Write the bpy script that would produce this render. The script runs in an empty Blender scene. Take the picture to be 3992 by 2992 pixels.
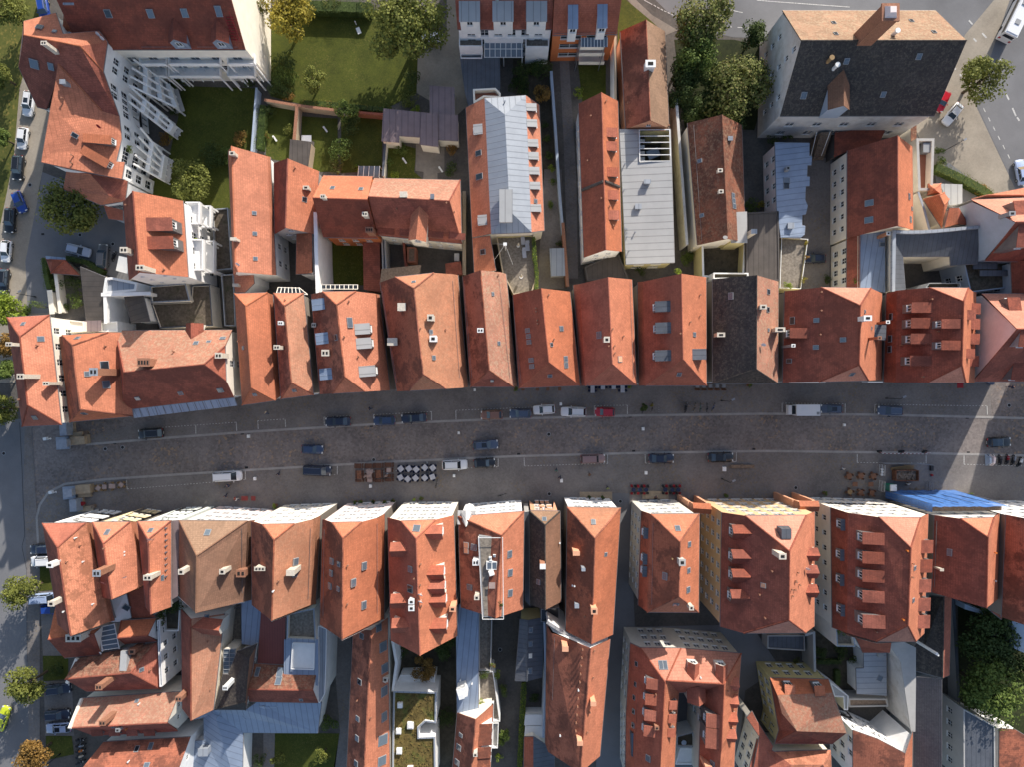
import bpy,bmesh,math,random
from mathutils import Vector,Matrix,noise
from mathutils.bvhtree import BVHTree
from mathutils.geometry import tessellate_polygon
R=math.radians
random.seed(7)
S=bpy.context.scene
C=S.collection

# ---------------- camera, sky, sun, exposure ----------------
CAMH=126.0          # flying height of the drone above the street, metres
FPX=2660.0          # focal length in photo pixels (photo 3992 x 2992)
cam_d=bpy.data.cameras.new('camera');cam=bpy.data.objects.new('camera',cam_d);C.objects.link(cam)
cam.location=(0,0,CAMH);cam.rotation_euler=(0,0,0)
cam_d.sensor_width=36;cam_d.lens=36*FPX/3992;cam_d.clip_start=1;cam_d.clip_end=2000
S.camera=cam
S.render.resolution_x=1024;S.render.resolution_y=768
SUN_EL=R(25.5);SX,SY=0.435,0.90       # horizontal direction towards the sun (x right, y up in the photo)
w=bpy.data.worlds.new("World");S.world=w;w.use_nodes=True
wn=w.node_tree.nodes;wl=w.node_tree.links
sky=wn.new('ShaderNodeTexSky');sky.sky_type='NISHITA';sky.sun_disc=False
sky.sun_elevation=SUN_EL;sky.sun_rotation=math.atan2(SX,SY)
sky.air_density=1.0;sky.dust_density=1.6;sky.ozone_density=1.0
wl.new(sky.outputs[0],wn['Background'].inputs[0]);wn['Background'].inputs[1].default_value=0.145
sun_d=bpy.data.lights.new('sun','SUN');sun=bpy.data.objects.new('sun',sun_d);C.objects.link(sun)
sun_d.energy=4.8;sun_d.angle=R(0.53);sun_d.color=(1.0,0.93,0.84)
sv=Vector((SX*math.cos(SUN_EL),SY*math.cos(SUN_EL),math.sin(SUN_EL)))
sun.rotation_euler=sv.to_track_quat('Z','Y').to_euler();sun.location=sv*150
S.view_settings.view_transform='Standard';S.view_settings.look='None'
S.view_settings.exposure=0.42;S.view_settings.gamma=1

# ---------------- survey: pixel of the photo + height above street -> point in the world ----------------
K=2.211
TX={'0': 0,'1': 1000,'2': 2000,'3': 2992};TY={'A': 0,'B': 750,'C': 1500,'D': 2242}
def at(t,u,v,h=0.0):
    px=TX[t[1]] + u/K;py=TY[t[0]] + v/K
    s=(CAMH-h)/FPX
    return Vector(((px-1996)*s,-(py-1496)*s,h))

# ---------------- materials ----------------
MATS={}
def nt(name,rough=0.8,spec=0.3):
    m=bpy.data.materials.new(name);m.use_nodes=True
    b=m.node_tree.nodes['Principled BSDF'];b.inputs['Roughness'].default_value=rough
    b.inputs['Specular IOR Level'].default_value=spec
    MATS[name]=m
    return m,m.node_tree.nodes,m.node_tree.links,b
def mixc(n,l,f,a,b,bt='MIX'):
    x=n.new('ShaderNodeMix');x.data_type='RGBA';x.blend_type=bt
    for s,val in ((0,f),(6,a),(7,b)):
        if hasattr(val,'is_linked'): l.new(val,x.inputs[s])
        elif s == 0: x.inputs[0].default_value=val
        else: x.inputs[s].default_value=(*val,1) if len(val) == 3 else val
    return x.outputs[2]
def noi(n,l,scale,detail=4,rough=0.6,vec=None):
    x=n.new('ShaderNodeTexNoise');x.inputs['Scale'].default_value=scale
    x.inputs['Detail'].default_value=detail;x.inputs['Roughness'].default_value=rough
    if vec is not None: l.new(vec,x.inputs['Vector'])
    return x.outputs[0]
def ramp(n,l,f,lo,hi):
    x=n.new('ShaderNodeMapRange');x.inputs[1].default_value=lo;x.inputs[2].default_value=hi
    l.new(f,x.inputs[0]);return x.outputs[0]
def wpos(n):
    return n.new('ShaderNodeNewGeometry').outputs['Position']
def bumpit(n,l,b,f,st,dist=0.05):
    x=n.new('ShaderNodeBump');x.inputs['Strength'].default_value=st;x.inputs['Distance'].default_value=dist
    l.new(f,x.inputs['Height']);l.new(x.outputs[0],b.inputs['Normal'])

def tiles(name,base,dark,amt=0.5,lo=0.45,hi=0.7,lichen=None,lam=0.5,tw=0.26,th=0.36,sc=0.35):
    lo=.5+(lo-.53)*.5;hi=.5+(hi-.53)*.5
    m,n,l,b=nt('tile_'+name,0.85,0.2)
    uv=n.new('ShaderNodeUVMap').outputs[0];pos=wpos(n)
    br=n.new('ShaderNodeTexBrick');l.new(uv,br.inputs[0])
    br.inputs['Scale'].default_value=1;br.inputs['Brick Width'].default_value=tw;br.inputs['Row Height'].default_value=th
    br.inputs['Mortar Size'].default_value=0.03;br.inputs['Mortar Smooth'].default_value=0.6;br.offset=0.5
    br.inputs['Color1'].default_value=(*[c*1.14 for c in base],1);br.inputs['Color2'].default_value=(*[c*0.84 for c in base],1)
    br.inputs['Mortar'].default_value=(*[c*0.42 for c in base],1)
    st=ramp(n,l,noi(n,l,sc,10,0.74,pos),lo,hi)
    mu=n.new('ShaderNodeMath');mu.operation='MULTIPLY';mu.inputs[1].default_value=amt;l.new(st,mu.inputs[0])
    c=mixc(n,l,mu.outputs[0],br.outputs[0],dark)
    # soft streaks running down the slope
    mp=n.new('ShaderNodeMapping');mp.inputs['Scale'].default_value=(1.6,0.22,1);l.new(uv,mp.inputs[0])
    sk=ramp(n,l,noi(n,l,1.3,5,0.6,mp.outputs[0]),0.35,0.75)
    g=n.new('ShaderNodeMath');g.operation='MULTIPLY';g.inputs[1].default_value=0.16;l.new(sk,g.inputs[0])
    c=mixc(n,l,g.outputs[0],c,tuple(x*0.5 for x in base))
    if lichen:
        f=ramp(n,l,noi(n,l,2.2,6,0.75,pos),0.5,0.57)
        q=n.new('ShaderNodeMath');q.operation='MULTIPLY';q.inputs[1].default_value=lam;l.new(f,q.inputs[0])
        c=mixc(n,l,q.outputs[0],c,lichen)
    # soot drifts, larger old and new patches of tile, and a shade of its own for every roof
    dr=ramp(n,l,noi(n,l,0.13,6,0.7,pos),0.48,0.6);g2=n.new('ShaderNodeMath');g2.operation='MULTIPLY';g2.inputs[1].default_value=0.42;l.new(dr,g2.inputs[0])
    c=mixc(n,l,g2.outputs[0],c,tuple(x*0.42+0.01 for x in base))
    vo=n.new('ShaderNodeTexVoronoi');vo.inputs['Scale'].default_value=0.55;l.new(pos,vo.inputs['Vector']);se=n.new('ShaderNodeSeparateColor');l.new(vo.outputs['Color'],se.inputs[0])
    pt=ramp(n,l,se.outputs[0],0.86,0.88);g3=n.new('ShaderNodeMath');g3.operation='MULTIPLY';g3.inputs[1].default_value=0.2;l.new(pt,g3.inputs[0])
    c=mixc(n,l,g3.outputs[0],c,tuple(min(1,x*1.35) for x in base))
    oi=n.new('ShaderNodeObjectInfo');hv=n.new('ShaderNodeHueSaturation');mr=n.new('ShaderNodeMapRange');mr.inputs[3].default_value=0.72;mr.inputs[4].default_value=0.95;l.new(oi.outputs['Random'],mr.inputs[0]);l.new(mr.outputs[0],hv.inputs['Value'])
    m2=n.new('ShaderNodeMapRange');m2.inputs[3].default_value=1.06;m2.inputs[4].default_value=0.94;l.new(oi.outputs['Random'],m2.inputs[0]);l.new(m2.outputs[0],hv.inputs['Saturation']);l.new(c,hv.inputs['Color']);c=hv.outputs[0]
    f=ramp(n,l,noi(n,l,2.4,5,0.7,pos),0.3,0.7)
    c=mixc(n,l,0.30,c,mixc(n,l,f,tuple(x*0.62 for x in base),tuple(min(1,x*1.3) for x in base)),'MIX')
    l.new(c,b.inputs['Base Color']);bumpit(n,l,b,br.outputs[1],-0.5,0.04)
    return m
tiles('orange',(0.60,0.215,0.118),(0.26,0.10,0.06),0.5)
tiles('salmon',(0.64,0.245,0.143),(0.32,0.125,0.08),0.45)
tiles('red',(0.49,0.16,0.10),(0.17,0.062,0.045),0.65)
tiles('deep',(0.37,0.115,0.075),(0.11,0.042,0.034),0.8,0.44,0.62)
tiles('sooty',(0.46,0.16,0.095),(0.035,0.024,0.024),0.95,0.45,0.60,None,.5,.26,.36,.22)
tiles('mossy',(0.34,0.13,0.08),(0.05,0.036,0.03),0.95,0.43,0.57,(0.30,0.24,0.16),0.7)
tiles('lichen',(0.50,0.22,0.145),(0.25,0.16,0.11),0.6,0.4,0.6,(0.38,0.32,0.22),0.8)
tiles('pinkish',(0.62,0.275,0.19),(0.36,0.15,0.10),0.5)  # paler tone of sunlit hips and slopes put into the tile colour
tiles('faded',(0.58,0.26,0.155),(0.28,0.15,0.095),0.6,0.4,0.62,(0.42,0.26,0.17),0.5)
tiles('brown',(0.29,0.155,0.10),(0.15,0.09,0.06),0.5)
tiles('black',(0.075,0.066,0.062),(0.03,0.03,0.032),0.7,0.4,0.6,(0.15,0.13,0.10),0.8)
tiles('patched',(0.60,0.23,0.13),(0.22,0.095,0.055),0.95,0.53,0.545,None,0,0.26,0.36,0.5)
tiles('ancient',(0.40,0.235,0.15),(0.19,0.13,0.085),0.75,0.38,0.56,(0.36,0.31,0.21),0.85)
tiles('greyslab',(0.19,0.165,0.165),(0.11,0.1,0.1),0.5)
tiles('tan',(0.34,0.21,0.135),(0.17,0.11,0.075),0.5)

def metal(name,base,seam=0.6,rough=0.5,blotch=0.25):
    m,n,l,b=nt('metal_'+name,rough,0.4)
    uv=n.new('ShaderNodeUVMap').outputs[0];pos=wpos(n)
    sx=n.new('ShaderNodeSeparateXYZ');l.new(uv,sx.inputs[0])
    a=n.new('ShaderNodeMath');a.operation='DIVIDE';a.inputs[1].default_value=seam;l.new(sx.outputs[0],a.inputs[0])
    fr=n.new('ShaderNodeMath');fr.operation='FRACT';l.new(a.outputs[0],fr.inputs[0])
    pp=n.new('ShaderNodeMath');pp.operation='LESS_THAN';pp.inputs[1].default_value=0.12;l.new(fr.outputs[0],pp.inputs[0])
    f=ramp(n,l,noi(n,l,0.5,6,0.65,pos),0.35,0.7)
    q=n.new('ShaderNodeMath');q.operation='MULTIPLY';q.inputs[1].default_value=blotch;l.new(f,q.inputs[0])
    c=mixc(n,l,q.outputs[0],base,tuple(x*0.45 for x in base))
    q2=n.new('ShaderNodeMath');q2.operation='MULTIPLY';q2.inputs[1].default_value=0.5;l.new(pp.outputs[0],q2.inputs[0])
    c=mixc(n,l,q2.outputs[0],c,tuple(x*0.35 for x in base))
    l.new(c,b.inputs['Base Color']);b.inputs['Metallic'].default_value=0.15
    bumpit(n,l,b,pp.outputs[0],0.6,0.05)
    return m
metal('zinc',(0.34,0.37,0.41),1.0)
metal('pale',(0.40,0.40,0.395),1.2,0.5,0.2)
metal('blue',(0.27,0.33,0.43),1.0,0.45,0.3)
metal('slate',(0.12,0.13,0.15),0.8,0.5,0.5)
metal('dark',(0.10,0.085,0.075),0.9,0.6,0.6)
metal('copper',(0.25,0.19,0.19),1.1,0.55,0.4)
metal('wine',(0.24,0.075,0.06),0.45,0.6,0.2)

def plain(name,base,rough=0.8,var=0.25,sc=1.2,bump=0,spec=0.3,metallic=0,dirt=None):
    m,n,l,b=nt(name,rough,spec)
    pos=wpos(n)
    f=noi(n,l,sc,7,0.65,pos)
    c=mixc(n,l,ramp(n,l,f,0.3,0.7),tuple(x*(1-var) for x in base),tuple(min(1,x*(1+var*0.6)) for x in base))
    if dirt:
        g=ramp(n,l,noi(n,l,0.45,6,0.7,pos),0.5,0.72)
        c=mixc(n,l,g,c,dirt)
    l.new(c,b.inputs['Base Color']);b.inputs['Metallic'].default_value=metallic
    if bump: bumpit(n,l,b,noi(n,l,sc*9,4,0.6,pos),bump,0.03)
    return m
for nm,c in dict(white=(0.86,0.855,0.84),cream=(0.84,0.78,0.67),yellow=(0.80,0.66,0.40),ochre=(0.66,0.46,0.26),
                  mint=(0.72,0.77,0.72),pink=(0.80,0.67,0.64),salmonw=(0.70,0.36,0.22),orangew=(0.56,0.17,0.06),
                  grey=(0.42,0.41,0.39),greige=(0.66,0.63,0.56),bluew=(0.36,0.42,0.50),lemon=(0.60,0.52,0.26),
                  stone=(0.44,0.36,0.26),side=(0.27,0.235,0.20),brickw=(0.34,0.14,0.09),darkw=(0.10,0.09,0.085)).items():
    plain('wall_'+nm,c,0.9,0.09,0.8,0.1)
plain('old_plaster',(0.60,0.59,0.57),0.92,0.14,0.6,0.15,dirt=(0.42,0.39,0.35))
plain('paint_white',(0.75,0.75,0.73),0.6,0.06)
plain('paint_grey',(0.28,0.29,0.30),0.6,0.1)
plain('gutter_zinc',(0.20,0.19,0.19),0.5,0.2,metallic=0.3)
plain('brick',(0.33,0.16,0.10),0.9,0.4,6)
plain('chimney_plaster',(0.60,0.54,0.45),0.9,0.2,3)
plain('soot',(0.02,0.018,0.017),0.9,0.1)
plain('wood',(0.22,0.16,0.115),0.85,0.45,3)
plain('deck',(0.23,0.20,0.165),0.85,0.5,2.5)
plain('dark_wood',(0.10,0.045,0.028),0.7,0.3,5)
plain('bark',(0.10,0.075,0.05),0.9,0.3,4)
plain('rubber',(0.018,0.018,0.02),0.8,0.1)
plain('rim_alloy',(0.45,0.46,0.48),0.35,0.1,metallic=0.7)
plain('moss_roof',(0.15,0.11,0.035),0.95,0.65,1.6,0.8,dirt=(0.10,0.13,0.03))
plain('gravel_roof',(0.13,0.105,0.08),0.95,0.5,2.0,0.6,dirt=(0.055,0.055,0.03))
plain('skin',(0.50,0.32,0.23),0.6,0.05)
plain('hair',(0.05,0.03,0.02),0.7,0.1)
plain('black_plastic',(0.02,0.021,0.025),0.45,0.1)
plain('steel',(0.35,0.36,0.38),0.35,0.15,metallic=0.7)
plain('rust',(0.19,0.085,0.05),0.85,0.5,3)
plain('debris',(0.22,0.17,0.13),0.95,0.6,5,0.8)
plain('sandstone',(0.40,0.31,0.21),0.9,0.25,1.5,0.3)
plain('granite',(0.30,0.33,0.38),0.85,0.2,1.5,0.2)
for nm,c in dict(maroon=(0.22,0.045,0.04),red=(0.27,0.018,0.025),blue=(0.03,0.10,0.34),green=(0.02,0.22,0.14),brown=(0.20,0.10,0.06),
                  wicker=(0.30,0.20,0.10),tabletop=(0.45,0.46,0.50),rosetop=(0.36,0.27,0.24),navy=(0.02,0.03,0.07),lime=(0.42,0.5,0.16),
                  teal=(0.06,0.22,0.18),orange=(0.55,0.16,0.03),beige=(0.5,0.44,0.35),denim=(0.06,0.09,0.16),pinkc=(0.6,0.25,0.22)).items():
    plain('cloth_'+nm,c,0.8,0.12,3)
m,n,l,b=nt('glass_dark',0.06,0.6)
b.inputs['Base Color'].default_value=(0.018,0.024,0.032,1)
m,n,l,b=nt('glass_car',0.08,0.7)
b.inputs['Base Color'].default_value=(0.05,0.075,0.105,1)  # sky reflection put into the base colour of the car windows
m,n,l,b=nt('glass_sky',0.08,0.9)
b.inputs['Base Color'].default_value=(0.10,0.125,0.155,1)
m,n,l,b=nt('glass_clear',0.05,0.5)
b.inputs['Base Color'].default_value=(0.7,0.75,0.78,1);b.inputs['Alpha'].default_value=0.35
m,n,l,b=nt('lamp_red',0.3,0.5);b.inputs['Base Color'].default_value=(0.35,0.01,0.01,1)
m,n,l,b=nt('lamp_clear',0.2,0.6);b.inputs['Base Color'].default_value=(0.7,0.7,0.68,1)
m,n,l,b=nt('net_blue',0.6,0.3)
f=ramp(n,l,noi(n,l,1.1,6,0.7,wpos(n)),0.3,0.7)
l.new(mixc(n,l,f,(0.04,0.14,0.42),(0.12,0.28,0.66)),b.inputs['Base Color']);b.inputs['Alpha'].default_value=0.82
bumpit(n,l,b,noi(n,l,1.6,4,0.6,wpos(n)),0.8,0.2)

def paint(name,c):
    m,n,l,b=nt('car_'+name,0.28,0.5)
    b.inputs['Base Color'].default_value=(*c,1);b.inputs['Coat Weight'].default_value=0.6;b.inputs['Coat Roughness'].default_value=0.08
    return m
for nm,c in dict(white=(0.72,0.73,0.75),black=(0.01,0.011,0.014),navy=(0.013,0.02,0.045),blue=(0.03,0.055,0.12),slate=(0.06,0.085,0.14),
                  royal=(0.01,0.05,0.28),red=(0.42,0.01,0.025),bronze=(0.24,0.12,0.08),rose=(0.24,0.155,0.15),silver=(0.42,0.47,0.58),
                  grey=(0.12,0.12,0.125),lime=(0.48,0.55,0.02),paleblue=(0.34,0.42,0.6)).items(): paint(nm,c)

def leafmat(name,a,bb,c3=None):
    a,bb=[tuple(x*k for x,k in zip(q,(1.45,1.5,1.2))) for q in (a,bb)]
    m,n,l,b=nt('leaf_'+name,0.7,0.25)
    pos=wpos(n)
    f=ramp(n,l,noi(n,l,0.9,5,0.7,pos),0.35,0.68)
    c=mixc(n,l,f,a,bb)
    if c3: c=mixc(n,l,ramp(n,l,noi(n,l,1.7,4,0.7,pos),0.52,0.66),c,c3)
    g=n.new('ShaderNodeNewGeometry').outputs['Random Per Island']
    c=mixc(n,l,g,mixc(n,l,0.45,c,(0.012,0.02,0.004)),mixc(n,l,0.12,c,(0.4,0.42,0.15)))
    l.new(c,b.inputs['Base Color'])
    tr=n.new('ShaderNodeBsdfTranslucent');l.new(c,tr.inputs[0])
    mx=n.new('ShaderNodeMixShader');mx.inputs[0].default_value=0.25
    l.new(b.outputs[0],mx.inputs[1]);l.new(tr.outputs[0],mx.inputs[2]);l.new(mx.outputs[0],n['Material Output'].inputs[0])
leafmat('green',(0.05,0.085,0.02),(0.12,0.16,0.035))
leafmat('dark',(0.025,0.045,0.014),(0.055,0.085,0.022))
leafmat('olive',(0.075,0.09,0.02),(0.19,0.19,0.045))
leafmat('gold',(0.16,0.13,0.02),(0.36,0.27,0.035))
leafmat('autumn',(0.07,0.08,0.02),(0.17,0.14,0.04),(0.30,0.15,0.06))
leafmat('rust',(0.16,0.08,0.025),(0.30,0.15,0.045))
leafmat('lime',(0.10,0.15,0.015),(0.28,0.33,0.04))
leafmat('chestnut',(0.06,0.075,0.02),(0.16,0.17,0.05),(0.27,0.19,0.09))
leafmat('flower',(0.08,0.10,0.02),(0.18,0.2,0.04),(0.45,0.08,0.04))

def ground(name,cols,sc,big=0.12,bump=0.3,fleck=None,rough=0.9):
    m,n,l,b=nt('ground_'+name,rough,0.25)
    pos=wpos(n)
    v=n.new('ShaderNodeTexVoronoi');v.inputs['Scale'].default_value=sc;l.new(pos,v.inputs['Vector'])
    sep=n.new('ShaderNodeSeparateColor');l.new(v.outputs['Color'],sep.inputs[0])
    c=mixc(n,l,sep.outputs[0],cols[0],cols[1])
    if fleck:
        f=ramp(n,l,sep.outputs[1],0.82,0.95)
        g=ramp(n,l,noi(n,l,0.09,3,0.5,pos),0.42,0.6)
        q=n.new('ShaderNodeMath');q.operation='MULTIPLY';l.new(f,q.inputs[0]);l.new(g,q.inputs[1])
        c=mixc(n,l,q.outputs[0],c,fleck)
    f=ramp(n,l,noi(n,l,big,6,0.65,pos),0.3,0.7)
    c=mixc(n,l,0.42,c,mixc(n,l,f,tuple(x*0.5 for x in cols[0]),tuple(min(1,x*1.25) for x in cols[1])))
    l.new(c,b.inputs['Base Color']);bumpit(n,l,b,v.outputs['Distance'],-bump,0.04)
ground('cobble',((0.125,0.108,0.102),(0.25,0.217,0.20)),2.9,0.1,0.5,(0.42,0.27,0.15))
ground('setts',((0.15,0.137,0.13),(0.22,0.2,0.188)),4.0,0.15,0.3,(0.25,0.18,0.1))
ground('asphalt',((0.165,0.165,0.172),(0.195,0.195,0.2)),14,0.08,0.1)
ground('paving',((0.20,0.18,0.155),(0.26,0.23,0.195)),2.2,0.2,0.2)
ground('sandlane',((0.27,0.235,0.19),(0.33,0.29,0.235)),4,0.15,0.2)
ground('yard',((0.085,0.078,0.072),(0.13,0.118,0.105)),3.5,0.25,0.4)
ground('earth',((0.05,0.042,0.03),(0.10,0.085,0.06)),2.4,0.3,0.6)
ground('grass',((0.04,0.055,0.008),(0.082,0.092,0.013)),6,0.35,0.8,(0.15,0.13,0.035))
ground('undergrowth',((0.012,0.018,0.006),(0.035,0.042,0.013)),3,0.3,0.9)  # ground cover with the garden's shade put into its dark colour
ground('verge',((0.06,0.08,0.016),(0.13,0.125,0.03)),3,0.2,0.9,(0.25,0.19,0.05))
ground('band',((0.30,0.285,0.27),(0.36,0.34,0.32)),5,0.3,0.2)
def gradmark():
    m,n,l,b=nt('road_paint',0.8,0.2)
    f=ramp(n,l,noi(n,l,5,5,0.7,wpos(n)),0.35,0.6)
    l.new(mixc(n,l,f,(0.30,0.29,0.28),(0.62,0.61,0.58)),b.inputs['Base Color'])
gradmark()

# ---------------- object helpers ----------------
def tag(o,label=None,cat=None,group=None,kind=None):
    if label: o['label']=label
    if cat: o['category']=cat
    if group: o['group']=group
    if kind: o['kind']=kind
    return o
def root(name,loc,label,cat,group=None,rz=0):
    o=bpy.data.objects.new(name,None);C.objects.link(o);o.empty_display_size=0.3
    o.location=loc;o.rotation_euler=(0,0,rz)
    return tag(o,label,cat,group)
def M(x): return MATS[x]
class MB:
    """collects faces; build() links them as one mesh object"""
    def __init__(s): s.v=[];s.f=[];s.m=[];s.uv=[]
    def face(s,pts,mi=0,uv=None):
        i=len(s.v);s.v += [tuple(p) for p in pts];s.f.append(tuple(range(i,i+len(pts))));s.m.append(mi)
        if uv is None:
            a=Vector(pts[0]);nn=(Vector(pts[1])-a).cross(Vector(pts[2])-a)
            if len(pts) > 3 and nn.length < 1e-6: nn=(Vector(pts[2])-a).cross(Vector(pts[3])-a)
            if nn.length < 1e-9: nn=Vector((0,0,1))
            nn.normalize()
            if nn.z < 0: nn=-nn
            t=Vector((0,0,1)).cross(nn)
            if t.length < 0.02: t=Vector((1,0,0))
            t.normalize();d=nn.cross(t)
            uv=[(Vector(p).dot(t),Vector(p).dot(d)) for p in pts]
        s.uv.append(uv)
    def box(s,c,d,rz=0,mi=0,taper=1.0):
        cx,cy,cz=c;a,b,h=d[0]/2,d[1]/2,d[2]/2;co,si=math.cos(rz),math.sin(rz)
        def q(x,y,z,k=1): x *= k;y *= k;return (cx+x*co-y*si,cy+x*si+y*co,cz+z)
        lo=[q(x,y,-h) for x,y in ((-a,-b),(a,-b),(a,b),(-a,b))]
        hi=[q(x,y,h,taper) for x,y in ((-a,-b),(a,-b),(a,b),(-a,b))]
        s.face(lo[::-1],mi);s.face(hi,mi)
        for i in range(4): j=(i+1) % 4;s.face([lo[i],lo[j],hi[j],hi[i]],mi)
    def tube(s,a,b,r,r2=None,k=6,mi=0):
        a=Vector(a);b=Vector(b);r2=r if r2 is None else r2;d=(b-a)
        if d.length < 1e-6: return
        d.normalize();u=d.orthogonal().normalized();v=d.cross(u)
        A=[a+(u*math.cos(2*math.pi*i/k)+v*math.sin(2*math.pi*i/k))*r for i in range(k)]
        B=[b+(u*math.cos(2*math.pi*i/k)+v*math.sin(2*math.pi*i/k))*r2 for i in range(k)]
        for i in range(k): j=(i+1) % k;s.face([A[i],A[j],B[j],B[i]],mi)
        s.face(A[::-1],mi);s.face(B,mi)
    def cyl(s,c,r,h,k=14,mi=0,r2=None):
        s.tube(c,(c[0],c[1],c[2]+h),r,r2,k,mi)
    def prism(s,poly,z0,z1,mi=0):
        lo=[(p[0],p[1],z0) for p in poly];hi=[(p[0],p[1],z1) for p in poly]
        s.face(lo[::-1],mi);s.face(hi,mi)
        for i in range(len(poly)): j=(i+1) % len(poly);s.face([lo[i],lo[j],hi[j],hi[i]],mi)
    def slab(s,top,dz,mi=0):
        """solid of vertical thickness dz under a (sloping) polygon"""
        lo=[(p[0],p[1],p[2]-dz) for p in top]
        s.face(top,mi);s.face(lo[::-1],mi)
        for i in range(len(top)): j=(i+1) % len(top);s.face([lo[i],lo[j],top[j],top[i]],mi)
    def mesh(s,name,mats,org=(0,0,0),smooth=False,weld=True):
        me=bpy.data.meshes.new(name);o=Vector(org)
        me.from_pydata([tuple(Vector(v)-o) for v in s.v],[],s.f)
        for mm in (mats if isinstance(mats,(list,tuple)) else [mats]): me.materials.append(M(mm) if isinstance(mm,str) else mm)
        lay=me.uv_layers.new(name='UVMap');k=0
        for uvs in s.uv:
            for q in uvs: lay.data[k].uv=q;k += 1
        for p,mi in zip(me.polygons,s.m): p.material_index=mi;p.use_smooth=smooth
        if weld:
            bm=bmesh.new();bm.from_mesh(me);bmesh.ops.remove_doubles(bm,verts=bm.verts,dist=0.0005)
            bmesh.ops.recalc_face_normals(bm,faces=bm.faces);bm.to_mesh(me);bm.free()
        me.update();return me
    def build(s,name,mats,parent=None,smooth=False,weld=True,org=None):
        org=org if org is not None else (parent_world(parent) if parent else (0,0,0))
        return link(name,s.mesh(name,mats,org,smooth,weld),parent)
WORLD={}
def parent_world(p):
    v=Vector((0,0,0))
    while p is not None: v += Vector(p.location);p=p.parent
    return v
def link(name,me,parent=None,loc=None,rz=None):
    o=bpy.data.objects.new(name,me);C.objects.link(o)
    if parent: o.parent=parent
    if loc is not None: o.location=loc
    if rz is not None: o.rotation_euler=(0,0,rz)
    return o
def copy_tree(o,parent=None):
    c=o.copy();C.objects.link(c)
    if parent: c.parent=parent
    for ch in list(o.children): copy_tree(ch,c)
    return c
def thing(name,mb,mats,label,cat,group=None,smooth=False):
    """a top-level thing that is one mesh, origin at its base"""
    xs=[v[0] for v in mb.v];ys=[v[1] for v in mb.v];zs=[v[2] for v in mb.v]
    org=((min(xs)+max(xs))/2,(min(ys)+max(ys))/2,min(zs))
    o=link(name,mb.mesh(name,mats,org,smooth),None,org)
    return tag(o,label,cat,group)
# ---------------- building kit ----------------
WIN={}
def window_meshes(w,h,style):
    k=(round(w,2),round(h,2),style)
    if k not in WIN:
        f=MB();t=0.07
        # local: x along wall, y outwards, z up; origin = lower centre of the opening
        f.box((-w/2+t/2,0,h/2),(t,0.08,h));f.box((w/2-t/2,0,h/2),(t,0.08,h))
        f.box((0,0,t/2),(w-2*t,0.08,t));f.box((0,0,h-t/2),(w-2*t,0.08,t))
        f.box((0,0,h/2),(0.07,0.07,h-2*t))
        if h > 1.2: f.box((0,0.002,h*0.62),(w-2*t,0.06,0.05))
        f.box((0,0.09,-0.035),(w+0.1,0.22,0.06))
        g=MB();g.box((0,-0.02,h/2),(w-t,0.02,h-t))
        WIN[k]=(f.mesh('window','paint_white'),g.mesh('pane','glass_dark'))
    return WIN[k]
def put_window(parent,p,ang,w,h,style=0):
    a,b=window_meshes(w,h,style)
    o=link('window',a,parent,Vector(p)-parent_world(parent),ang);link('pane',b,o);return o

def facade(mb,A,B,prof,z0,wins,depth=0.13,mi=0):
    """wall polygon from A to B (xy) with a top profile [(s,z)...] and real window openings; outside is on the right of A->B"""
    A=Vector((A[0],A[1],0));B=Vector((B[0],B[1],0));L=(B-A).length
    if L < 0.3: return []
    d=(B-A)/L;nn=Vector((d.y,-d.x,0))
    outer=[(0,z0),(L,z0)] + [(s*L,z) for s,z in reversed(prof)]
    loops=[outer];ok=[]
    def roof(s):
        for (s0,a),(s1,b) in zip(prof,prof[1:]):
            if s0*L <= s <= s1*L+1e-6: return a+(b-a)*((s-s0*L)/max(1e-6,(s1-s0)*L))
        return -1
    for (x,z,w,h) in wins:
        if x-w/2 < 0.25 or x+w/2 > L-0.25: continue
        if min(roof(x-w/2-0.1),roof(x+w/2+0.1)) < z+h+0.15: continue
        loops.append([(x-w/2,z),(x+w/2,z),(x+w/2,z+h),(x-w/2,z+h)]);ok.append((x,z,w,h))
    flat=[Vector((x,z,0)) for lp in loops for x,z in lp]
    tri=tessellate_polygon([[Vector((x,z,0)) for x,z in lp] for lp in loops])
    P=lambda x,z,off=0: (A.x+d.x*x-nn.x*off,A.y+d.y*x-nn.y*off,z)
    for t in tri:
        q=[flat[i] for i in t]
        mb.face([P(v.x,v.y) for v in q],mi)
    for (x,z,w,h) in ok:
        c=[(x-w/2,z),(x+w/2,z),(x+w/2,z+h),(x-w/2,z+h)]
        for i in range(4):
            j=(i+1) % 4
            mb.face([P(*c[i]),P(*c[j]),P(*c[j],depth),P(*c[i],depth)],mi)
        mb.face([P(*q,depth) for q in c],mi)
    return [(P(x,z,depth-0.04),math.atan2(nn.y,nn.x)-math.pi/2,w,h) for x,z,w,h in ok]

def grid_wins(L,z0,top,cols,w=1.05,h=1.55,fl=3.1,first=1.0,margin=0.9,ground_big=False):
    out=[];z=z0+first;i=0
    while z+h < top+8:
        for k in range(cols):
            x=margin+(L-2*margin)*(k+0.5)/cols
            if i == 0 and ground_big: out.append((x,z0+0.35,min(1.9,(L-2*margin)/cols*0.72),2.2))
            else: out.append((x,z,w,h))
        z += fl+(0.4 if i == 0 and ground_big else 0);i += 1
    return out

def line_x(p,d,a,b):
    """intersection in plan of line p+t*d with line a-b"""
    e=b-a;den=d.x*e.y-d.y*e.x
    if abs(den) < 1e-9: return (a+b)/2
    t=((a.x-p.x)*e.y-(a.y-p.y)*e.x)/den
    return Vector((p.x+t*d.x,p.y+t*d.y,0))

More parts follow.
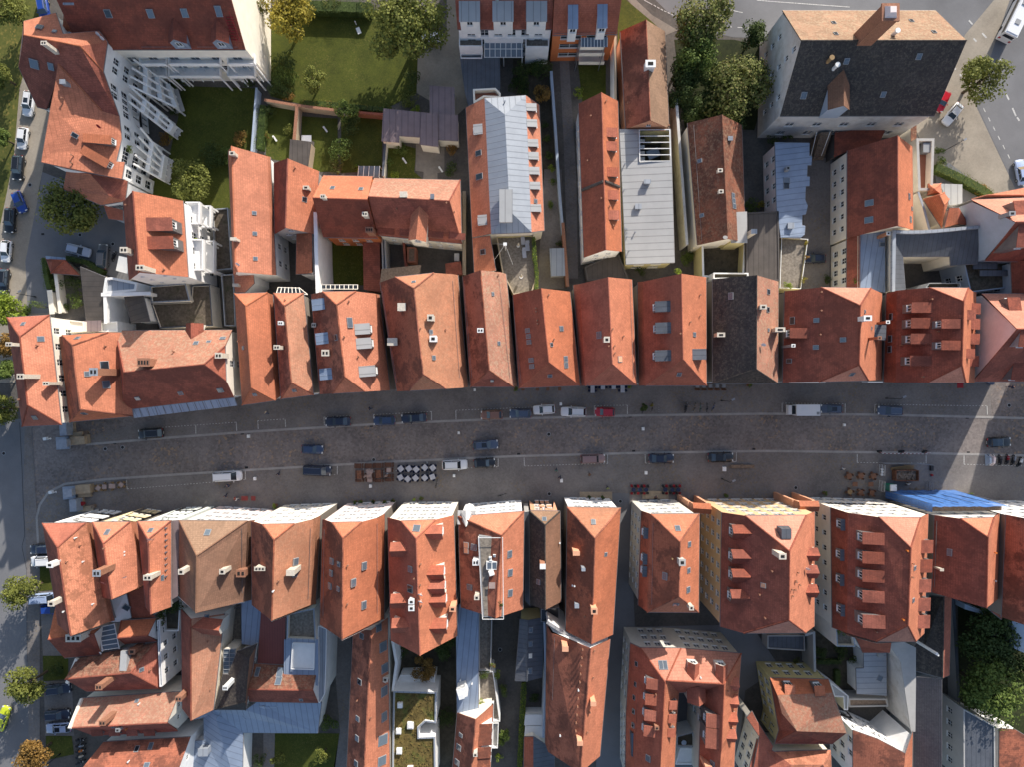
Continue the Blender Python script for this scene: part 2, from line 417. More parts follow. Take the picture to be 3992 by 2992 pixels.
def inset(poly,ds):
    n=len(poly);area=sum(poly[i].x*poly[(i+1) % n].y-poly[(i+1) % n].x*poly[i].y for i in range(n))
    sg=1 if area > 0 else -1;L=[]
    for i in range(n):
        a=poly[i];b=poly[(i+1) % n];d=(b-a);d.z=0
        if d.length < 1e-6: d=Vector((1e-6,0,0))
        d.normalize();nn=Vector((-d.y,d.x,0))*sg;L.append((Vector((a.x,a.y,0))+nn*ds[i],d))
    out=[]
    for i in range(n):
        p,d=L[i-1];q,e=L[i];den=d.x*e.y-d.y*e.x
        if abs(den) < 0.05: r=q
        else:
            t=((q.x-p.x)*e.y-(q.y-p.y)*e.x)/den;r=p+d*t
        r=Vector((r.x,r.y,poly[i].z))
        if (r-poly[i]).length > 2.0: r=poly[i].copy()
        out.append(r)
    return out

class Bld: pass

def finish(name,label,cat,chains,faces,wall,roofmats,thick=0.2,over=None,wins=None,ridges=(),gutters=(),z0=0.0,gmat='gutter_zinc',side=()):
    """chains: outer corner loop as list of wall chains (each: list of world points from corner to corner)."""
    corners=[c[0] for c in chains];n=len(corners)
    cen=sum((Vector((c.x,c.y,0)) for c in corners),Vector())/n;cen.z=z0
    rt=root(name,cen,label,cat)
    over=over or [0.3]*n
    area=sum(corners[i].x*corners[(i+1) % n].y-corners[(i+1) % n].x*corners[i].y for i in range(n))
    ins=inset(corners,over);wb=MB();wl_=[]
    for i,ch in enumerate(chains):
        a=ins[i];b=ins[(i+1) % n];A0=ch[0];B0=ch[-1]
        dd=Vector((B0.x-A0.x,B0.y-A0.y,0));LL=max(1e-6,dd.length_squared)
        prof=[]
        for j,p in enumerate(ch):
            s=0 if j == 0 else 1 if j == len(ch)-1 else ((p.x-A0.x)*dd.x+(p.y-A0.y)*dd.y)/LL
            prof.append((s,p.z-thick-0.04))
        ww=(wins or {}).get(i)
        L=math.hypot(b.x-a.x,b.y-a.y)
        wl=[]
        if ww:
            kw=dict(ww);cols=kw.pop('cols')
            wl=grid_wins(L,z0,max(q[1] for q in prof),cols,**kw)
        if area < 0:   # clockwise loop: outside on the left, flip
            wl=[(L-x,z,w_,h_) for x,z,w_,h_ in wl]
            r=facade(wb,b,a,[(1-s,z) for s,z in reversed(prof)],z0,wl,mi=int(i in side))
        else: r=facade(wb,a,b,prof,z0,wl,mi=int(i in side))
        wl_ += r
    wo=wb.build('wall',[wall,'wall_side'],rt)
    for p,ang,w_,h_ in wl_: put_window(rt,p,ang,w_,h_)
    rb=MB();tv=[];tf=[]
    for fc in faces:
        mi=fc[0];pts=fc[1]
        if Vector(pts[0]).z is None: continue
        a=Vector(pts[0]);nn=Vector((0,0,0))
        for k in range(1,len(pts)-1): nn += (Vector(pts[k])-a).cross(Vector(pts[k+1])-a)
        if nn.z < 0: pts=pts[::-1]
        rb.face(pts,mi);rb.face([(p[0],p[1],p[2]-thick) for p in pts][::-1],mi)
        i=len(tv);tv += [Vector(p) for p in pts]
        for k in range(1,len(pts)-1): tf.append((i,i+k,i+k+1))
    per=[p for ch in chains for p in ch[:-1]]
    for i in range(len(per)):
        a=per[i];b=per[(i+1) % len(per)]
        rb.face([(a.x,a.y,a.z-thick),(b.x,b.y,b.z-thick),tuple(b),tuple(a)],0)
    ro=rb.build('roof',roofmats,rt,weld=False)
    if ridges:
        g=MB()
        for a,b in ridges:
            a=Vector(a)+Vector((0,0,0.0));b=Vector(b);g.tube(a,b,0.13,None,6)
        g.build('ridge_tiles',roofmats[0] if isinstance(roofmats,(list,tuple)) else roofmats,ro,org=cen)
    if gutters:
        for a,b in gutters:
            g=MB();g.tube(Vector(a)-Vector((0,0,0.12)),Vector(b)-Vector((0,0,0.12)),0.10,None,5);g.build('gutter',gmat,rt)
    o=Bld();o.root=rt;o.roof=ro;o.bvh=BVHTree.FromPolygons(tv,tf);o.mats=roofmats;o.name=name;o.cen=cen
    return o

CAMP=Vector((0,0,CAMH))
def hit(b,t,u,v):
    p=at(t,u,v,0);d=(p-CAMP).normalized()
    loc,nn,i,ds=b.bvh.ray_cast(CAMP,d)
    if loc is None:
        print('MISS',b.name,t,u,v);loc,nn,i,ds=b.bvh.find_nearest(at(t,u,v,12))
    if nn.z < 0: nn=-nn
    return loc,nn

def skylight(b,t,u,v,w=0.8,l=1.2,mat='glass_sky'):
    p,nn=hit(b,t,u,v)
    d=Vector((nn.x,nn.y,0))
    if d.length < 0.05: d=Vector((0,-1,0))
    d.normalize();tt=Vector((-d.y,d.x,0));dn=tt.cross(nn).normalized()
    if dn.z > 0: dn=-dn
    f=MB();g=MB()
    def pl(mb,w,l,h0,h1):
        lo=[p+tt*x*w/2+dn*y*l/2+nn*h0 for x,y in ((-1,-1),(1,-1),(1,1),(-1,1))]
        hi=[q+nn*(h1-h0) for q in lo]
        mb.face(hi);mb.face(lo[::-1])
        for i in range(4): j=(i+1) % 4;mb.face([lo[i],lo[j],hi[j],hi[i]])
    pl(f,w+0.16,l+0.16,-0.1,0.12);pl(g,w,l,0.1,0.135)
    fo=f.build('skylight','paint_grey',b.root);g.build('pane',mat,fo,org=b.cen)

def chimney(b,t,u,v,h=1.6,w=0.6,l=0.9,mat='chimney_plaster',pots=2,rz=0.0,cap=None):
    p,nn=hit(b,t,u,v)
    c=MB();z0=p.z-1.0
    c.box((p.x,p.y,(z0+p.z+h)/2),(l,w,h+1.0),rz)
    c.box((p.x,p.y,p.z+h+0.045),(l+0.14,w+0.14,0.09),rz,1 if cap else 0)
    co=c.build('chimney',[mat,cap or mat],b.root)
    s=MB()
    for k in range(pots):
        x=(k-(pots-1)/2)*l/max(1,pots)*0.95
        s.box((p.x+x*math.cos(rz),p.y+x*math.sin(rz),p.z+h+0.11),(l/pots*0.55,w*0.5,0.05),rz)
    if pots: s.build('flue','soot',co,org=b.cen)

def vent(b,t,u,v,mat='brick'):
    p,nn=hit(b,t,u,v);c=MB();c.cyl((p.x,p.y,p.z-0.1),0.09,0.55,8);c.cyl((p.x,p.y,p.z+0.45),0.15,0.1,8)
    c.build('vent_pipe',mat,b.root)

def dish(b,t,u,v,mat='paint_white',r=0.4):
    p,nn=hit(b,t,u,v);c=MB();c.tube((p.x,p.y,p.z-0.2),(p.x,p.y,p.z+0.8),0.03)
    ax=Vector((-0.3,-0.75,0.45)).normalized();q=Vector((p.x,p.y,p.z+0.8));c.tube(q,q+ax*0.08,r*0.6,r,14)
    c.build('satellite_dish',mat,b.root)

def dormer(b,t,u,v,w=1.6,L=2.2,kind='tile',flip=None,drop=0.22,win=True,face=None,rmat=None):
    """shed ('tile','zinc') or gabled ('gable') dormer standing on the slope seen at this pixel"""
    p,nn=hit(b,t,u,v)
    d=Vector((nn.x,nn.y,0))
    if d.length < 0.08: d=Vector((0,-1,0))
    tp=d.length/nn.z;d.normalize();tt=Vector((-d.y,d.x,0))
    tp=min(max(tp,0.55),1.8)
    zf=-L/2*tp;zb=L/2*tp
    rm=rmat or {'tile': b.mats[0] if isinstance(b.mats,(list,tuple)) else b.mats,'zinc': 'metal_zinc','pale': 'metal_pale','gable': b.mats[0] if isinstance(b.mats,(list,tuple)) else b.mats,'glassy': 'metal_slate'}[kind]
    cheek=face or ('gutter_zinc' if kind != 'gable' else 'wall_greige')
    P=lambda x,y,z: (p.x+tt.x*x+d.x*y,p.y+tt.y*x+d.y*y,p.z+z)
    body=MB();top=MB()
    if kind == 'gable':
        ze=zb-w/2*0.95;ze=max(ze,zf+0.7)
        zr=ze+w/2*0.95
        yb=-ze/tp;yr=-zr/tp
        F=[P(-w/2,L/2,zf-0.3),P(w/2,L/2,zf-0.3),P(w/2,L/2,ze),P(0,L/2,zr-0.05),P(-w/2,L/2,ze)]
        body.face(F)
        for s in (-1,1): body.face([P(s*w/2,L/2,zf-0.3),P(s*w/2,L/2,ze),P(s*w/2,yb,ze),P(s*w/2,yb,ze-0.4)])
        for s in (-1,1):
            ov=0.18
            top.slab([P(0,L/2+ov,zr+0.06),P(s*(w/2+ov),L/2+ov,ze-ov*0.95+0.06),P(s*(w/2+ov),yb-0.1,ze-ov*0.95+0.06),P(0,yr-0.1,zr+0.06)],0.1)
        zt=ze
    else:
        zt=zb-L*drop;zt=max(zt,zf+0.8)
        F=[P(-w/2,L/2,zf-0.3),P(w/2,L/2,zf-0.3),P(w/2,L/2,zt),P(-w/2,L/2,zt)]
        body.face(F)
        for s in (-1,1): body.face([P(s*w/2,L/2,zf-0.3),P(s*w/2,L/2,zt),P(s*w/2,-L/2,zb),P(s*w/2,-L/2,zb-0.5)])
        ov=0.14
        top.slab([P(-w/2-ov,L/2+ov,zt+0.08),P(w/2+ov,L/2+ov,zt+0.08),P(w/2+ov,-L/2-0.05,zb+0.08),P(-w/2-ov,-L/2-0.05,zb+0.08)],0.1)
    bo=body.build('dormer',cheek,b.root,weld=True)
    top.build('dormer_roof',rm,bo,org=b.cen,weld=False)
    if win:
        hh=max(0.5,min(1.1,zt-zf-0.35));ww=min(1.0,w-0.35)
        a,g=window_meshes(round(ww,1),round(hh,1),0)
        q=Vector(P(0,L/2+0.02,zt-hh-0.15));ang=math.atan2(d.y,d.x)-math.pi/2
        o=link('window',a,bo,q-b.cen,ang);link('pane',g,o)
        # sub-part level only: keep pane inside the window's own level
        ch=o.children[0];ch.parent=bo;ch.location=q-b.cen;ch.rotation_euler=(0,0,ang)
    return bo

def antenna(b,t,u,v):
    p,nn=hit(b,t,u,v);c=MB();c.tube((p.x,p.y,p.z-0.2),(p.x,p.y,p.z+2.2),0.03)
    for k in range(5): c.tube((p.x-0.5+0.06*k,p.y+0.1*k,p.z+1.2+0.2*k),(p.x+0.5-0.06*k,p.y+0.1*k,p.z+1.2+0.2*k),0.015,None,4)
    c.build('antenna','steel',b.root)

def guard(b,t,pts,mat='gutter_zinc'):
    """snow guard rail lying along the slope"""
    q=[hit(b,t,u,v) for u,v in pts];g=MB()
    for (a,na),(c,nc) in zip(q,q[1:]): g.tube(a+na*0.14,c+nc*0.14,0.035,None,4)
    g.build('snow_guard',mat,b.root)

def feats(b,t,sk=(),ch=(),dm=(),ve=(),di=(),gd=()):
    for s in sk: skylight(b,t,*s)
    for s in ch: chimney(b,t,*s) if not isinstance(s[-1],dict) else chimney(b,t,*s[:-1],**s[-1])
    for s in dm: dormer(b,t,*s) if not isinstance(s[-1],dict) else dormer(b,t,*s[:-1],**s[-1])
    for s in ve: vent(b,t,*s)
    for s in di: dish(b,t,*s)
    for s in gd: guard(b,t,s)

def house(label,t,P,he,Rg,hr=None,f=(0,0),wall='wall_cream',roof='tile_orange',roofB=None,skirt=None,wins=None,
          name='town_house',cat='house',over=None,tan=1.22,roofH=None,caps=True,side=()):
    h4=list(he) if isinstance(he,(list,tuple)) else [he]*4
    W=[at(t,u,v,h4[i]) for i,(u,v) in enumerate(P)]
    hm=sum(h4)/4
    um=((Rg[0][0]+Rg[1][0])/2,(Rg[0][1]+Rg[1][1])/2)
    def dist(p,a,b):
        e=b-a;e.z=0;q=Vector((p.x-a.x,p.y-a.y,0));return abs(q.x*e.y-q.y*e.x)/max(e.length,1e-6)
    if hr is None:
        best=None;h=hm+0.8
        while h < hm+12:
            p=at(t,um[0],um[1],h);dl=dist(p,W[3],W[0]);dr=dist(p,W[1],W[2])
            e=(dl-dr)**2*0.3+(h-hm-(dl+dr)/2*tan)**2*0.6
            if best is None or e < best[0]: best=(e,h)
            h += 0.1
        hr=best[1]
    R0=at(t,*Rg[0],hr);R1=at(t,*Rg[1],hr);dv=R1-R0;dv.z=0
    if dv.length < 0.1: dv=W[3]-W[0]
    ends=[]
    for (a,b,Rr,fr) in ((W[0],W[1],R0,f[0]),(W[2],W[3],R1,f[1])):
        G=line_x(Rr,dv,a,b);G.z=hr
        if fr <= 0: ends.append(('hip',Rr,None,None,G))
        elif fr >= 1: ends.append(('gable',G,None,None,G))
        else: ends.append(('half',Rr,a.lerp(G,fr),b.lerp(G,fr),G))
    T0=ends[0][1].copy();T1=ends[1][1].copy();T0.z=T1.z=hr
    mB=1 if roofB else 0;mH=2 if roofH else 0
    side1=[W[1],W[2]] + ([ends[1][2]] if ends[1][0] == 'half' else []) + [T1,T0] + ([ends[0][3]] if ends[0][0] == 'half' else [])
    side3=[W[3],W[0]] + ([ends[0][2]] if ends[0][0] == 'half' else []) + [T0,T1] + ([ends[1][3]] if ends[1][0] == 'half' else [])
    faces=[(mB,side1),(0,side3)];rid=[(T0,T1)] if (T1-T0).length > 0.3 else []
    for k,(a,b) in ((0,(W[0],W[1])),(1,(W[2],W[3]))):
        e=ends[k]
        if e[0] == 'hip': faces.append((mH,[a,b,e[1]]));rid += [(a,e[1]),(b,e[1])]
        elif e[0] == 'half': faces.append((mH,[e[2],e[3],e[1]]));rid += [(e[2],e[1]),(e[3],e[1])]
    def mid(k): e=ends[k];return [] if e[0] == 'hip' else [e[4]] if e[0] == 'gable' else [e[2],e[3]]
    ch0=[W[0]]+mid(0)+[W[1]];ch2=[W[2]]+mid(1)+[W[3]];ch1=[W[1],W[2]];ch3=[W[3],W[0]]
    skirt=skirt or {}
    sm=0
    if 1 in skirt:
        a,b2=[at(t,*q) for q in skirt[1]];faces.append((mB,[W[1],a,b2,W[2]]));ch0=ch0+[a];ch2=[b2]+ch2;ch1=[a,b2]
    if 3 in skirt:
        a,b2=[at(t,*q) for q in skirt[3]];faces.append((0,[W[3],a,b2,W[0]]));ch2=ch2+[a];ch0=[b2]+ch0;ch3=[a,b2]
    gut=[(ch1[0],ch1[1]),(ch3[0],ch3[1])]
    for k,ch in ((0,(W[0],W[1])),(1,(W[2],W[3]))):
        if ends[k][0] == 'hip': gut.append(ch)
        elif ends[k][0] == 'half': gut.append((ends[k][2],ends[k][3]))
    mats=[roof,roofB or roof,roofH or roof]
    over=over or [0.14 if ends[0][0] != 'hip' else 0.3,0.3,0.14 if ends[1][0] != 'hip' else 0.3,0.3]
    b=finish(name,label,cat,[ch0,ch1,ch2,ch3],faces,wall,mats,0.2,over,wins,rid if caps else (),gut,side=side)
    b.he=hm;b.hr=hr;b.W=W;b.T=t
    return b

def poly(label,t,out,faces,wall='wall_cream',roof=('tile_orange',),wins=None,name='building',cat='building',over=0.25,thick=0.2,ridges=(),gutters=True,z0=0.0):
    """building with an arbitrary outline [(u,v,h)] and roof faces [(mat index, [(u,v,h)...])]"""
    o=[at(t,*p) for p in out];n=len(o)
    ch=[[o[i],o[(i+1) % n]] for i in range(n)]
    fc=[(mi,[at(t,*p) for p in pts]) for mi,pts in faces]
    b=finish(name,label,cat,ch,fc,wall,list(roof),thick,[over]*n,wins,[(at(t,*a),at(t,*c)) for a,c in ridges],[(c[0],c[1]) for c in ch] if gutters else (),z0)
    b.T=t;return b

def flat(label,t,pts,h,wall='wall_white',roof='gravel_roof',parapet=0.35,pw=0.25,pmat=None,name='flat_roofed_building',cat='building',wins=None,z0=0.0,over=0.0):
    """flat roofed block; pts (u,v) or (u,v,h) on the parapet top"""
    q=[(p[0],p[1],p[2] if len(p) > 2 else h) for p in pts]
    o=[at(t,*p) for p in q];n=len(o)
    cen=sum((Vector((c.x,c.y,0)) for c in o),Vector())/n;cen.z=z0
    rt=root(name,cen,label,cat)
    area=sum(o[i].x*o[(i+1) % n].y-o[(i+1) % n].x*o[i].y for i in range(n))
    wb=MB();wl=[]
    for i in range(n):
        a,b=o[i],o[(i+1) % n];L=math.hypot(b.x-a.x,b.y-a.y);ww=(wins or {}).get(i);g=[]
        if ww: kw=dict(ww);g=grid_wins(L,z0,max(a.z,b.z),kw.pop('cols'),**kw)
        pr=[(0,a.z),(1,b.z)]
        if area < 0:
            g=[(L-x,z,w_,h_) for x,z,w_,h_ in g];wl += facade(wb,b,a,[(0,b.z),(1,a.z)],z0,g)
        else: wl += facade(wb,a,b,pr,z0,g)
    ins=inset(o,[pw]*n)
    if parapet > 0:
        for i in range(n):
            j=(i+1) % n;wb.face([o[i],o[j],ins[j],ins[i]],1)
            wb.face([ins[i],ins[j],ins[j]-Vector((0,0,parapet)),ins[i]-Vector((0,0,parapet))],0)
    wb.build('wall',[wall,pmat or wall],rt,weld=False)
    for p,ang,w_,h_ in wl: put_window(rt,p,ang,w_,h_)
    top=[p-Vector((0,0,parapet)) for p in (ins if parapet > 0 else o)]
    rb=MB()
    if parapet > 0: rb.face(top)
    else:
        rb.slab([tuple(p+Vector((0,0,0.16))) for p in inset(o,[-0.15]*n)],0.15)
    if roof in ('deck','gravel_roof','moss_roof') or True: pass
    ro=rb.build('roof',roof,rt,weld=False)
    tv=[Vector(p) for p in top];tri=tessellate_polygon([[Vector((p.x,p.y,0)) for p in tv]])
    bb=Bld();bb.root=rt;bb.roof=ro;bb.cen=cen;bb.mats=[roof];bb.name=name;bb.T=t
    bb.bvh=BVHTree.FromPolygons(tv,[tuple(x) for x in tri]);return bb

def ground_sheet(name,t,pts,lvl,mat,label=None):
    mb=MB();q=[at(t,*p,0) for p in pts]
    tri=tessellate_polygon([[Vector((p.x,p.y,0)) for p in q]]);z=0.008*lvl
    for a in tri: 
        f=[(q[i].x,q[i].y,z) for i in a]
        if (Vector(f[1])-Vector(f[0])).cross(Vector(f[2])-Vector(f[0])).z < 0: f=f[::-1]
        mb.face(f,0,[(p[0],p[1]) for p in f])
    o=mb.build(name,'ground_'+mat if 'ground_'+mat in MATS else mat);o['kind']='structure'
    if label: o['label']=label
    return o
# ---------------- plants ----------------
def leaves(mb,c,rx,ry,rz,n,size,rng,lump=0.35,solid=0.5,drop=True):
    """leaf clumps through a lumpy ellipsoid crown"""
    off=Vector((rng.uniform(-50,50),rng.uniform(-50,50),rng.uniform(-50,50)))
    # boughs: a dozen or so centres that carry the clumps
    nb=max(5,int(6+rx*3.2));bl=[]
    for i in range(nb):
        a=rng.uniform(0,2*math.pi);rr=math.sqrt(rng.random())*0.72;zz=rng.uniform(-0.35,0.75)*(1-rr*0.6)
        bl.append((Vector((math.cos(a)*rr*rx,math.sin(a)*rr*ry,zz*rz)),rng.uniform(0.3,0.5)))
    k=0
    while k < n:
        bc,br=bl[rng.randrange(nb)]
        v=Vector((rng.gauss(0,1),rng.gauss(0,1),rng.gauss(0,1))).normalized()
        r=br*(solid+(1-solid)*rng.random())
        p=bc+Vector((v.x*r*rx,v.y*r*ry,v.z*r*rz))
        q=p*(0.55/max(0.3,size*2))
        if noise.noise(q+off) < -lump+0.12: 
            if rng.random() < 0.75: continue
        k += 1
        nrm=(v*0.7+Vector((rng.gauss(0,.5),rng.gauss(0,.5),rng.gauss(0,.5)+0.5))).normalized()
        u=nrm.orthogonal().normalized();a=rng.uniform(0,6.28);w_=nrm.cross(u)
        uu=u*math.cos(a)+w_*math.sin(a);vv=nrm.cross(uu);s=size*rng.uniform(0.6,1.35)
        o=Vector(c)+p
        mb.face([o-uu*s*0.5,o+vv*s*0.42-uu*s*.1,o+uu*s*0.55,o-vv*s*0.42+uu*s*.08],0,[(0,0)]*4)
RN=random.Random(11)
def tree(t,u,v,r,hgt,col,label,cat='tree',group=None,dens=1.0,ry=None,name='tree',leaf=None,crown=0.42):
    """u,v: middle of the crown as seen; r crown radius, hgt total height"""
    hc=hgt*(1-crown)
    p=at(t,u,v,hc);rz=hgt*crown
    rt=root(name,(p.x,p.y,0),label,cat,group)
    size=leaf or max(0.2,min(0.42,0.17+r*0.045))
    n=int(dens*30*r*r/(size*size));n=max(1200,min(n,26000))
    cb=MB();leaves(cb,(p.x,p.y,hc),r,ry or r,rz,n,size,RN)
    tb=MB();tr=0.05+r*0.045
    tb.tube((p.x,p.y,0),(p.x+RN.uniform(-.1,.1),p.y,hc*0.75),tr*1.25,tr*0.8,7)
    for i in range(6):
        a=i*1.05+RN.uniform(-.3,.3);tb.tube((p.x,p.y,hc*0.62),(p.x+math.cos(a)*r*0.6,p.y+math.sin(a)*r*0.6,hc+rz*RN.uniform(-.1,.5)),tr*0.6,tr*0.15,5)
    tb.tube((p.x,p.y,hc*0.7),(p.x,p.y,hc+rz*0.7),tr*0.7,tr*0.15,5)
    tb.build('trunk','bark',rt)
    cb.build('crown','leaf_'+col,rt,weld=False)
    return rt
def bush(t,u,v,r,h,col,label,cat='bush',group=None,ry=None,name='bush',dens=1.2,solid=0.75,z0=0,leaf=None):
    p=at(t,u,v,z0+h*0.6);size=leaf or max(0.12,min(0.26,0.1+r*0.05))
    n=max(250,min(4500,int(dens*20*r*(ry or r)/(size*size)*0.5)))
    cb=MB();
    for i in range(5): cb.tube((p.x,p.y,z0),(p.x+RN.uniform(-.5,.5)*r,p.y+RN.uniform(-.5,.5)*(ry or r),z0+h*0.7),0.04,0.015,4,1)
    leaves(cb,(p.x,p.y,z0+h*0.5),r*1.08,(ry or r)*1.08,h*0.52,n,size,RN,0.45,solid)
    xs=(p.x,p.y,z0)
    o=link(name,cb.mesh(name,['leaf_'+col,'bark'],xs,weld=False),None,xs)
    return tag(o,label,cat,group)
def hedge(t,pts,w,h,col,label,name='hedge',cat='hedge',flower=None,z0=0,kind=None):
    """clipped hedge along a polyline of pixels"""
    q=[at(t,a,b_,z0+h*0.9) for a,b_ in pts];cb=MB();size=0.19
    for a,b_ in zip(q,q[1:]):
        L=(b_-a).length;d=(b_-a).normalized();s=Vector((-d.y,d.x,0));n=int(L*(w+h)*2.0/(size*size)*0.35)+20
        cb.box(((a.x+b_.x)/2,(a.y+b_.y)/2,z0+h*0.42),(L*0.98,w*0.7,h*0.84),math.atan2(d.y,d.x),1)
        for i in range(n):
            x=RN.uniform(0,L);k=RN.random();lum=1+0.25*noise.noise(Vector((a.x+d.x*x,a.y+d.y*x,3))*0.8)
            if k < 0.5: y=RN.uniform(-w/2,w/2)*lum;z=h*RN.uniform(.88,1.06)*lum
            else: y=(w/2)*(1 if k < .75 else -1)*RN.uniform(.85,1.08)*lum;z=RN.uniform(0.05,h)
            o=Vector((a.x+d.x*x+s.x*y,a.y+d.y*x+s.y*y,z0+z));nr=Vector((RN.gauss(0,.6),RN.gauss(0,.6),RN.random()+.3)).normalized()
            uu=nr.orthogonal().normalized();vv=nr.cross(uu);ss=size*RN.uniform(.7,1.3)
            cb.face([o-uu*ss*.5,o+vv*ss*.25,o+uu*ss*.5,o-vv*ss*.25],0,[(0,0)]*4)
    org=(q[0].x,q[0].y,z0)
    o=link(name,cb.mesh(name,['leaf_'+col,'leaf_dark'],org,weld=False),None,org)
    return tag(o,label,cat,None,kind)

# ---------------- walls, sheds, small structures ----------------
def gwall(t,pts,h,w,mat,label,name='garden_wall',cat='wall',cap=None):
    """free-standing wall: pts are pixels of its top middle line; reaches the ground"""
    q=[at(t,a,b_,h) for a,b_ in pts];mb=MB()
    for i,(a,b_) in enumerate(zip(q,q[1:])):
        d=(b_-a);L=d.length;an=math.atan2(d.y,d.x)
        mb.box(((a.x+b_.x)/2,(a.y+b_.y)/2,h/2),(L+(w if i else 0)*0.98,w,h),an,0)
        mb.box(((a.x+b_.x)/2,(a.y+b_.y)/2,h+0.04+0.003*i),(L+w,w+0.12,0.08),an,1)
    return thing(name,mb,[mat,cap or mat],label,cat)

# ---------------- cars ----------------
CARS={}
# type: length, width, height, bonnet end x, screen top x, roof end x, tail x, tail height
CT=dict(hatch=(4.0,1.74,1.46,.27,.43,.86,.96,.72),estate=(4.65,1.8,1.48,.28,.43,.88,.975,.68),saloon=(4.7,1.8,1.44,.29,.43,.74,.88,.68),
          suv=(4.6,1.86,1.68,.25,.38,.88,.97,.66),van=(5.1,1.92,1.95,.16,.30,.96,.985,.55),small=(3.6,1.66,1.5,.24,.40,.88,.97,.66),
          old=(4.5,1.75,1.6,.27,.37,.95,.98,.62),cabrio=(4.4,1.8,1.35,.32,.45,.66,.80,.7))
def car_proto(ty,col):
    k=(ty,col)
    if k in CARS: return CARS[k]
    L,Wd,H,xa,xb,xc,xd,_=CT[ty];X=lambda f: L/2-f*L;hw=Wd/2;belt=H*0.62 if ty != 'van' else H*0.55
    rt=bpy.data.objects.new('parked_car',None);
    m=MB();st=[]
    prof=[(0.0,.70,belt*0.62),(0.02,.84,belt*0.74),(0.07,.94,belt*0.84),(xa*0.75,.98,belt*0.93),(xa,1.0,belt),(xb,1.0,belt*1.02),(0.7,1.0,belt*1.03),(xc,.99,belt*1.02),(0.965,.93,belt*0.98),(1.0,.84,belt*0.80)]
    for f,wf,z in prof:
        x=X(f);y=hw*wf;zb=0.24 if 0.03 < f < 0.97 else 0.34
        st.append([(x,-y*.9,zb),(x,-y,zb+.16),(x,-y*1.0,z*.72),(x,-y*.95,z*.93),(x,-y*.80,z),(x,0,z+.035),(x,y*.80,z),(x,y*.95,z*.93),(x,y*1.0,z*.72),(x,y,zb+.16),(x,y*.9,zb)])
    for a,b_ in zip(st,st[1:]):
        for i in range(len(a)-1): m.face([a[i],a[i+1],b_[i+1],b_[i]],0,[(0,0)]*4)
        m.face([a[-1],a[0],b_[0],b_[-1]],0,[(0,0)]*4)
    m.face(st[0],0,[(0,0)]*11);m.face(st[-1][::-1],0,[(0,0)]*11)
    for s in (-1,1): m.box((X(xb-.03),s*(hw+.09),belt+.06),(.16,.2,.14))
    me=[('body',m.mesh('body','car_'+col,smooth=True))]
    g=MB();bt=belt*1.0;w0=hw*.87;w1=hw*.68
    lo=[(X(xa+.01),-w0*.95,bt),(X(xa+.01),w0*.95,bt),(X(xd),w0*.93,bt),(X(xd),-w0*.93,bt)]
    hi=[(X(xb),-w1,H-.06),(X(xb),w1,H-.06),(X(xc),w1,H-.06),(X(xc),-w1,H-.06)]
    for i in range(4): j=(i+1) % 4;g.face([lo[i],lo[j],hi[j],hi[i]])
    g.face(hi)
    me.append(('windows',g.mesh('windows','glass_dark' if col in ('white','paleblue','silver','rose') else 'glass_car')))
    r=MB();e=.05
    if ty != 'cabrio':
        A=[(X(xb)-.02,-w1-.02),(X(xb)-.02,w1+.02),(X(xc)+.0,w1+.02),(X(xc)+.0,-w1-.02)]
        cx=(A[0][0]+A[2][0])/2
        top=[(cx+(x-cx)*.94,y*.9,H) for x,y in A];bo=[(x,y,H-.07) for x,y in A]
        r.face(top)
        for i in range(4): j=(i+1) % 4;r.face([bo[i],bo[j],top[j],top[i]])
        for i in range(4): r.tube(lo[i],(hi[i][0],hi[i][1],hi[i][2]),.045,.04,5)
        fm=X((xb+xc)/2)
        for s in (-1,1): r.tube((fm,s*w0*.96,bt),(fm,s*(w1+.01),H-.06),.04,None,5)
        me.append(('roof',r.mesh('roof','car_'+col,smooth=False)))
        if ty in ('estate','suv','van'):
            q=MB()
            for s in (-1,1): q.box((cx,s*w1*.86,H+.03),((X(xb)-X(xc))*.85,.04,.05))
            me.append(('roof_rails',q.mesh('roof_rails','steel')))
    else:
        for x in (X(.52),X(.64)):
            for s in (-1,1): r.box((x,s*.36,.85),(.5,.5,.35))
        me.append(('seats',r.mesh('seats','black_plastic')))
    for o_n,mm in me: link(o_n,mm,rt)
    wm=MB();wm.tube((0,-.11,0),(0,.11,0),.32,None,14);wme=wm.mesh('wheel','rubber')
    rm=MB();rm.tube((0,-.118,0),(0,.118,0),.2,None,10);rme=rm.mesh('rim','rim_alloy')
    for f in (.17,.80):
        for s in (-1,1):
            o=link('wheel',wme,rt,(X(f),s*(hw-.09),.32));link('rim',rme,o)
    hm=MB();hm.box((0,0,0),(.22,.34,.12));hme=hm.mesh('headlight','lamp_clear')
    tm=MB();tm.box((0,0,0),(.10,.30,.14));tme=tm.mesh('taillight','lamp_red')
    for s in (-1,1):
        link('headlight',hme,rt,(X(.045),s*hw*.68,belt*.76));link('taillight',tme,rt,(X(.99),s*hw*.66,belt*.8))
    pm=MB();pm.box((X(.0)+.01,0,.42),(.03,.5,.11));pm.box((X(1.0)-.01,0,.5),(.03,.5,.11));link('number_plates',pm.mesh('number_plates','paint_white'),rt)
    CARS[k]=rt;return rt
def car(t,u,v,deg,ty,col,label,group=None,cat='car',name='parked_car',h=0.8,sunroof=False,z=0.0):
    p=car_proto(ty,col);o=copy_tree(p);q=at(t,u,v,h+z);o.name=name
    o.location=(q.x,q.y,0.05+z);o.rotation_euler=(0,0,R(deg));tag(o,label,cat,group)
    if sunroof:
        L,Wd,H=CT[ty][:3];s=MB();s.box((-.25,0,H+.008),(.9,.8,.03));link('sunroof',s.mesh('sunroof','glass_dark'),o)
    return o
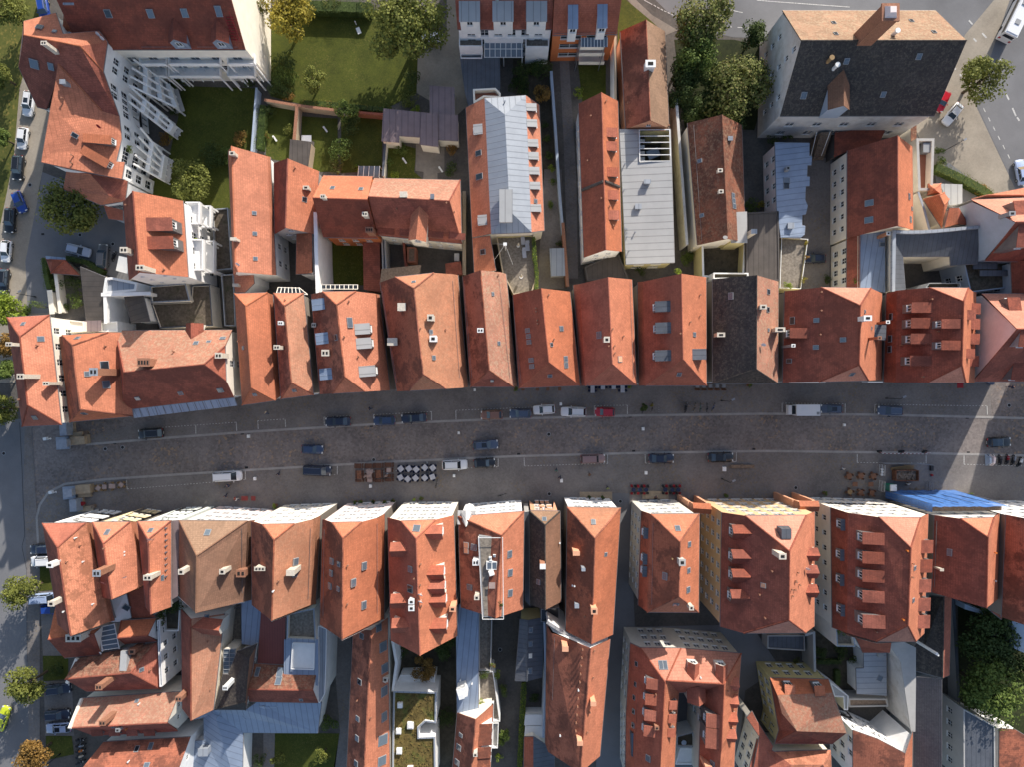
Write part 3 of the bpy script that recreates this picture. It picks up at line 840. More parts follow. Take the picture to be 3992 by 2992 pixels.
def drop_protos():
    for p in CARS.values():
        for c in list(p.children):
            for d in list(c.children): bpy.data.objects.remove(d)
            bpy.data.objects.remove(c)
        bpy.data.objects.remove(p)

# ---------------- motorcycles, bicycles ----------------
def moto(t,u,v,deg,col,label,cover=None):
    q=at(t,u,v,.5);r=root('motorcycle',(q.x,q.y,0),label,'motorcycle','motorcycles parked side by side',R(deg))
    for x in (.7,-.65):
        m=MB();m.tube((x,-.06,.31),(x,.06,.31),.31,None,14);w_=link('wheel',m.mesh('wheel','rubber'),r)
        m=MB();m.tube((x,-.065,.31),(x,.065,.31),.18,None,10);link('rim',m.mesh('rim','steel'),w_)
    m=MB();m.box((.05,0,.45),(.75,.3,.4));m.tube((.7,0,.31),(.45,0,.95),.05);m.tube((-.65,.1,.31),(-.1,.1,.45),.04);m.tube((-.5,-.16,.4),(.1,-.16,.35),.06)
    link('engine',m.mesh('engine','black_plastic'),r)
    m=MB();m.box((.3,0,.82),(.8,.36,.32),0,0,.7);link('fairing',m.mesh('fairing',col),r)
    m=MB();m.box((-.35,0,.8),(.7,.28,.1),0,0,.85);link('saddle',m.mesh('saddle','black_plastic'),r)
    m=MB();m.tube((.45,-.38,1.0),(.45,.38,1.0),.022);m.box((.45,.42,1.12),(.04,.14,.08));m.box((.45,-.42,1.12),(.04,.14,.08));link('handlebar',m.mesh('handlebar','steel'),r)
    m=MB();m.box((.82,0,.85),(.06,.2,.16));link('headlight',m.mesh('headlight','lamp_clear'),r)
    if cover:
        m=MB();m.box((0,0,.62),(2.1,.75,1.0),0,0,.45);link('rain_cover',m.mesh('rain_cover',cover),r)
    return r
def bicycle(t,u,v,deg,col,label,z=0,parent=None):
    q=at(t,u,v,.5);r=root('bicycle',(q.x,q.y,0),label,'bicycle',None,R(deg))
    for x in (.52,-.52):
        m=MB()
        for k in range(14):
            a=2*math.pi*k/14;b_=2*math.pi*(k+1)/14
            m.tube((x+.34*math.cos(a),0,.35+.34*math.sin(a)),(x+.34*math.cos(b_),0,.35+.34*math.sin(b_)),.022,None,4)
            if k % 2: m.tube((x,0,.35),(x+.34*math.cos(a),0,.35+.34*math.sin(a)),.006,None,3)
        link('wheel',m.mesh('wheel','rubber'),r)
    m=MB()
    for a,b_ in (((-.52,.35),(-.05,.32)),((-.52,.35),(-.2,.8)),((-.05,.32),(-.2,.8)),((-.05,.32),(.38,.78)),((-.2,.78),(.38,.82)),((.38,.85),(.52,.35))):
        m.tube((a[0],0,a[1]),(b_[0],0,b_[1]),.022,None,5)
    link('frame',m.mesh('frame',col),r)
    m=MB();m.box((-.22,0,.9),(.26,.15,.06));link('saddle',m.mesh('saddle','black_plastic'),r)
    m=MB();m.tube((.4,-.28,1.0),(.4,.28,1.0),.018);m.tube((.38,0,.82),(.4,0,1.0),.018);link('handlebar',m.mesh('handlebar','steel'),r)
    return r

# ---------------- people ----------------
def skin_mesh(name,verts,edges,rad,mat,sub=1,rootv=0):
    me=bpy.data.meshes.new(name);me.from_pydata(verts,edges,[]);me.materials.append(M(mat))
    o=bpy.data.objects.new(name,me);C.objects.link(o)
    a=o.modifiers.new('skin','SKIN');a.use_smooth_shade=True
    for i,r_ in enumerate(rad): me.skin_vertices[0].data[i].radius=(r_,r_)
    me.skin_vertices[0].data[rootv].use_root=True
    b_=o.modifiers.new('sub','SUBSURF');b_.levels=sub;b_.render_levels=sub
    dg=bpy.context.evaluated_depsgraph_get();nm=bpy.data.meshes.new_from_object(o.evaluated_get(dg));nm.name=name
    nm.materials.clear();nm.materials.append(M(mat))
    for p in nm.polygons: p.use_smooth=True
    bpy.data.objects.remove(o);return nm
PM={}
def person_meshes(pose):
    if pose in PM: return PM[pose]
    if pose == 'sit': leg=lambda s,k: [(s*.1,0,.55),(s*.12,.42,.55),(s*.12,.44,.12),(s*.12,.56,.05)]
    elif pose == 'ride': leg=lambda s,k: [(s*.1,-.05,.95),(s*.13,.35,.85-.15*s),(s*.12,.15,.45-.1*s),(s*.12,.27,.40-.1*s)]
    else: leg=lambda s,k: [(s*.1,0,.88),(s*.1,.18*s,.48),(s*.1,.30*s-.06,.10),(s*.1,.30*s+.10,.05)]
    hip=.6 if pose == 'sit' else .98 if pose == 'ride' else .93
    ln=.22 if pose == 'ride' else .03
    V=[(0,0,hip),(0,ln*.4,hip+.25),(0,ln,hip+.46),(0,ln*1.1,hip+.56),(0,ln*1.2,hip+.62),(0,ln*1.2+.015,hip+.73),(0,ln*1.2,hip+.81)]
    r=[.13,.12,.14,.07,.055,.095,.07];E=[(0,1),(1,2),(2,3),(3,4),(4,5),(5,6)]
    V.append((0,ln*1.2+.11,hip+.70));r.append(.018);E.append((5,7))
    ri=dict(t=[0,1,2])
    for s in (-1,1):
        i=len(V);L=leg(s,0);V += L;r += [.095,.065,.045,.038];E += [(0,i),(i,i+1),(i+1,i+2),(i+2,i+3)]
        i=len(V);sw=-.16*s if pose == 'walk' else .25
        A=[(s*.19,ln,hip+.47),(s*.25,ln+sw*.5,hip+.2),(s*.22,ln+sw+.08,hip-.02 if pose == 'walk' else hip+.12),(s*.21,ln+sw+.13,hip-.09 if pose == 'walk' else hip+.12)]
        V += A;r += [.06,.042,.032,.034];E += [(2,i),(i,i+1),(i+1,i+2),(i+2,i+3)]
        h=A[3]
        for f in range(4):
            j=len(V);V += [(h[0]+(f-1.5)*.021,h[1]+.03,h[2]-.05),(h[0]+(f-1.5)*.022,h[1]+.05,h[2]-.095+.008*abs(f-1.5))];r += [.0095,.008];E += [(i+3,j),(j,j+1)]
        j=len(V);V += [(h[0]-s*.045,h[1]+.05,h[2]-.02)];r += [.011];E += [(i+3,j)]
    body=skin_mesh('body',V,E,r,'skin',1)
    sv_=[V[0],V[1],V[2],(V[3][0],V[3][1],V[3][2]-.03)];sr=[.15,.15,.165,.085];se=[(0,1),(1,2),(2,3)]
    tv=[V[0]];tr_=[.155];te=[]
    for s in (-1,1):
        i=8 if s == -1 else 8+8+9
        L=V[i:i+4];A=V[i+4:i+8]
        k=len(tv);tv += [L[0],L[1],L[2]];tr_ += [.115,.085,.068];te += [(0,k),(k,k+1),(k+1,k+2)]
        k=len(sv_);sv_ += [A[0],A[1],tuple(a*.15+b_*.85 for a,b_ in zip(A[1],A[2]))];sr += [.082,.062,.05];se += [(2,k),(k,k+1),(k+1,k+2)]
    shirt=skin_mesh('jacket',sv_,se,sr,'cloth_navy',1);trous=skin_mesh('trousers',tv,te,tr_,'cloth_denim',1)
    hv=[(0,V[5][1]-.03,V[5][2]+.02),(0,V[5][1]-.02,V[5][2]+.09)];hair=skin_mesh('hair',hv,[(0,1)],[.105,.085],'hair',1)
    sh=MB()
    for s in (-1,1):
        i=8 if s == -1 else 25;f=V[i+3];a=V[i+2];sh.box((f[0],(f[1]+a[1])/2+.02,min(a[2],f[2])+.0),(.1,.27,.09),0,0,.8)
    PM[pose]=(body,shirt,trous,hair,sh.mesh('shoes','black_plastic'));return PM[pose]
def person(t,u,v,deg,top,legs,label,pose='walk',z=0.0,hair='hair'):
    q=at(t,u,v,1.0);r=root('person',(q.x,q.y,z),label,'person',None,R(deg))
    b_,s,tr_,hr_,sh=person_meshes(pose)
    link('body',b_,r)
    for nm,me,mt in (('jacket',s,top),('trousers',tr_,legs),('hair',hr_,hair)):
        o=link(nm,me,r);o.material_slots[0].link='OBJECT';o.material_slots[0].material=M(mt)
    link('shoes',sh,r);return r

# ---------------- cafe furniture ----------------
FM={}
def fm(k,fn):
    if k not in FM: FM[k]=fn()
    return FM[k]
def tab_top(w,l,mat,rnd):
    m=MB()
    if rnd: m.cyl((0,0,.71),w/2,.04,18)
    else: m.box((0,0,.73),(w,l,.035))
    return m.mesh('tabletop',mat)
def tab_leg(w,l):
    m=MB()
    m.tube((0,0,.02),(0,0,.71),.035,None,6)
    for a in range(4): m.tube((0,0,.05),(math.cos(a*1.57+.78)*.3,math.sin(a*1.57+.78)*.3,.02),.025,.02,4)
    return m.mesh('pedestal','steel')
def table(t,u,v,deg,w,l,mat,label,group,rnd=False,name='cafe_table'):
    q=at(t,u,v,.75);r=root(name,(q.x,q.y,0),label,'table',group,R(deg))
    link('tabletop',fm(('tt',w,l,mat,rnd),lambda: tab_top(w,l,mat,rnd)),r);link('pedestal',fm(('tl',w),lambda: tab_leg(w,l)),r);return r
def chair(x,y,deg,mat,label,group,frame='steel'):
    def seat(): m=MB();m.box((0,0,.45),(.44,.44,.05));return m.mesh('seat',mat)
    def back(): 
        m=MB()
        for k in range(5):
            a0=math.radians(200+28*k);a1=math.radians(228+28*k)
            p=lambda a,z: (.24*math.cos(a),.24*math.sin(a),z)
            m.face([p(a0,.5),p(a1,.5),p(a1,.85),p(a0,.85)]);m.face([(p(a0,.5)[0]*.9,p(a0,.5)[1]*.9,.5),(p(a0,.85)[0]*.9,p(a0,.85)[1]*.9,.85),(p(a1,.85)[0]*.9,p(a1,.85)[1]*.9,.85),(p(a1,.5)[0]*.9,p(a1,.5)[1]*.9,.5)])
            m.tube(p(a0,.87),p(a1,.87),.024,None,5)
        return m.mesh('backrest',mat)
    def leg(): m=MB();m.tube((0,0,0),(0,0,.44),.018,None,5);return m.mesh('leg',frame)
    r=root('cafe_chair',(x,y,0),label,'chair',group,R(deg))
    link('seat',fm(('cs',mat),seat),r);link('backrest',fm(('cb',mat),back),r)
    for a in (-.19,.19):
        for b_ in (-.19,.19): link('leg',fm(('cl',frame),leg),r,(a,b_,0))
    return r
def table_set(t,u,v,deg,w,mat,cmat,label,clabel,group,cgroup,angs=(0,90,180,270),rnd=False,dist=.56,l=None):
    tb=table(t,u,v,deg,w,l or w,mat,label,group,rnd)
    x,y=tb.location.x,tb.location.y
    for a in angs:
        an=R(a+deg);rr=dist if rnd or not l or a % 180 else dist
        chair(x+math.cos(an)*rr,y+math.sin(an)*rr,a+deg+90+RN.uniform(-12,12)+0,cmat,clabel,cgroup)
def planter(t,u,v,r,h,col,label,pot='cloth_brown'):
    q=at(t,u,v,h*.5);rt=root('potted_plant',(q.x,q.y,0),label,'potted plant')
    m=MB();m.cyl((q.x,q.y,0),r*.42,.45,12,0,r*.55);m.build('pot',pot,rt)
    c=MB();leaves(c,(q.x,q.y,.45+h*.4),r,r,h*.45,260,.13,RN,.5,.7);c.build('foliage','leaf_'+col,rt,weld=False);return rt
def lamp(t,u,v,u2,v2,label,h=5.0):
    q=at(t,u,v,0);rt=root('street_lamp',(q.x,q.y,0),label,'street lamp')
    m=MB();m.tube((q.x,q.y,0),(q.x,q.y,h),.07,.045,8);m.cyl((q.x,q.y,0),.13,.5,8);m.tube((q.x,q.y,h-.3),(q.x+.5,q.y+.3,h),.03);m.build('pole','black_plastic',rt)
    m=MB();m.box((q.x+.6,q.y+.35,h+.03),(.6,.3,.12),.5);m.build('lantern','steel',rt);return rt
def parasol(t,u,v,deg,mat,label):
    q=at(t,u,v,1.4);rt=root('closed_parasol',(q.x,q.y,0),label,'parasol')
    m=MB();m.cyl((q.x,q.y,0),.3,.1,12);m.tube((q.x,q.y,0),(q.x,q.y,2.5),.03);m.build('pole','paint_white',rt)
    m=MB();m.tube((q.x,q.y,.9),(q.x,q.y,2.35),.24,.1,10);m.tube((q.x,q.y,2.35),(q.x,q.y,2.5),.1,.02,10);m.build('canopy',mat,rt)
# ---------------- the setting: ground, streets, lawns ----------------
G=MB();G.face([(-400,-400,0),(400,-400,0),(400,400,0),(-400,400,0)],0,[(0,0)]*4)
tag(G.build('ground','ground_yard'),kind='structure')
ground_sheet('street','C0',[(280,-300),(4900,-300),(4900,1500),(4200,1500),(4200,3600),(2900,3600),(2900,1500),(330,1560)][:0] or [(270,290),(600,250),(2300,60),(4400,-60),(9300,-60),(9300,1240),(4400,1250),(2300,1240),(330,1370)],1,'cobble')
ground_sheet('parking_strip','C0',[(640,480),(740,515),(1400,460),(2211,400),(3300,335),(4422,290),(5500,263),(6600,249),(7600,257),(8540,280),(8540,-40),(4400,-60),(2300,60)],3,'setts')
ground_sheet('parking_strip','C0',[(335,1360),(325,1150),(350,1045),(425,935),(565,865),(900,825),(1500,785),(2211,740),(3300,677),(4422,625),(5500,597),(6600,580),(7800,595),(9300,630),(9300,1235),(4400,1245),(2300,1235)],3,'setts')
ground_sheet('side_lane','D2',[(850,-700),(1000,-700),(1050,450),(2050,430),(2300,800),(2000,1000),(1900,1900),(700,1900)],6,'asphalt')
ground_sheet('road','C0',[(-500,290),(275,300),(330,1380),(340,3600),(-500,3600)],2,'asphalt')
ground_sheet('pavement','C0',[(215,330),(272,330),(335,1380),(345,1600),(345,3600),(255,3600),(230,1500),(205,900)],7,'setts')
ground_sheet('upper_street','A0',[(100,-300),(330,700),(480,900),(330,1658),(330,2230),(480,2700),(300,3300),(-400,3300),(-200,1658),(60,1000)],3,'sandlane')
ground_sheet('upper_pavement','A0',[(365,1480),(570,1560),(600,1720),(490,2000),(420,2700),(240,2700),(220,2250),(330,1700)],4,'asphalt')
ground_sheet('grass_verge','A0',[(-300,-300),(470,-300),(330,200),(170,760),(120,1350),(60,1658),(-10,2000),(-300,2300)],5,'verge')
ground_sheet('parking_court','B0',[(480,150),(1080,20),(1130,780),(900,700),(560,560),(370,540)],5,'asphalt')
ground_sheet('lawn','A0',[(1560,740),(2230,760),(2140,1660),(1980,1900),(1300,1900),(1290,1550),(1420,1500),(1540,1000)],4,'grass')
ground_sheet('lawn','A1',[(130,80),(900,60),(1500,250),(1400,480),(1380,800),(1090,950),(400,900),(120,830)],4,'grass')
ground_sheet('lawn','A1',[(100,900),(340,940),(290,1400),(80,1360)],5,'grass')
ground_sheet('lawn','A1',[(390,1000),(700,1020),(700,1480),(480,1480),(500,1220),(390,1160)],5,'grass')
ground_sheet('lawn','A1',[(730,1000),(1090,1020),(1080,1470),(730,1490)],5,'grass')
ground_sheet('lawn','A1',[(1130,1210),(1380,1280),(1360,1480),(1430,1540),(1130,1540)],5,'grass')
ground_sheet('garden_terrace','A1',[(1375,1220),(1620,1220),(1620,1480),(1560,1490),(1560,1580),(1435,1580),(1440,1480),(1370,1470)],6,'paving')
ground_sheet('driveway','A1',[(1640,-100),(1740,-100),(1830,900),(1720,1000),(1380,800),(1390,500),(1640,300)],6,'sandlane')
ground_sheet('garden_path','A2',[(400,500),(480,500),(545,1500),(560,2400),(470,2400),(440,1300)],4,'setts')
ground_sheet('garden_lawn','A2',[(560,560),(800,560),(800,900),(600,900)],4,'grass')
ground_sheet('garden_soil','A2',[(0,480),(330,500),(440,2400),(250,2400),(230,900),(0,800)],3,'earth')
ground_sheet('main_road','A2',[(930,-300),(3900,-300),(4500,0),(4500,1700),(4230,1700),(3800,700),(3600,250),(2250,330),(1900,320),(1450,220)],2,'asphalt')
ground_sheet('main_road','A3',[(2060,-300),(2900,-300),(2900,2400),(2500,2400),(2150,1658),(1800,900),(1900,500),(2050,200)],4,'asphalt')
ground_sheet('roadside_pavement','A2',[(925,-300),(1000,-60),(1200,130),(1420,260),(1300,310),(1120,150),(900,-100)],5,'paving')
ground_sheet('roadside_grass','A2',[(905,-60),(1180,170),(1300,280),(1290,400),(900,420)],6,'grass')
ground_sheet('forecourt','A3',[(1700,300),(1950,0),(2120,-100),(1950,400),(1790,900),(2150,1658),(2200,1900),(1480,1600),(1250,1050),(1450,950)],5,'sandlane')
ground_sheet('service_yard','A3',[(1440,1480),(1560,1400),(1960,1700),(2100,2100),(1500,1900)],6,'asphalt')
ground_sheet('courtyard','B3',[(320,-300),(560,-300),(530,850),(300,850)],3,'setts')
ground_sheet('back_lane','B2',[(270,-200),(420,-200),(440,830),(210,830)],5,'setts')
ground_sheet('lawn','B1',[(640,400),(1000,400),(1000,800),(620,800)],5,'grass')
ground_sheet('courtyard','D1',[(650,500),(820,500),(780,1700),(660,1700),(720,1350)],5,'setts')
ground_sheet('lawn','D1',[(150,1360),(715,1370),(660,1800),(150,1800)],5,'grass')
ground_sheet('garden_path','D1',[(60,1340),(160,1340),(150,1800),(60,1800)],6,'setts')
ground_sheet('garden_soil','D1',[(1180,540),(1780,540),(1740,1800),(1180,1800)],5,'earth')
ground_sheet('courtyard','D1',[(2030,350),(2400,350),(2300,1800),(2030,1800)],4,'yard')
ground_sheet('grass_strip','D0',[(370,700),(590,700),(590,900),(375,920)],5,'grass')
ground_sheet('grass_strip','D0',[(340,-90),(440,-90),(470,130),(345,145)],5,'grass')
ground_sheet('grass_strip','D0',[(395,1390),(620,1390),(640,1550),(400,1600)],5,'grass')
ground_sheet('parking_bays','D0',[(345,145),(500,145),(560,700),(370,700)],4,'setts')
ground_sheet('parking_bays','D0',[(380,920),(620,920),(640,1390),(390,1390)],4,'setts')
ground_sheet('garden_soil','D3',[(1640,250),(2500,300),(2500,1500),(1650,1150)],5,'undergrowth')  # shadow of the lower row put into this sheet's colour
ground_sheet('garden_soil','D3',[(400,480),(830,640),(720,1050),(540,900),(400,830)],5,'earth')
ground_sheet('gravel_yard','B0',[(1350,780),(1850,780),(1850,1250),(1360,1250)],5,'earth')

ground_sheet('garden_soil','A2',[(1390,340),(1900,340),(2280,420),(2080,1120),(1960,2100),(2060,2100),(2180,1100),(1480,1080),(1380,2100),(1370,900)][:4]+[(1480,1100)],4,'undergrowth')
# pale stone gutters along the street, kept as one marking each
def strip(name,t,pts,w,lvl,mat,kind='structure',label=None,cat=None):
    mb=MB();q=[at(t,*p,0) for p in pts];z=0.008*lvl
    for a,b_ in zip(q,q[1:]):
        d=(b_-a).normalized();s=Vector((-d.y,d.x,0))*w/2
        mb.face([(a.x-s.x,a.y-s.y,z),(b_.x-s.x,b_.y-s.y,z),(b_.x+s.x,b_.y+s.y,z),(a.x+s.x,a.y+s.y,z)],0,[(0,0)]*4)
    o=mb.build(name,mat)
    if kind: o['kind']=kind
    return o
strip('gutter_band','C0',[(740,520),(1400,465),(2211,405),(3300,340),(4422,295),(5500,268),(6600,254),(7600,262),(8540,285),(9300,305)],.42,8,'ground_band')
strip('gutter_band','C0',[(330,1370),(318,1150),(345,1040),(420,930),(560,860),(900,820),(1500,780),(2211,735),(3300,672),(4422,620),(5500,592),(6600,575),(7800,590),(9300,625)],.42,8,'ground_band')
def dashes(t,a,b_,w=.1,on=.28,off=.3):
    mb=MB();p=at(t,*a,0);q=at(t,*b_,0);d=q-p;L=d.length;d.normalize();s=Vector((-d.y,d.x,0))*w/2;x=0;z=.075
    while x < L:
        e=min(L,x+on);mb.face([tuple(p+d*x-s+Vector((0,0,z))),tuple(p+d*e-s+Vector((0,0,z))),tuple(p+d*e+s+Vector((0,0,z))),tuple(p+d*x+s+Vector((0,0,z)))],0,[(0,0)]*4);x += on+off
    o=mb.build('parking_marking','road_paint',weld=False);o['kind']='structure'
PK=dict(C0=([((1400,372),(2035,328)),((1100,903),(2115,822))],[((1688,352),(1690,428)),((2037,328),(2042,402)),((1092,825),(1098,905)),((2115,745),(2117,822))]),
          C1=([((10,315),(248,300)),((582,282),(803,272)),((1008,262),(1508,235)),((1718,225),(2560,190)),((640,780),(697,778)),((1820,722),(2083,712)),((900,760),(1500,735))],
              [((12,315),(16,385)),((248,300),(252,370)),((582,282),(585,355)),((803,272),(805,300)),((1008,262),(1012,325)),((1508,235),(1510,310)),((1718,225),(1720,302)),((697,705),(697,778)),((1600,660),(1603,735)),((2083,640),(2083,712)),((925,690),(925,760)),((1470,665),(1472,700))]),
          C2=([((700,185),(985,180)),((100,705),(815,683)),((1140,680),(1190,682))],[((700,185),(700,262)),((985,180),(985,258)),((95,632),(98,705)),((815,605),(815,683)),((1138,605),(1140,680)),((1925,588),(1922,668)),((1890,668),(1922,668))]),
          C3=([((125,163),(668,168)),((925,173),(1890,187)),((772,675),(1365,680)),((1692,690),(2300,707))],[((125,163),(125,240)),((668,168),(668,248)),((925,173),(922,252)),((1890,187),(1893,262)),((772,600),(772,675)),((1365,610),(1365,680)),((1692,615),(1692,690))]))
for t,(ds,ts) in PK.items():
    for a,b_ in ds: dashes(t,a,b_)
    for a,b_ in ts: strip('parking_marking',t,[a,b_],.13,9,'road_paint')
# road markings, top right
strip('road_marking','A2',[(1130,0),(1200,38)],.14,5,'road_paint')
for a,b_ in (((1212,42),(1232,55)),((1242,60),(1262,72)),((1272,76),(1292,88)),((1302,92),(1322,103)),((1332,106),(1352,116)),((1362,120),(1382,130)),((1840,78),(1978,108)),((1850,228),(1886,232)),((1935,235),(1978,238)),((2022,240),(2066,244)),((2100,0),(2211,10)),((2211,10),(2900,60))):
    strip('road_marking','A2',[a,b_],.16,5,'road_paint')
for k in range(12):
    u=1860+k*42;v=930+k*80;strip('road_marking','A3',[(u,v),(u+16,v+34)],.16,6,'road_paint')
for a,b_ in (((1735,175),(1765,210)),((1850,285),(1885,325)),((1775,330),(1800,358)),((1655,640),(1670,655)),((1610,585),(1622,597)),((2005,510),(2030,550)),((2050,800),(2080,860)),((2110,930),(2140,1000)),((2150,1010),(2170,1040))):
    strip('road_marking','A3',[a,b_],.3,6,'road_paint')
# asphalt seams and covers on the left road
for pts in ([(170,330),(190,700),(200,1000),(215,1300),(190,1400),(230,1600),(235,2400)],):
    strip('road_seam','C0',pts,.07,4,'rubber')
def manhole(t,u,v,r=.38,mat='paint_grey'):
    q=at(t,u,v,0);m=MB();m.cyl((q.x,q.y,.0),r,.05,18);m.cyl((q.x,q.y,.0),r*.72,.055,16,1)
    o=m.build('manhole_cover',[mat,'rubber'],org=(q.x,q.y,0));o.location=(q.x,q.y,0);o['kind']='structure'
for t,u,v in (('C0',33,597),('C0',908,558),('C0',1057,545),('A0',260,1592),('B0',690,365),('B0',973,443),('C2',925,1010),('C2',312,945),('C2',308,432),('C3',243,892),('C3',2082,182),('C1',1010,650),('D1',2100,648)): manhole(t,u,v)
for t,u,v in (('C0',990,510),('C0',2090,425),('C0',2125,718),('C1',990,360),('C2',1010,280),('C2',1040,576),('C2',48,602),('C2',2076,560),('C3',1045,275),('C3',1730,588),('C3',1720,290),('B0',370,358)):
    q=at(t,u,v,0);m=MB();m.box((q.x,q.y,.02),(.55,.35,.05));o=m.build('drain_grate','rubber',org=(q.x,q.y,0));o.location=(q.x,q.y,0);o['kind']='structure'
# ---------------- north row of the market street (seen from the roofs) ----------------
W3=dict(cols=3,ground_big=True);W4=dict(cols=4,ground_big=True);W5=dict(cols=5,ground_big=True)
b=house('orange hipped house at the far left end of the upper row, beside the road trees','B0',[(60,1078),(425,1055),(530,2008),(190,2023)],13,[(170,1245),(238,1838)],wins={2: W3,1: dict(cols=6)},roof='tile_deep',roofB='tile_salmon',roofH='tile_red')
feats(b,'B0',sk=[(200,1135,.5,.6),(350,1262,.7,.9)],ch=[(165,1315,2.2,.5,.9),(300,1588,3.2,.7,1.0),(490,1650,2.6,.6,.9)],ve=[(330,1320),(175,1790)])
skylight(b,'B0',300,1945,.6,.7)
b=house('orange house with a tall brick chimney casting a long shadow, left in the upper row','B0',[(510,1245),(1062,1207),(1145,1933),(600,1985)],11,[(622,1318),(690,1875)],f=(.3,0),wins={2: W3,3: dict(cols=5)},roof='tile_sooty',roofB='tile_salmon',roofH='tile_orange')
feats(b,'B0',sk=[(668,1257,.6,.9),(900,1495,1.4,1.2,'glass_dark'),(752,1565,.7,.8),(915,1658,1.2,1.0),(725,1910,.6,.8)],ch=[(985,1552,5.6,1.1,1.2,'brick',2,0,'metal_zinc')],ve=[(915,1325)],di=[])
b=house('big weathered house with a lichen-covered roof and pale blue metal eave over the street','B0',[(1115,1873),(1050,1190),(2000,1185),(2015,1770)],11,[(1070,1552),(1760,1482)],hr=17,f=(.25,.5),roof='tile_deep',roofB='tile_lichen',roofH='tile_red',wall='wall_cream',wins={3: dict(cols=7,ground_big=True),2: dict(cols=1)})
feats(b,'B0',sk=[(1690,1300,.7,.7),(1800,1288,.6,.4),(1185,1780,.6,.6),(1557,1735,.6,.6),(1900,1708,.8,.8),(1920,1258,.8,.5)],ch=[(1290,1468,1.8,1.2,1.9,'brick',4),(1925,1410,1.8,.8,1.0)],ve=[(1500,1370)])
dormer(b,'B0',1675,1215,2.6,3.0,'gable',win=False)
c=MB();c.slab([at('B0',1128,1873,10.9),at('B0',2015,1770,10.9),at('B0',2045,1842,9.9),at('B0',1155,1950,9.9)],.15);c.build('eave_canopy','metal_blue',b.root,weld=False)
for k in range(13):
    a=at('B0',1128+68*k,1873-7.9*k,10.95);e=at('B0',1155+68.5*k,1950-8.3*k,9.97)
    c=MB();c.tube(a,e,.04,None,4);c.build('seam','gutter_zinc',b.root)
b=house('narrow bright orange house just right of the weathered house in the upper row','B1',[(-190,872),(92,862),(160,1798),(-125,1838)],11.5,[(-93,978),(-43,1688)],skirt={1: [(138,880,9.5),(205,1758,9.5)]},wins={2: W3},roof='tile_orange',side=(1,3))
feats(b,'B1',sk=[(-114,1340,.5,.5),(-15,1745,.5,.5)],ve=[(-153,1285)])
b=house('narrow orange house with a glazed loggia at its garden end, upper row','B1',[(148,868),(405,868),(490,1748),(210,1783)],11.5,[(240,980),(300,1640)],wins={2: W3},roof='tile_sooty',roofB='tile_faded',roofH='tile_orange',side=(1,3))
feats(b,'B1',ch=[(232,1132,1.4,.5,.7,'paint_white'),(222,1342,2.6,.6,.9)],ve=[(250,930)],sk=[(325,1710,.5,.5)])
c=MB()
for k in range(7): c.tube(at('B1',172+k*34,866,11.3),at('B1',186+k*30,818,10.2),.07,None,4)
c.tube(at('B1',168,866,11.3),at('B1',440,880,11.3),.08);c.tube(at('B1',185,818,10.2),at('B1',372,824,10.2),.08);c.tube(at('B1',372,824,10.2),at('B1',440,880,11),.08)
fo=c.build('glazing_frame','wall_cream',b.root)
c=MB();c.slab([at('B1',172,864,11.2),at('B1',420,868,11.2),at('B1',372,824,10.1),at('B1',186,820,10.1)],.04);c.build('pane','glass_dark',fo,org=b.cen)
b=house('wide orange house with three blue and three grey metal dormers, upper row','B1',[(470,878),(1025,872),(1078,1713),(545,1743)],11.5,[(690,970),(760,1590)],f=(.5,.5),skirt={1: [(1058,880,9),(1150,1710,9)]},wins={2: W4,0: W4},roof='tile_sooty',roofB='tile_salmon',roofH='tile_orange',side=(1,3))
feats(b,'B1',dm=[(925,1182,1.5,2.2,'pale'),(938,1305,1.5,2.2,'pale'),(968,1543,1.5,2.4,'pale'),(548,970,1.6,2.0,'zinc',{'rmat': 'metal_blue'}),(580,1262,1.6,2.0,'zinc',{'rmat': 'metal_blue'}),(612,1567,1.6,2.0,'zinc',{'rmat': 'metal_blue'})],
      ch=[(615,1387,1.5,.9,1.1),(505,1146,.7,.6,.6)],sk=[(803,1122,1.5,.9),(686,1250,.8,.7,'glass_dark')],ve=[(800,940),(760,1245),(880,1415)])
c=MB()
for k in range(9): c.tube(at('B1',560+k*39,832,10.9),at('B1',560+k*39,795,10),.06,None,4)
for v_,h_ in ((832,10.9),(795,10)): c.tube(at('B1',556,v_,h_),at('B1',872,v_,h_),.07,None,4)
fo=c.build('glazing_frame','wall_cream',b.root)
c=MB();c.slab([at('B1',560,832,10.8),at('B1',870,832,10.8),at('B1',870,796,9.9),at('B1',560,796,9.9)],.05);c.build('pane','glass_dark',fo,org=b.cen)
b=house('very wide house with a soot-stained left slope, bright right slope and four chimneys, upper row','B1',[(1065,775),(1700,705),(1772,1688),(1210,1718)],12,[(1355,828),(1435,1568)],f=(.5,.45),skirt={1: [(1735,712,10),(1822,1680,10)]},wins={2: W4,0: W4},roof='tile_sooty',roofB='tile_faded',roofH='tile_faded',side=(1,3))
feats(b,'B1',ch=[(1262,994,1.2,1.1,1.2,'chimney_plaster',0),(1510,1088,1.7,.9,.9,'chimney_plaster',1),(1530,1265,1.2,.9,1.0,'paint_white',1),(1185,1292,1.6,1.1,1.5,'chimney_plaster',0)],sk=[(1355,772,.5,.5),(1502,1203,.6,.6),(1527,1425,.6,.6)],ve=[(1633,1185),(1415,1172)],gd=[[(1090,850),(1150,1230),(1215,1640)],[(1685,760),(1745,1600)]])
c=MB()
for k in range(22): c.box(tuple(at('B1',1078+k*15.5,722-k*1.6,8)),(.3,2.6,.06),-.12)
c.build('slatted_canopy','wood',b.root)
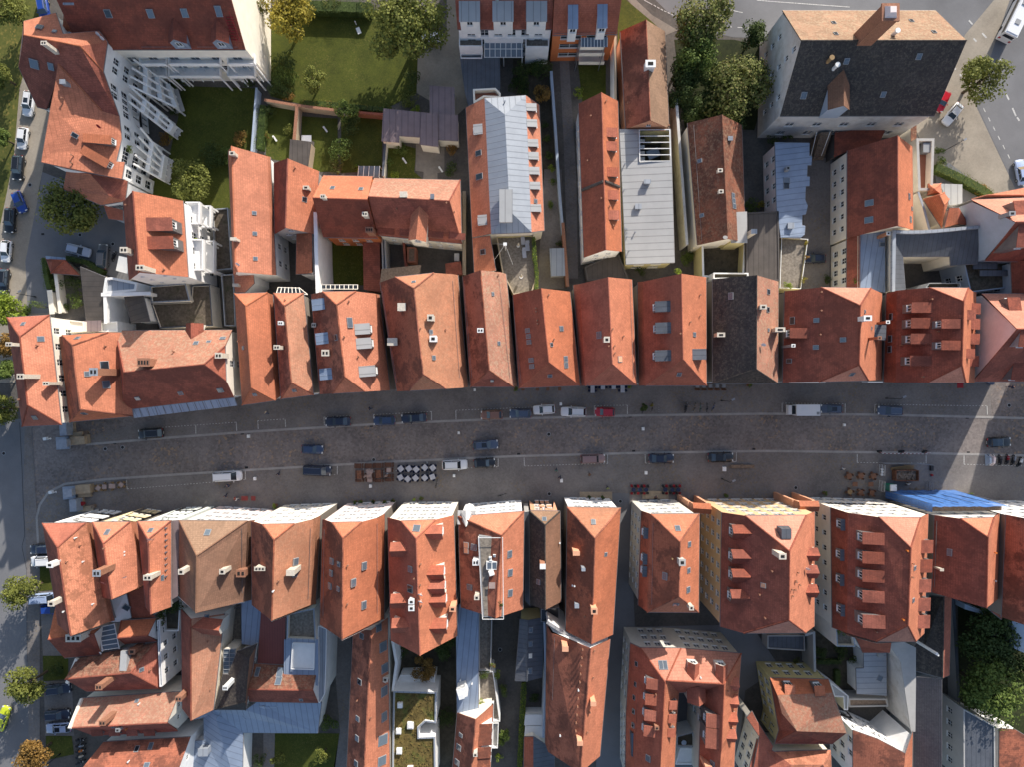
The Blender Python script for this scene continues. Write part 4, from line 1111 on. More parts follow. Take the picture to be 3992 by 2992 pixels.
b=house('slim house with a dark rusty left slope and patched right slope, upper row middle','B1',[(1778,722),(2108,688),(2215,1680),(1845,1680)],11.5,[(1930,668),(2005,1535)],f=(1,0),skirt={1: [(2150,700,9.5),(2245,1672,9.5)]},wins={2: W3},roof='tile_sooty',roofB='tile_lichen',roofH='tile_deep',side=(1,3))
feats(b,'B1',ch=[(1932,1192,.9,.6,.9,'paint_white')],sk=[(2035,875,.5,.5),(2087,1300,.5,.5),(2030,1622,.4,.4)],ve=[(2085,715)],gd=[[(1795,800),(1862,1600)],[(2085,740),(2180,1600)]])
b=house('clean orange house with a cluster of eight small skylights, upper row middle','B2',[(0,880),(490,855),(578,1668),(52,1690)],11,[(243,838),(308,1465)],f=(1,0),wins={2: W4,0: W3},roof='tile_red',roofB='tile_orange',roofH='tile_red',side=(1,3))
feats(b,'B2',sk=[(127,1190,.6,1),(135,1240,.6,1),(140,1290,.6,1),(157,1447,.6,1),(163,1500,.6,1),(415,1173,.7,.9),(452,1435,.8,.9),(455,1490,.8,.9),(330,1312,.5,.5,'glass_dark'),(318,1580,.6,.6)],ve=[(196,1000),(198,1028),(207,1105),(210,1132),(307,885),(352,1268)],gd=[[(8,980),(75,1650)]])
b=house('orange house with one square chimney on its ridge, behind the white café tables','B2',[(572,790),(1025,750),(1065,1663),(625,1668)],12,[(820,736),(855,1480)],f=(1,0),skirt={3: [(590,1670,10),(520,797,10)]},wins={2: W4,0: W3},roof='tile_red',roofB='tile_orange',roofH='tile_red',side=(1,3))
feats(b,'B2',sk=[(742,1230,1.0,.9),(920,1438,.8,1.0,'wall_salmonw')],ch=[(800,1272,1.1,.8,.8,'chimney_plaster',1)],ve=[(857,1178),(822,1325),(872,1325),(876,1385),(950,1240)],gd=[[(1003,770),(1032,1600)]])
b=house('orange house with three grey metal dormers in a column on its left slope, upper row','B2',[(1122,768),(1665,730),(1668,1668),(1138,1668)],12,[(1450,714),(1465,1440)],f=(1,0),skirt={3: [(1085,1668,10),(1075,772,10)]},wins={2: W4,0: W4},roof='tile_red',roofB='tile_orange',roofH='tile_red',side=(1,3))
feats(b,'B2',dm=[(1278,990,1.5,2.2,'zinc',{'rmat': 'metal_slate'}),(1282,1173,1.5,2.2,'zinc',{'rmat': 'metal_slate'}),(1280,1410,1.5,2.3,'zinc',{'rmat': 'metal_slate'}),(1588,1398,1.5,2.2,'zinc',{'rmat': 'metal_slate'})],sk=[(1562,1225,.6,.8),(1432,1567,.6,.8)],ve=[(1610,885),(1610,1065),(1525,1118),(1438,1218)])
b=house('house with a black mossy left slope and orange right slope, upper row','B2',[(1722,745),(2288,768),(2283,1648),(1722,1650)],12,[(2100,716),(2095,1525)],hr=17.3,f=(1,0),wins={2: W4,0: W4},roof='tile_black',roofB='tile_lichen',roofH='tile_black',side=(1,3))
feats(b,'B2',sk=[(1878,893,1.0,.7),(2200,855,.7,.8,'glass_dark'),(2195,1010,.7,.8,'glass_dark'),(2200,1185,.4,.4)],ch=[(1770,1232,1.4,.6,1.2,'chimney_plaster',1),(2130,995,1.4,.6,.9,'chimney_plaster',1)],di=[(2145,1312)])
chimney(b,'B3',60,1192,2.4,.6,1.5,'chimney_plaster',1)
b=house('plain brick-red house with one tiled shed dormer, right of the black roof','B3',[(150,850),(972,862),(945,1618),(132,1640)],12,[(800,975),(790,1488)],f=(.5,.5),skirt={1: [(988,870,10),(985,1618,10)]},wins={2: W5,0: W4,3: dict(cols=4)},roof='tile_deep',roofB='tile_orange',roofH='tile_pinkish',side=(1,3))
feats(b,'B3',dm=[(248,1218,1.4,2.8,'tile')],sk=[(215,1105,1.1,.7,'glass_dark'),(423,1102,.6,.8),(653,1270,.6,.8),(418,1335,.6,.8),(187,1453,.6,.8,'glass_dark'),(728,1567,.5,.8),(838,1027,.4,.5),(895,1170,.4,.3)],
      ch=[(150,1330,3.4,.4,.5,'paint_grey',1,0,'paint_white'),(805,1094,2.0,.7,1.1,'paint_white',1),(872,1265,3.2,.4,.5,'brick',1),(945,1132,3.2,.4,.5,'brick',1,0,'paint_white')],ve=[(456,860),(455,1020),(447,1226)])
dormer(b,'B3',940,1210,2.2,2.0,'zinc',rmat='metal_slate')
b=house('brick-red house with a double column of tiled dormers, right in the upper row','B3',[(1115,845),(1770,852),(1742,1640),(1105,1640)],13.5,[(1690,940),(1675,1490)],f=(.5,.5),skirt={1: [(1800,860,11.5),(1785,1640,11.5)],3: [(1003,1636,10.5),(1028,870,10.5)]},wins={2: W5,0: W4},roof='tile_deep',roofB='tile_orange',roofH='tile_pinkish',side=(1,3))
feats(b,'B3',dm=[(1290,1000,1.4,2.8,'tile'),(1285,1133,1.4,2.8,'tile'),(1282,1267,1.4,2.8,'tile'),(1275,1455,1.4,2.8,'tile'),(1542,1138,1.2,2.6,'tile'),(1540,1322,1.2,2.6,'tile'),
      (1770,1005,1.5,1.6,'tile'),(1730,1060,1.3,1.4,'tile'),(1765,1137,1.5,1.6,'tile'),(1762,1266,1.5,1.6,'tile'),(1722,1392,1.3,1.4,'tile'),(1758,1456,1.5,1.6,'tile')],
      ve=[(1405,922),(1458,1200),(1145,1315),(1330,1590)],sk=[(1065,1072,1.0,.8,'glass_dark'),(1058,1262,1.0,.8,'glass_dark'),(1055,1352,1.0,.8,'glass_dark')])
b=house('pale-gabled house with a pink-lit slope at the right edge of the upper row','B3',[(1770,1632),(1850,872),(2345,872),(2330,1632)],10.5,[(2120,1178),(2440,1178)],hr=19.5,f=(1,1),wins={3: W5},roof='tile_deep',roofB='tile_pinkish',wall='wall_pink')
feats(b,'B3',dm=[(2085,970,1.8,2.0,'tile'),(2190,1262,2.0,2.4,'tile',{'face': 'paint_grey'}),(2120,1545,1.8,2.6,'tile')])
c=MB();c.tube(at('B3',1905,1520,10.5),at('B3',1905,1640,6),.12,None,8);c.cyl(tuple(at('B3',1908,1640,0.1)),.5,.9,16)
thing('downpipe_barrel',c,'car_slate','blue rain barrel with its downpipe against the pale-gabled house','rain barrel')
# white metal awnings at the eaves of the brick-red house
for k,(a,c_,d,e,lb) in enumerate(((185,500,1606,1640,'long white shop awning under the brick-red eave'),(865,995,1606,1635,'short white shop awning right of the long one'))):
    m=MB();m.slab([at('B3',a,d,3.6),at('B3',c_,d,3.6),at('B3',c_,e+8,3.0),at('B3',a,e+8,3.0)],.08)
    thing('shop_awning',m,'paint_white',lb,'awning')
m=MB();m.slab([at('B3',1636,1600,3.0),at('B3',1690,1600,3.0),at('B3',1690,1690,2.5),at('B3',1636,1690,2.5)],.06)
thing('shop_awning',m,'cloth_red','dark red awning sticking out over the pavement at the upper right','awning')

# ---------------- buildings and yards north of the upper row ----------------
# stepped apartment block, top left
b=poly('apartment block with long orange wings and white stepped pergola balconies, top left','A0',
  [(205,180,15.2),(480,108,14.5),(540,290,16.8),(850,265,15),(925,360,14.5),(888,612,14.5),(1027,1000,10.9),(1048,1190,10.5),(1000,1390,10.8),(1075,1395,10.2),(1050,1540,10.4),(575,1450,13),(355,1395,14.4),(430,940,15),(400,940,10.2),(320,920,10.2),(235,740,12.3),(160,575,14.3)],
  [(0,[(205,180,15.2),(480,108,14.5),(540,290,16.8),(850,265,15),(925,360,14.5),(690,395,18.2),(205,300,17.6)]),
   (1,[(205,300,17.6),(690,395,18.2),(888,612,14.5),(1027,1000,10.9),(880,955,11.5),(500,545,15.8)]),(1,[(205,300,17.6),(500,545,15.8),(470,750,13.2),(400,940,10.2),(320,920,10.2),(235,740,12.3),(160,575,14.3)]),
   (2,[(690,395,18.2),(925,360,14.5),(888,612,14.5)]),
   (0,[(500,545,15.8),(880,955,11.5),(1027,1000,10.9),(1048,1190,10.5),(1000,1390,10.8),(1075,1395,10.2),(1050,1540,10.4),(575,1450,13),(355,1395,14.4),(430,940,15),(470,750,15.4)])],
  roof=('tile_orange','tile_deep','tile_red'),wall='wall_white',name='apartment_building',wins={4: dict(cols=2),5: dict(cols=4,w=1.4,h=1.8),6: dict(cols=2,w=1.4,h=1.8),7: dict(cols=2,w=1.4,h=1.8),9: dict(cols=1,w=1.4,h=1.8)},ridges=[((205,300,17.6),(690,395,18.2)),((690,395,18.2),(888,612,14.5)),((500,545,15.8),(880,955,11.5))])
feats(b,'A0',sk=[(340,230,.9,.7,'glass_dark'),(295,550,1.3,1.3),(440,572,.8,1.0),(470,268,.5,.4),(605,292,.4,.4),(645,1165,.6,.9,'glass_dark')],ch=[(490,450,3.0,.5,.8),(580,730,1.2,.6,.8,'metal_zinc',0)],di=[(870,310),(905,345),(875,1100,'cloth_red')],ve=[(565,335),(545,850),(630,1340),(630,1410)])
dormer(b,'A0',860,1210,1.2,4.0,'tile');dormer(b,'A0',840,1360,1.2,4.2,'tile')
# white balcony frames in steps down to the garden
def pergola(bl,t,P0,P1,Q0,Q1,hw,hg,nb,nr,label=None):
    """frames between the wall line P0-P1 (height hw) and garden line Q0-Q1 (height hg)"""
    a0,a1,c0,c1=at(t,*P0,hw),at(t,*P1,hw),at(t,*Q0,hg),at(t,*Q1,hg)
    m=MB()
    for k in range(nb+1):
        f=k/nb;p=a0.lerp(a1,f);q=c0.lerp(c1,f);m.tube(p,q,.2,None,4)
    m.build('pergola_beams','paint_white',bl.root)
    for j in range(1,nr+1):
        f=j/nr;p=a0.lerp(c0,f);q=a1.lerp(c1,f);z=p.z
        d=(q-p);L=math.hypot(d.x,d.y);an=math.atan2(d.y,d.x);mid=(p+q)/2
        s=MB();s.box((mid.x,mid.y,z-.25),(L,.75,.3),an);s.box((mid.x,mid.y,z-1.5),(L,.15,1.0),an)
        for k in range(nb+1):
            g=p.lerp(q,k/nb);s.box((g.x,g.y,z/2),(.22,.22,z))
        s.build('balcony','paint_white',bl.root)
        s=MB();s.box((mid.x,mid.y,max(.3,z-2.4)),(L*.98,1.5,.14),an);s.build('balcony_floor','wall_grey',bl.root)
pergola(b,'A0',(1150,510),(1110,730),(1440,720),(1505,920),10,4,3,3)
pergola(b,'A0',(1120,745),(1105,870),(1480,1060),(1440,1130),10,4,2,3)
pergola(b,'A0',(1210,1100),(1150,1410),(1400,1330),(1370,1530),9,4,4,2)
b=poly('lower orange wing with a dark gabled tail, below the top left apartment block','A0',[(575,1455,9),(1050,1542,9),(1100,1560,9),(1078,1730,8),(870,1765,8),(545,1628,8)],[(0,[(575,1455,9),(1050,1542,9),(1100,1560,9),(780,1500,11),(945,1690,9.5),(545,1628,8)]),(1,[(780,1500,11),(1100,1560,9),(1078,1730,8),(945,1690,9.5)]),(0,[(545,1628,8),(945,1690,9.5),(1078,1730,8),(870,1765,8)])],roof=('tile_orange','tile_deep'),wall='wall_white',wins={4: dict(cols=3,w=.8,h=1),3: dict(cols=2)},name='town_house',cat='house')
# big red roof at the very top left
b=house('huge brick-red roof with a bare white gable wall, at the top left edge','A0',[(2115,425),(2110,-900),(640,-900),(690,425)],12.5,[(1904,-330),(600,-330)],hr=22,f=(1,1),roof='tile_deep',roofB='tile_deep',wall='wall_cream',wins={3: dict(cols=7,w=1.6,h=1.9)},name='apartment_building',cat='building')
feats(b,'A0',sk=[(932,115,.9,1.1,'glass_dark'),(1298,115,.9,1.2),(1592,110,.9,1.2),(1885,95,.9,1.5)],dm=[(1540,290,2.6,3.2,'gable',{'face': 'metal_blue'}),(1905,290,2.6,3.2,'gable',{'face': 'metal_blue'})])
guard(b,'A0',[(1220,400),(1490,400)]);guard(b,'A0',[(1700,400),(2050,400)])
c=MB()
for k in range(9):
    p,nn=hit(b,'A0',1985+k*5,155+k*24);c.box((p.x,p.y,p.z+.25),(1.2,.12,.06))
for q in (((1940,150),(2070,380)),((1990,120),(2095,370))):
    a,na=hit(b,'A0',*q[0]);e,ne=hit(b,'A0',q[1][0]-10,q[1][1]);c.tube(a+Vector((0,0,.8)),e+Vector((0,0,.8)),.05,None,4)
c.build('roof_ladder','cloth_red',b.root)
for j,(u0,u1) in enumerate(((1200,1430),(1450,1890),(1960,2190))):
    for hh,v0,v1 in ((9,455,545),(6,560,650)):
        a=at('A0',u0,v0,hh);e=at('A0',u1,v0,hh);g=at('A0',u1,v1,hh)
        m=MB();cx,cy=(a.x+e.x)/2,(a.y+g.y)/2;L=e.x-a.x;Dp=a.y-g.y
        m.box((cx,cy,hh-1.0),(L,Dp,.18));m.box((cx,g.y,hh-.45),(L,.1,.9));m.box((a.x,cy,hh-.45),(.1,Dp,.9));m.box((e.x,cy,hh-.45),(.1,Dp,.9))
        m.box((a.x+.1,g.y,hh/2),(.2,.2,hh));m.box((e.x-.1,g.y,hh/2),(.2,.2,hh));m.build('balcony','wall_white',b.root)
    m=MB()
    for k in range(5): 
        uu=u0+20+(u1-u0)*k/5;m.tube(at('A0',uu,560,6.2),at('A0',uu+110,705,3),.09,None,4)
    m.build('pergola_beams','paint_white',b.root)
b=poly('small steep orange roof in the corner between the two top left roofs','A0',[(560,-60,17),(700,-60,18),(945,215,13),(538,292,13)],[(0,[(560,-60,17),(700,-60,18),(770,235,13.6),(538,292,13)]),(1,[(700,-60,18),(945,215,13),(770,235,13.6)])],roof=('tile_orange','tile_red'),wall='wall_cream',name='town_house',cat='house')
chimney(b,'A0',640,60,1.4,.7,1.6,'metal_zinc',0)
flat('glazed stair tower wedged between the big red roof and the orange wing, top left','A0',[(950,210),(1095,215),(1190,420),(1140,470),(1000,290)],10,'wall_bluew','glass_dark',.3,name='stair_tower')
# terraces and houses along the top edge
b=house('long maroon roof with three wide zinc dormers over white terraces, top centre','A1',[(1732,252),(1715,-700),(2540,-700),(2548,250)],10,[(1722,-220),(2544,-220)],hr=17.5,f=(1,1),roof='tile_deep',wall='wall_white',wins={3: dict(cols=6,w=1.4,h=1.9)},name='terraced_house')
feats(b,'A1',dm=[(1842,150,3.2,2.9,'pale',{'face': 'paint_white'}),(2126,150,3.2,2.9,'pale',{'face': 'paint_white'}),(2410,150,3.2,2.9,'pale',{'face': 'paint_white'})],sk=[(2075,15,.4,1.2)])
for k,(u0,u1,v0,v1,hh,mt,lb) in enumerate(((1745,1945,262,395,6.5,'deck','left roof terrace with white doors below the maroon roof, top centre'),(2320,2520,262,400,6.5,'deck','right roof terrace with white doors below the maroon roof, top centre'),(1960,2300,262,330,6.5,'gravel_roof','middle planted balcony strip below the maroon roof, top centre'))):
    bb=flat(lb,'A1',[(u0,v0),(u1,v0),(u1,v1),(u0,v1)],hh,'wall_white',mt,.8,.14,name='roof_terrace',cat='terrace')
m=MB();fr=[]
for k in range(8): m.tube(at('A1',1965+k*46,350,5.2),at('A1',1965+k*46,492,3.4),.08,None,4)
for v_,h_ in ((350,5.2),(420,4.3),(492,3.4)): m.tube(at('A1',1960,v_,h_),at('A1',2300,v_,h_),.08,None,4)
for u_ in (1965,2130,2290):
    q=at('A1',u_,492,3.4);m.box((q.x,q.y,1.7),(.16,.16,3.4))
q=at('A1',2130,420,0);rt=root('conservatory',(q.x,q.y,0),'white framed conservatory below the maroon roof, top centre','conservatory');m.build('frame','paint_white',rt)
m=MB();m.slab([at('A1',1962,350,5.15),at('A1',2298,350,5.15),at('A1',2298,492,3.35),at('A1',1962,492,3.35)],.04);m.build('glass_roof','glass_sky',rt,weld=False)
flat('lower paved terrace with plants left of the white conservatory, top centre','A1',[(1755,400),(1945,400),(1945,500),(1760,500)],3.6,'wall_white','deck',.8,.14,name='roof_terrace',cat='terrace')
b=house('red roof with two narrow zinc dormers above an orange wall, top centre','A2',[(340,302),(340,-700),(915,-700),(895,292)],10,[(340,-200),(912,-200)],hr=17.5,f=(1,1),roof='tile_red',wall='wall_orangew',wins={3: dict(cols=2,w=3.6,h=1.4,first=1.8)},name='terraced_house')
feats(b,'A2',dm=[(508,200,1.4,3.4,'zinc',{'rmat': 'metal_blue','face': 'paint_white'}),(756,195,1.4,3.4,'zinc',{'rmat': 'metal_blue','face': 'paint_white'})])
guard(b,'A2',[(350,285),(880,275)])
q=at('A2',695,360,0);rt=root('balcony_tower',(q.x,q.y-1.2,0),'stack of balconies under a glass canopy on the orange wall, top centre','balcony tower')
for v_,h_ in ((400,8),(455,5.5),(530,3)):
    p=at('A2',570,v_,h_);e=at('A2',790,v_,h_);m=MB();m.box(((p.x+e.x)/2,p.y+1.1,h_-1.0),(e.x-p.x,2.3,.15));m.box(((p.x+e.x)/2,p.y,h_-.5),(e.x-p.x,.08,1.0));m.build('balcony','wall_cream',rt)
m=MB()
for k in range(9): m.tube(at('A2',588+k*28,322,9.6),at('A2',588+k*28,403,9),.05,None,4)
m.build('canopy_bars','paint_white',rt);m=MB();m.slab([at('A2',582,322,9.55),at('A2',818,318,9.55),at('A2',815,403,8.95),at('A2',582,403,8.95)],.04);m.build('canopy_glass','glass_sky',rt,weld=False)
m=MB()
for u_ in (575,790):
    for v_ in (400,330): p=at('A2',u_,v_,9.0);m.box((p.x,p.y,4.5),(.14,.14,9))
m.build('posts','steel',rt)
flat('low grey metal shed roof below the white terraces, top centre','A1',[(1760,500),(2090,478),(2095,760),(1960,850),(1830,905),(1805,800)],3.2,'wall_grey','metal_slate',0,name='shed')
flat('small walled roof box with a clay-coloured inside at the head of the zinc roof','A1',[(1865,765),(2060,755),(2105,800),(2100,840),(1960,835),(1870,890)],7.5,'wall_cream','wall_brickw',1.2,.3)
b=house('brown house with a dark stained left slope, tan right slope and one chimney, upper centre','A2',[(922,268),(1310,268),(1345,1106),(972,1106)],6.5,[(1146,155),(1182,1030)],hr=10.3,f=(1,1),roof='tile_sooty',roofB='tile_tan',wall='wall_salmonw',wins={2: dict(cols=1,w=.8,h=.8)})
feats(b,'A2',ch=[(1172,578,1.3,1.1,1.6,'paint_white',1)],ve=[(985,890),(1340,1085)],gd=[[(928,280),(972,1090)]])
gwall('A2',[(880,320),(882,860)],5.2,.3,'wall_white','tall white garden wall left of the brown house',cap='wall_stone')
b=house('long slim orange house with a dark band across its roof and four tiled dormers','A2',[(565,890),(903,868),(937,2166),(612,2218)],8.5,[(762,803),(800,2158)],f=(1,1),roof='tile_red',roofB='tile_orange',wall='wall_white',wins={3: dict(cols=8,w=.9,h=1.2),2: dict(cols=2,w=.9,h=.9),0: dict(cols=2)})
feats(b,'A2',dm=[(845,1155,1.3,1.7,'tile'),(843,1272,1.3,1.7,'tile'),(850,1495,1.3,1.8,'tile'),(855,1690,1.3,1.7,'tile'),(860,1862,1.3,1.7,'tile')],ve=[(668,1003),(640,1388),(800,875),(758,1712),(832,1778),(862,1945)])
c=MB()
for a,e in (((590,1640),(785,1565)),((785,1565),(920,1612))):
    pa,_=hit(b,'A2',a[0]+6,a[1]-2);pe,_=hit(b,'A2',e[0]-6,e[1]-2);c.tube(pa+Vector((0,0,.1)),pe+Vector((0,0,.1)),.28,None,6)
c.build('fire_wall_band','metal_dark',b.root)
flat('lean-to roof of dark boards behind the gable of the slim orange house','B2',[(620,640),(905,510),(1000,745),(640,760)],3.4,'wall_darkw','metal_dark',.3)
b=poly('large pale grey metal roof with a square slatted light well','A2',[(918,1112,6.6),(1358,1110,7),(1393,2262,7),(975,2278,6.6)],[(0,[(918,1112,6.6),(1083,1112,6.75),(1090,1388,6.75),(932,1390,6.6)]),(0,[(1350,1112,7),(1358,1110,7),(1368,1386,7),(1357,1386,7)]),(0,[(932,1390,6.6),(1368,1386,7),(1393,2262,7),(975,2278,6.6)])],roof=('metal_pale',),wall='wall_lemon',wins={2: dict(cols=2,w=1.8,h=1.4)})
feats(b,'A2',ch=[(1150,1575,.8,.6,1.1,'metal_zinc',0),(1075,1783,.5,.8,1.0,'metal_zinc',0)],ve=[(960,1418,'steel'),(955,1640,'steel'),(955,1910,'steel'),(975,1978,'steel'),(975,2010,'steel'),(978,2045,'steel'),(995,2165,'steel'),(1048,2005,'steel')])
m=MB()
for k in range(6): m.tube(at('A2',1088,1118+k*54,6.95),at('A2',1352,1116+k*54,6.95),.09,None,4)
m.tube(at('A2',1088,1115,7),at('A2',1092,1390,6.9),.12,None,4);m.tube(at('A2',1350,1115,7),at('A2',1357,1386,6.9),.12,None,4);m.build('light_well_frame','paint_white',b.root)
m=MB()
for k in range(5): q=at('A2',1108,1155+k*52,4);m.box((q.x,q.y,3.8),(1.2,1.6,.1))
q=at('A2',1220,1250,2);m.box((q.x,q.y,2.6),(12,12,.1)) if False else None
m.build('awning_panels','paint_white',b.root)
m=MB();q=at('A2',1210,1320,3.5);m.box((q.x,q.y,3.4),(2.2,1.6,.15),.4);m.build('tarpaulin','wall_bluew',b.root)
b=house('moss-stained dark red house with an orange strip of ridge, right of the grey metal roof','A2',[(1505,1058),(1972,1075),(2006,2085),(1590,2112)],7.5,[(1800,965),(1852,2082)],hr=11.6,f=(1,1),roof='tile_mossy',roofB='tile_mossy',wall='wall_cream')
feats(b,'A2',sk=[(1610,1385,.5,.7),(1628,1855,.5,.7),(1895,1683,.7,.8),(1900,1730,.7,.9),(1905,1775,.7,.9)],ch=[(1865,1200,.5,.6,.7,'steel',0),(1775,1477,.7,.5,.7,'chimney_plaster',1),(1785,1655,.5,.5,.7,'chimney_plaster',1)],di=[(1818,2050)],gd=[[(1560,1080),(1632,2080)]])
flat('flat grey annex set into the right side of the mossy house','B2',[(1868,180),(2006,172),(2010,428),(1885,428)],9.2,'wall_lemon','wall_grey',0)
chimney_root=MB();q=at('B2',1990,390,6);chimney_root.box((q.x,q.y,5.5),(.9,.7,11));chimney_root.box((q.x,q.y,11.05),(1.0,.8,.12),0,1)
thing('free_chimney',chimney_root,['chimney_plaster','metal_zinc'],'tall plastered chimney beside the flat grey annex','chimney')
gwall('A2',[(1408,860),(1440,1300),(1500,2100)],5.0,.35,'old_plaster','long old pale boundary wall left of the mossy house')
flat('yellowish courtyard walls around a small planted patio, below the mossy house','B2',[(1625,440),(2008,428),(1990,740),(1632,730)],5.5,'wall_lemon','ground_earth',2.6,.35,pmat='paint_white',name='walled_patio',cat='patio')
flat('white planter balcony on the garden side of the black roofed house','B2',[(1728,690),(2030,692),(2030,740),(1728,745)],8.0,'paint_white','ground_earth',.5,.2,name='balcony',cat='balcony')
flat('low flat roof of dark brown boards with wires across, upper right','B2',[(2010,172),(2290,158),(2300,760),(2012,770)],6.5,'wall_darkw','metal_dark',.15)
# large hall top right
b=house('massive hall with a dark mossy slope and a sunlit lichen slope, top right','A3',[(110,998),(130,88),(1450,88),(1440,995)],11.1,[(300,348),(1705,348)],hr=19.1,f=(1,1),roof='tile_black',roofB='tile_ancient',wall='old_plaster',wins={3: dict(cols=5,w=1.5,h=1.5,first=1.8,fl=4),0: dict(cols=3,w=.9,h=1.2,first=3)},name='hall',cat='building')
feats(b,'A3',sk=[(570,195,.5,.8,'glass_dark'),(588,290,.5,.8,'glass_dark'),(1240,178,.5,.8,'glass_dark'),(1435,275,.5,.8,'glass_dark'),(680,525,.7,.8),(1305,485,.7,.8),(312,820,.8,1.0),(997,812,.7,.8)])
c=MB();p,_=hit(b,'A3',830,330);c.box((p.x,p.y,(p.z+26)/2-2),(2.3,2.3,26-p.z+4));c.box((p.x,p.y,26.1),(2.6,2.6,.3));c.box((p.x,p.y,26.6),(1.8,1.8,.8),0,1,.5)
c.build('chimney_stack',['brick','wall_pink'],b.root)
dormer(b,'A3',590,810,3.2,5.6,'gable',face='wall_bluew',rmat='tile_brown',win=False)
for u_,v_,mt in ((520,530,'cloth_wicker'),(570,590,'paint_white'),(1080,300,'paint_white')):
    p,_=hit(b,'A3',u_,v_);m=MB();m.cyl((p.x,p.y,p.z-.2),.3,1.5,10);m.cyl((p.x,p.y,p.z+1.3),.42,.2,10);m.build('roof_vent',mt,b.root)
q=at('A3',480,1200,0);rt=root('outdoor_stairs',(q.x,q.y,0),'railed outdoor stairs descending from the hall towards the courtyard','stairs')
m=MB()
for k in range(14):
    p=at('A3',505-k*5,1150+k*16,4.2-k*.28);m.box((p.x,p.y,p.z/2),(1.9,.45,p.z))
m.build('steps','wood',rt)
m=MB()
for s in (0,1): m.tube(at('A3',425+s*115,1135,5.2),at('A3',375+s*90,1340,1.4),.06,None,4)
m.build('handrail','paint_white',rt)
b=poly('blue-grey metal roof with a jagged stepped edge, upper right','A3',[(65,1225,6.5),(362,1230,6),(360,1340,6),(384,1345,6),(378,1420,6),(345,1420,6),(340,1520,6),(365,1522,6),(362,1600,6),(330,1602,6),(325,1720,6),(348,1770,6),(330,1845,6),(300,1850,6),(298,1940,6),(326,1945,6),(320,2020,6),(288,2045,6),(115,2045,6.5),(80,1800,6.5)],[(0,[(65,1225,6.5),(362,1230,6),(360,1340,6),(384,1345,6),(378,1420,6),(345,1420,6),(340,1520,6),(365,1522,6),(362,1600,6),(330,1602,6),(325,1720,6),(348,1770,6),(330,1845,6),(300,1850,6),(298,1940,6),(326,1945,6),(320,2020,6),(288,2045,6),(115,2045,6.5),(80,1800,6.5)])],roof=('metal_blue',),wall='wall_pink',wins={19: dict(cols=4)})
feats(b,'A3',ch=[(155,1465,1.1,.6,.6,'paint_grey',1),(190,1950,.6,.9,1.0,'metal_zinc',0)],sk=[(165,1560,1.0,1.0),(162,1600,1.0,.9,'glass_dark')])
b=flat('wooden roof deck edged with white rails and potted plants, upper right','B3',[(120,385),(352,400),(290,830),(105,825)],5.2,'wall_lemon','deck',.5,.12,pmat='paint_white',name='roof_terrace',cat='terrace')
flat('low maroon roof tucked between the hall and the long red house, upper right','A3',[(585,1150),(900,1105),(1000,1130),(950,1240),(700,1290),(580,1345)],3.6,'wall_darkw','tile_deep',0)
b=house('long house with a wide maroon left slope and narrow orange right slope, upper right','A3',[(690,1295),(1250,1262),(1257,1978),(686,2050)],7.0,[(1120,1192),(1122,1980)],f=(1,1),roof='tile_deep',roofB='tile_orange',wall='wall_cream',wins={3: dict(cols=6,w=1.0,h=1.2,fl=2.9)})
feats(b,'A3',sk=[(878,1748,.9,1.3),(875,1895,.9,1.3),(1220,1692,.9,.7),(1243,1797,.5,.5),(1232,1890,.9,.7)])
b=poly('lower half of the long maroon house with cut-in windows beside the metal roof','A3',[(686,2052,6.5),(800,2012,8.5),(798,2500,8.5),(682,2500,6.5)],[(0,[(686,2052,6.5),(800,2012,8.5),(798,2500,8.5),(682,2500,6.5)])],roof=('tile_deep',),wall='wall_cream',wins={3: dict(cols=4)},name='town_house',cat='house')
b=poly('light blue standing-seam metal roof between maroon house and curved zinc roof','B3',[(800,358,8),(850,350,8),(852,292,8),(1012,288,8.4),(1015,862,8),(800,830,8)],[(0,[(800,358,8),(850,350,8),(852,292,8),(1012,288,8.4),(1015,862,8),(800,830,8)])],roof=('metal_blue',),wall='wall_bluew')
feats(b,'B3',ch=[(958,385,3.0,.5,.5,'brick',1,0,'paint_white')],sk=[(990,448,.8,.6)])
cv=[(1103,325,10),(1200,328,10),(1330,326,10),(1460,318,10),(1600,305,10),(1720,292,10),(1828,283,10)]
b=poly('curved dark zinc roof wrapped around a small courtyard, right','B3',[(1083,322,10)]+cv[1:]+[(1812,612,8.2),(1580,628,8.2),(1575,550,8.6),(1168,552,8.6),(1190,835,8.6),(1090,852,10)],
   [(0,[(1083,322,10)]+cv[1:]+[(1812,612,8.2),(1580,628,8.2),(1575,550,8.6),(1168,552,8.6)]),(0,[(1083,322,10),(1168,552,8.6),(1190,835,8.6),(1090,852,10)])],roof=('metal_slate',),wall='wall_cream',wins={11: dict(cols=2),8: dict(cols=2)})
m=MB();q=[at('B3',*p[:2],10.5) for p in [(1083,322,10)]+cv[1:]];q2=[at('B3',p[0]+(22 if k == 0 else 0),p[1]+26,10.5) for k,p in enumerate([(1083,322)]+[(x[0],x[1]) for x in cv[1:]])]
for k in range(len(q)-1): m.slab([q[k],q[k+1],q2[k+1],q2[k]],.6)
m.slab([at('B3',1078,322,10.5),at('B3',1108,348,10.5),at('B3',1100,850,10.5),at('B3',1075,852,10.5)],.6);m.build('parapet_coping','metal_zinc',b.root,weld=False)
b=house('pale gabled house with a small tiled dormer in the upper right corner','B3',[(1878,590),(1760,62),(2600,30),(2600,600)],10,[(2058,256),(2550,250)],hr=18.5,f=(1,1),roof='tile_deep',roofB='tile_pinkish',wall='wall_bluew')
feats(b,'B3',dm=[(2130,150,1.8,2.2,'tile'),(2110,400,2.0,3.4,'tile')],ch=[(2050,200,1.5,.6,.9,'paint_grey',1)],sk=[])
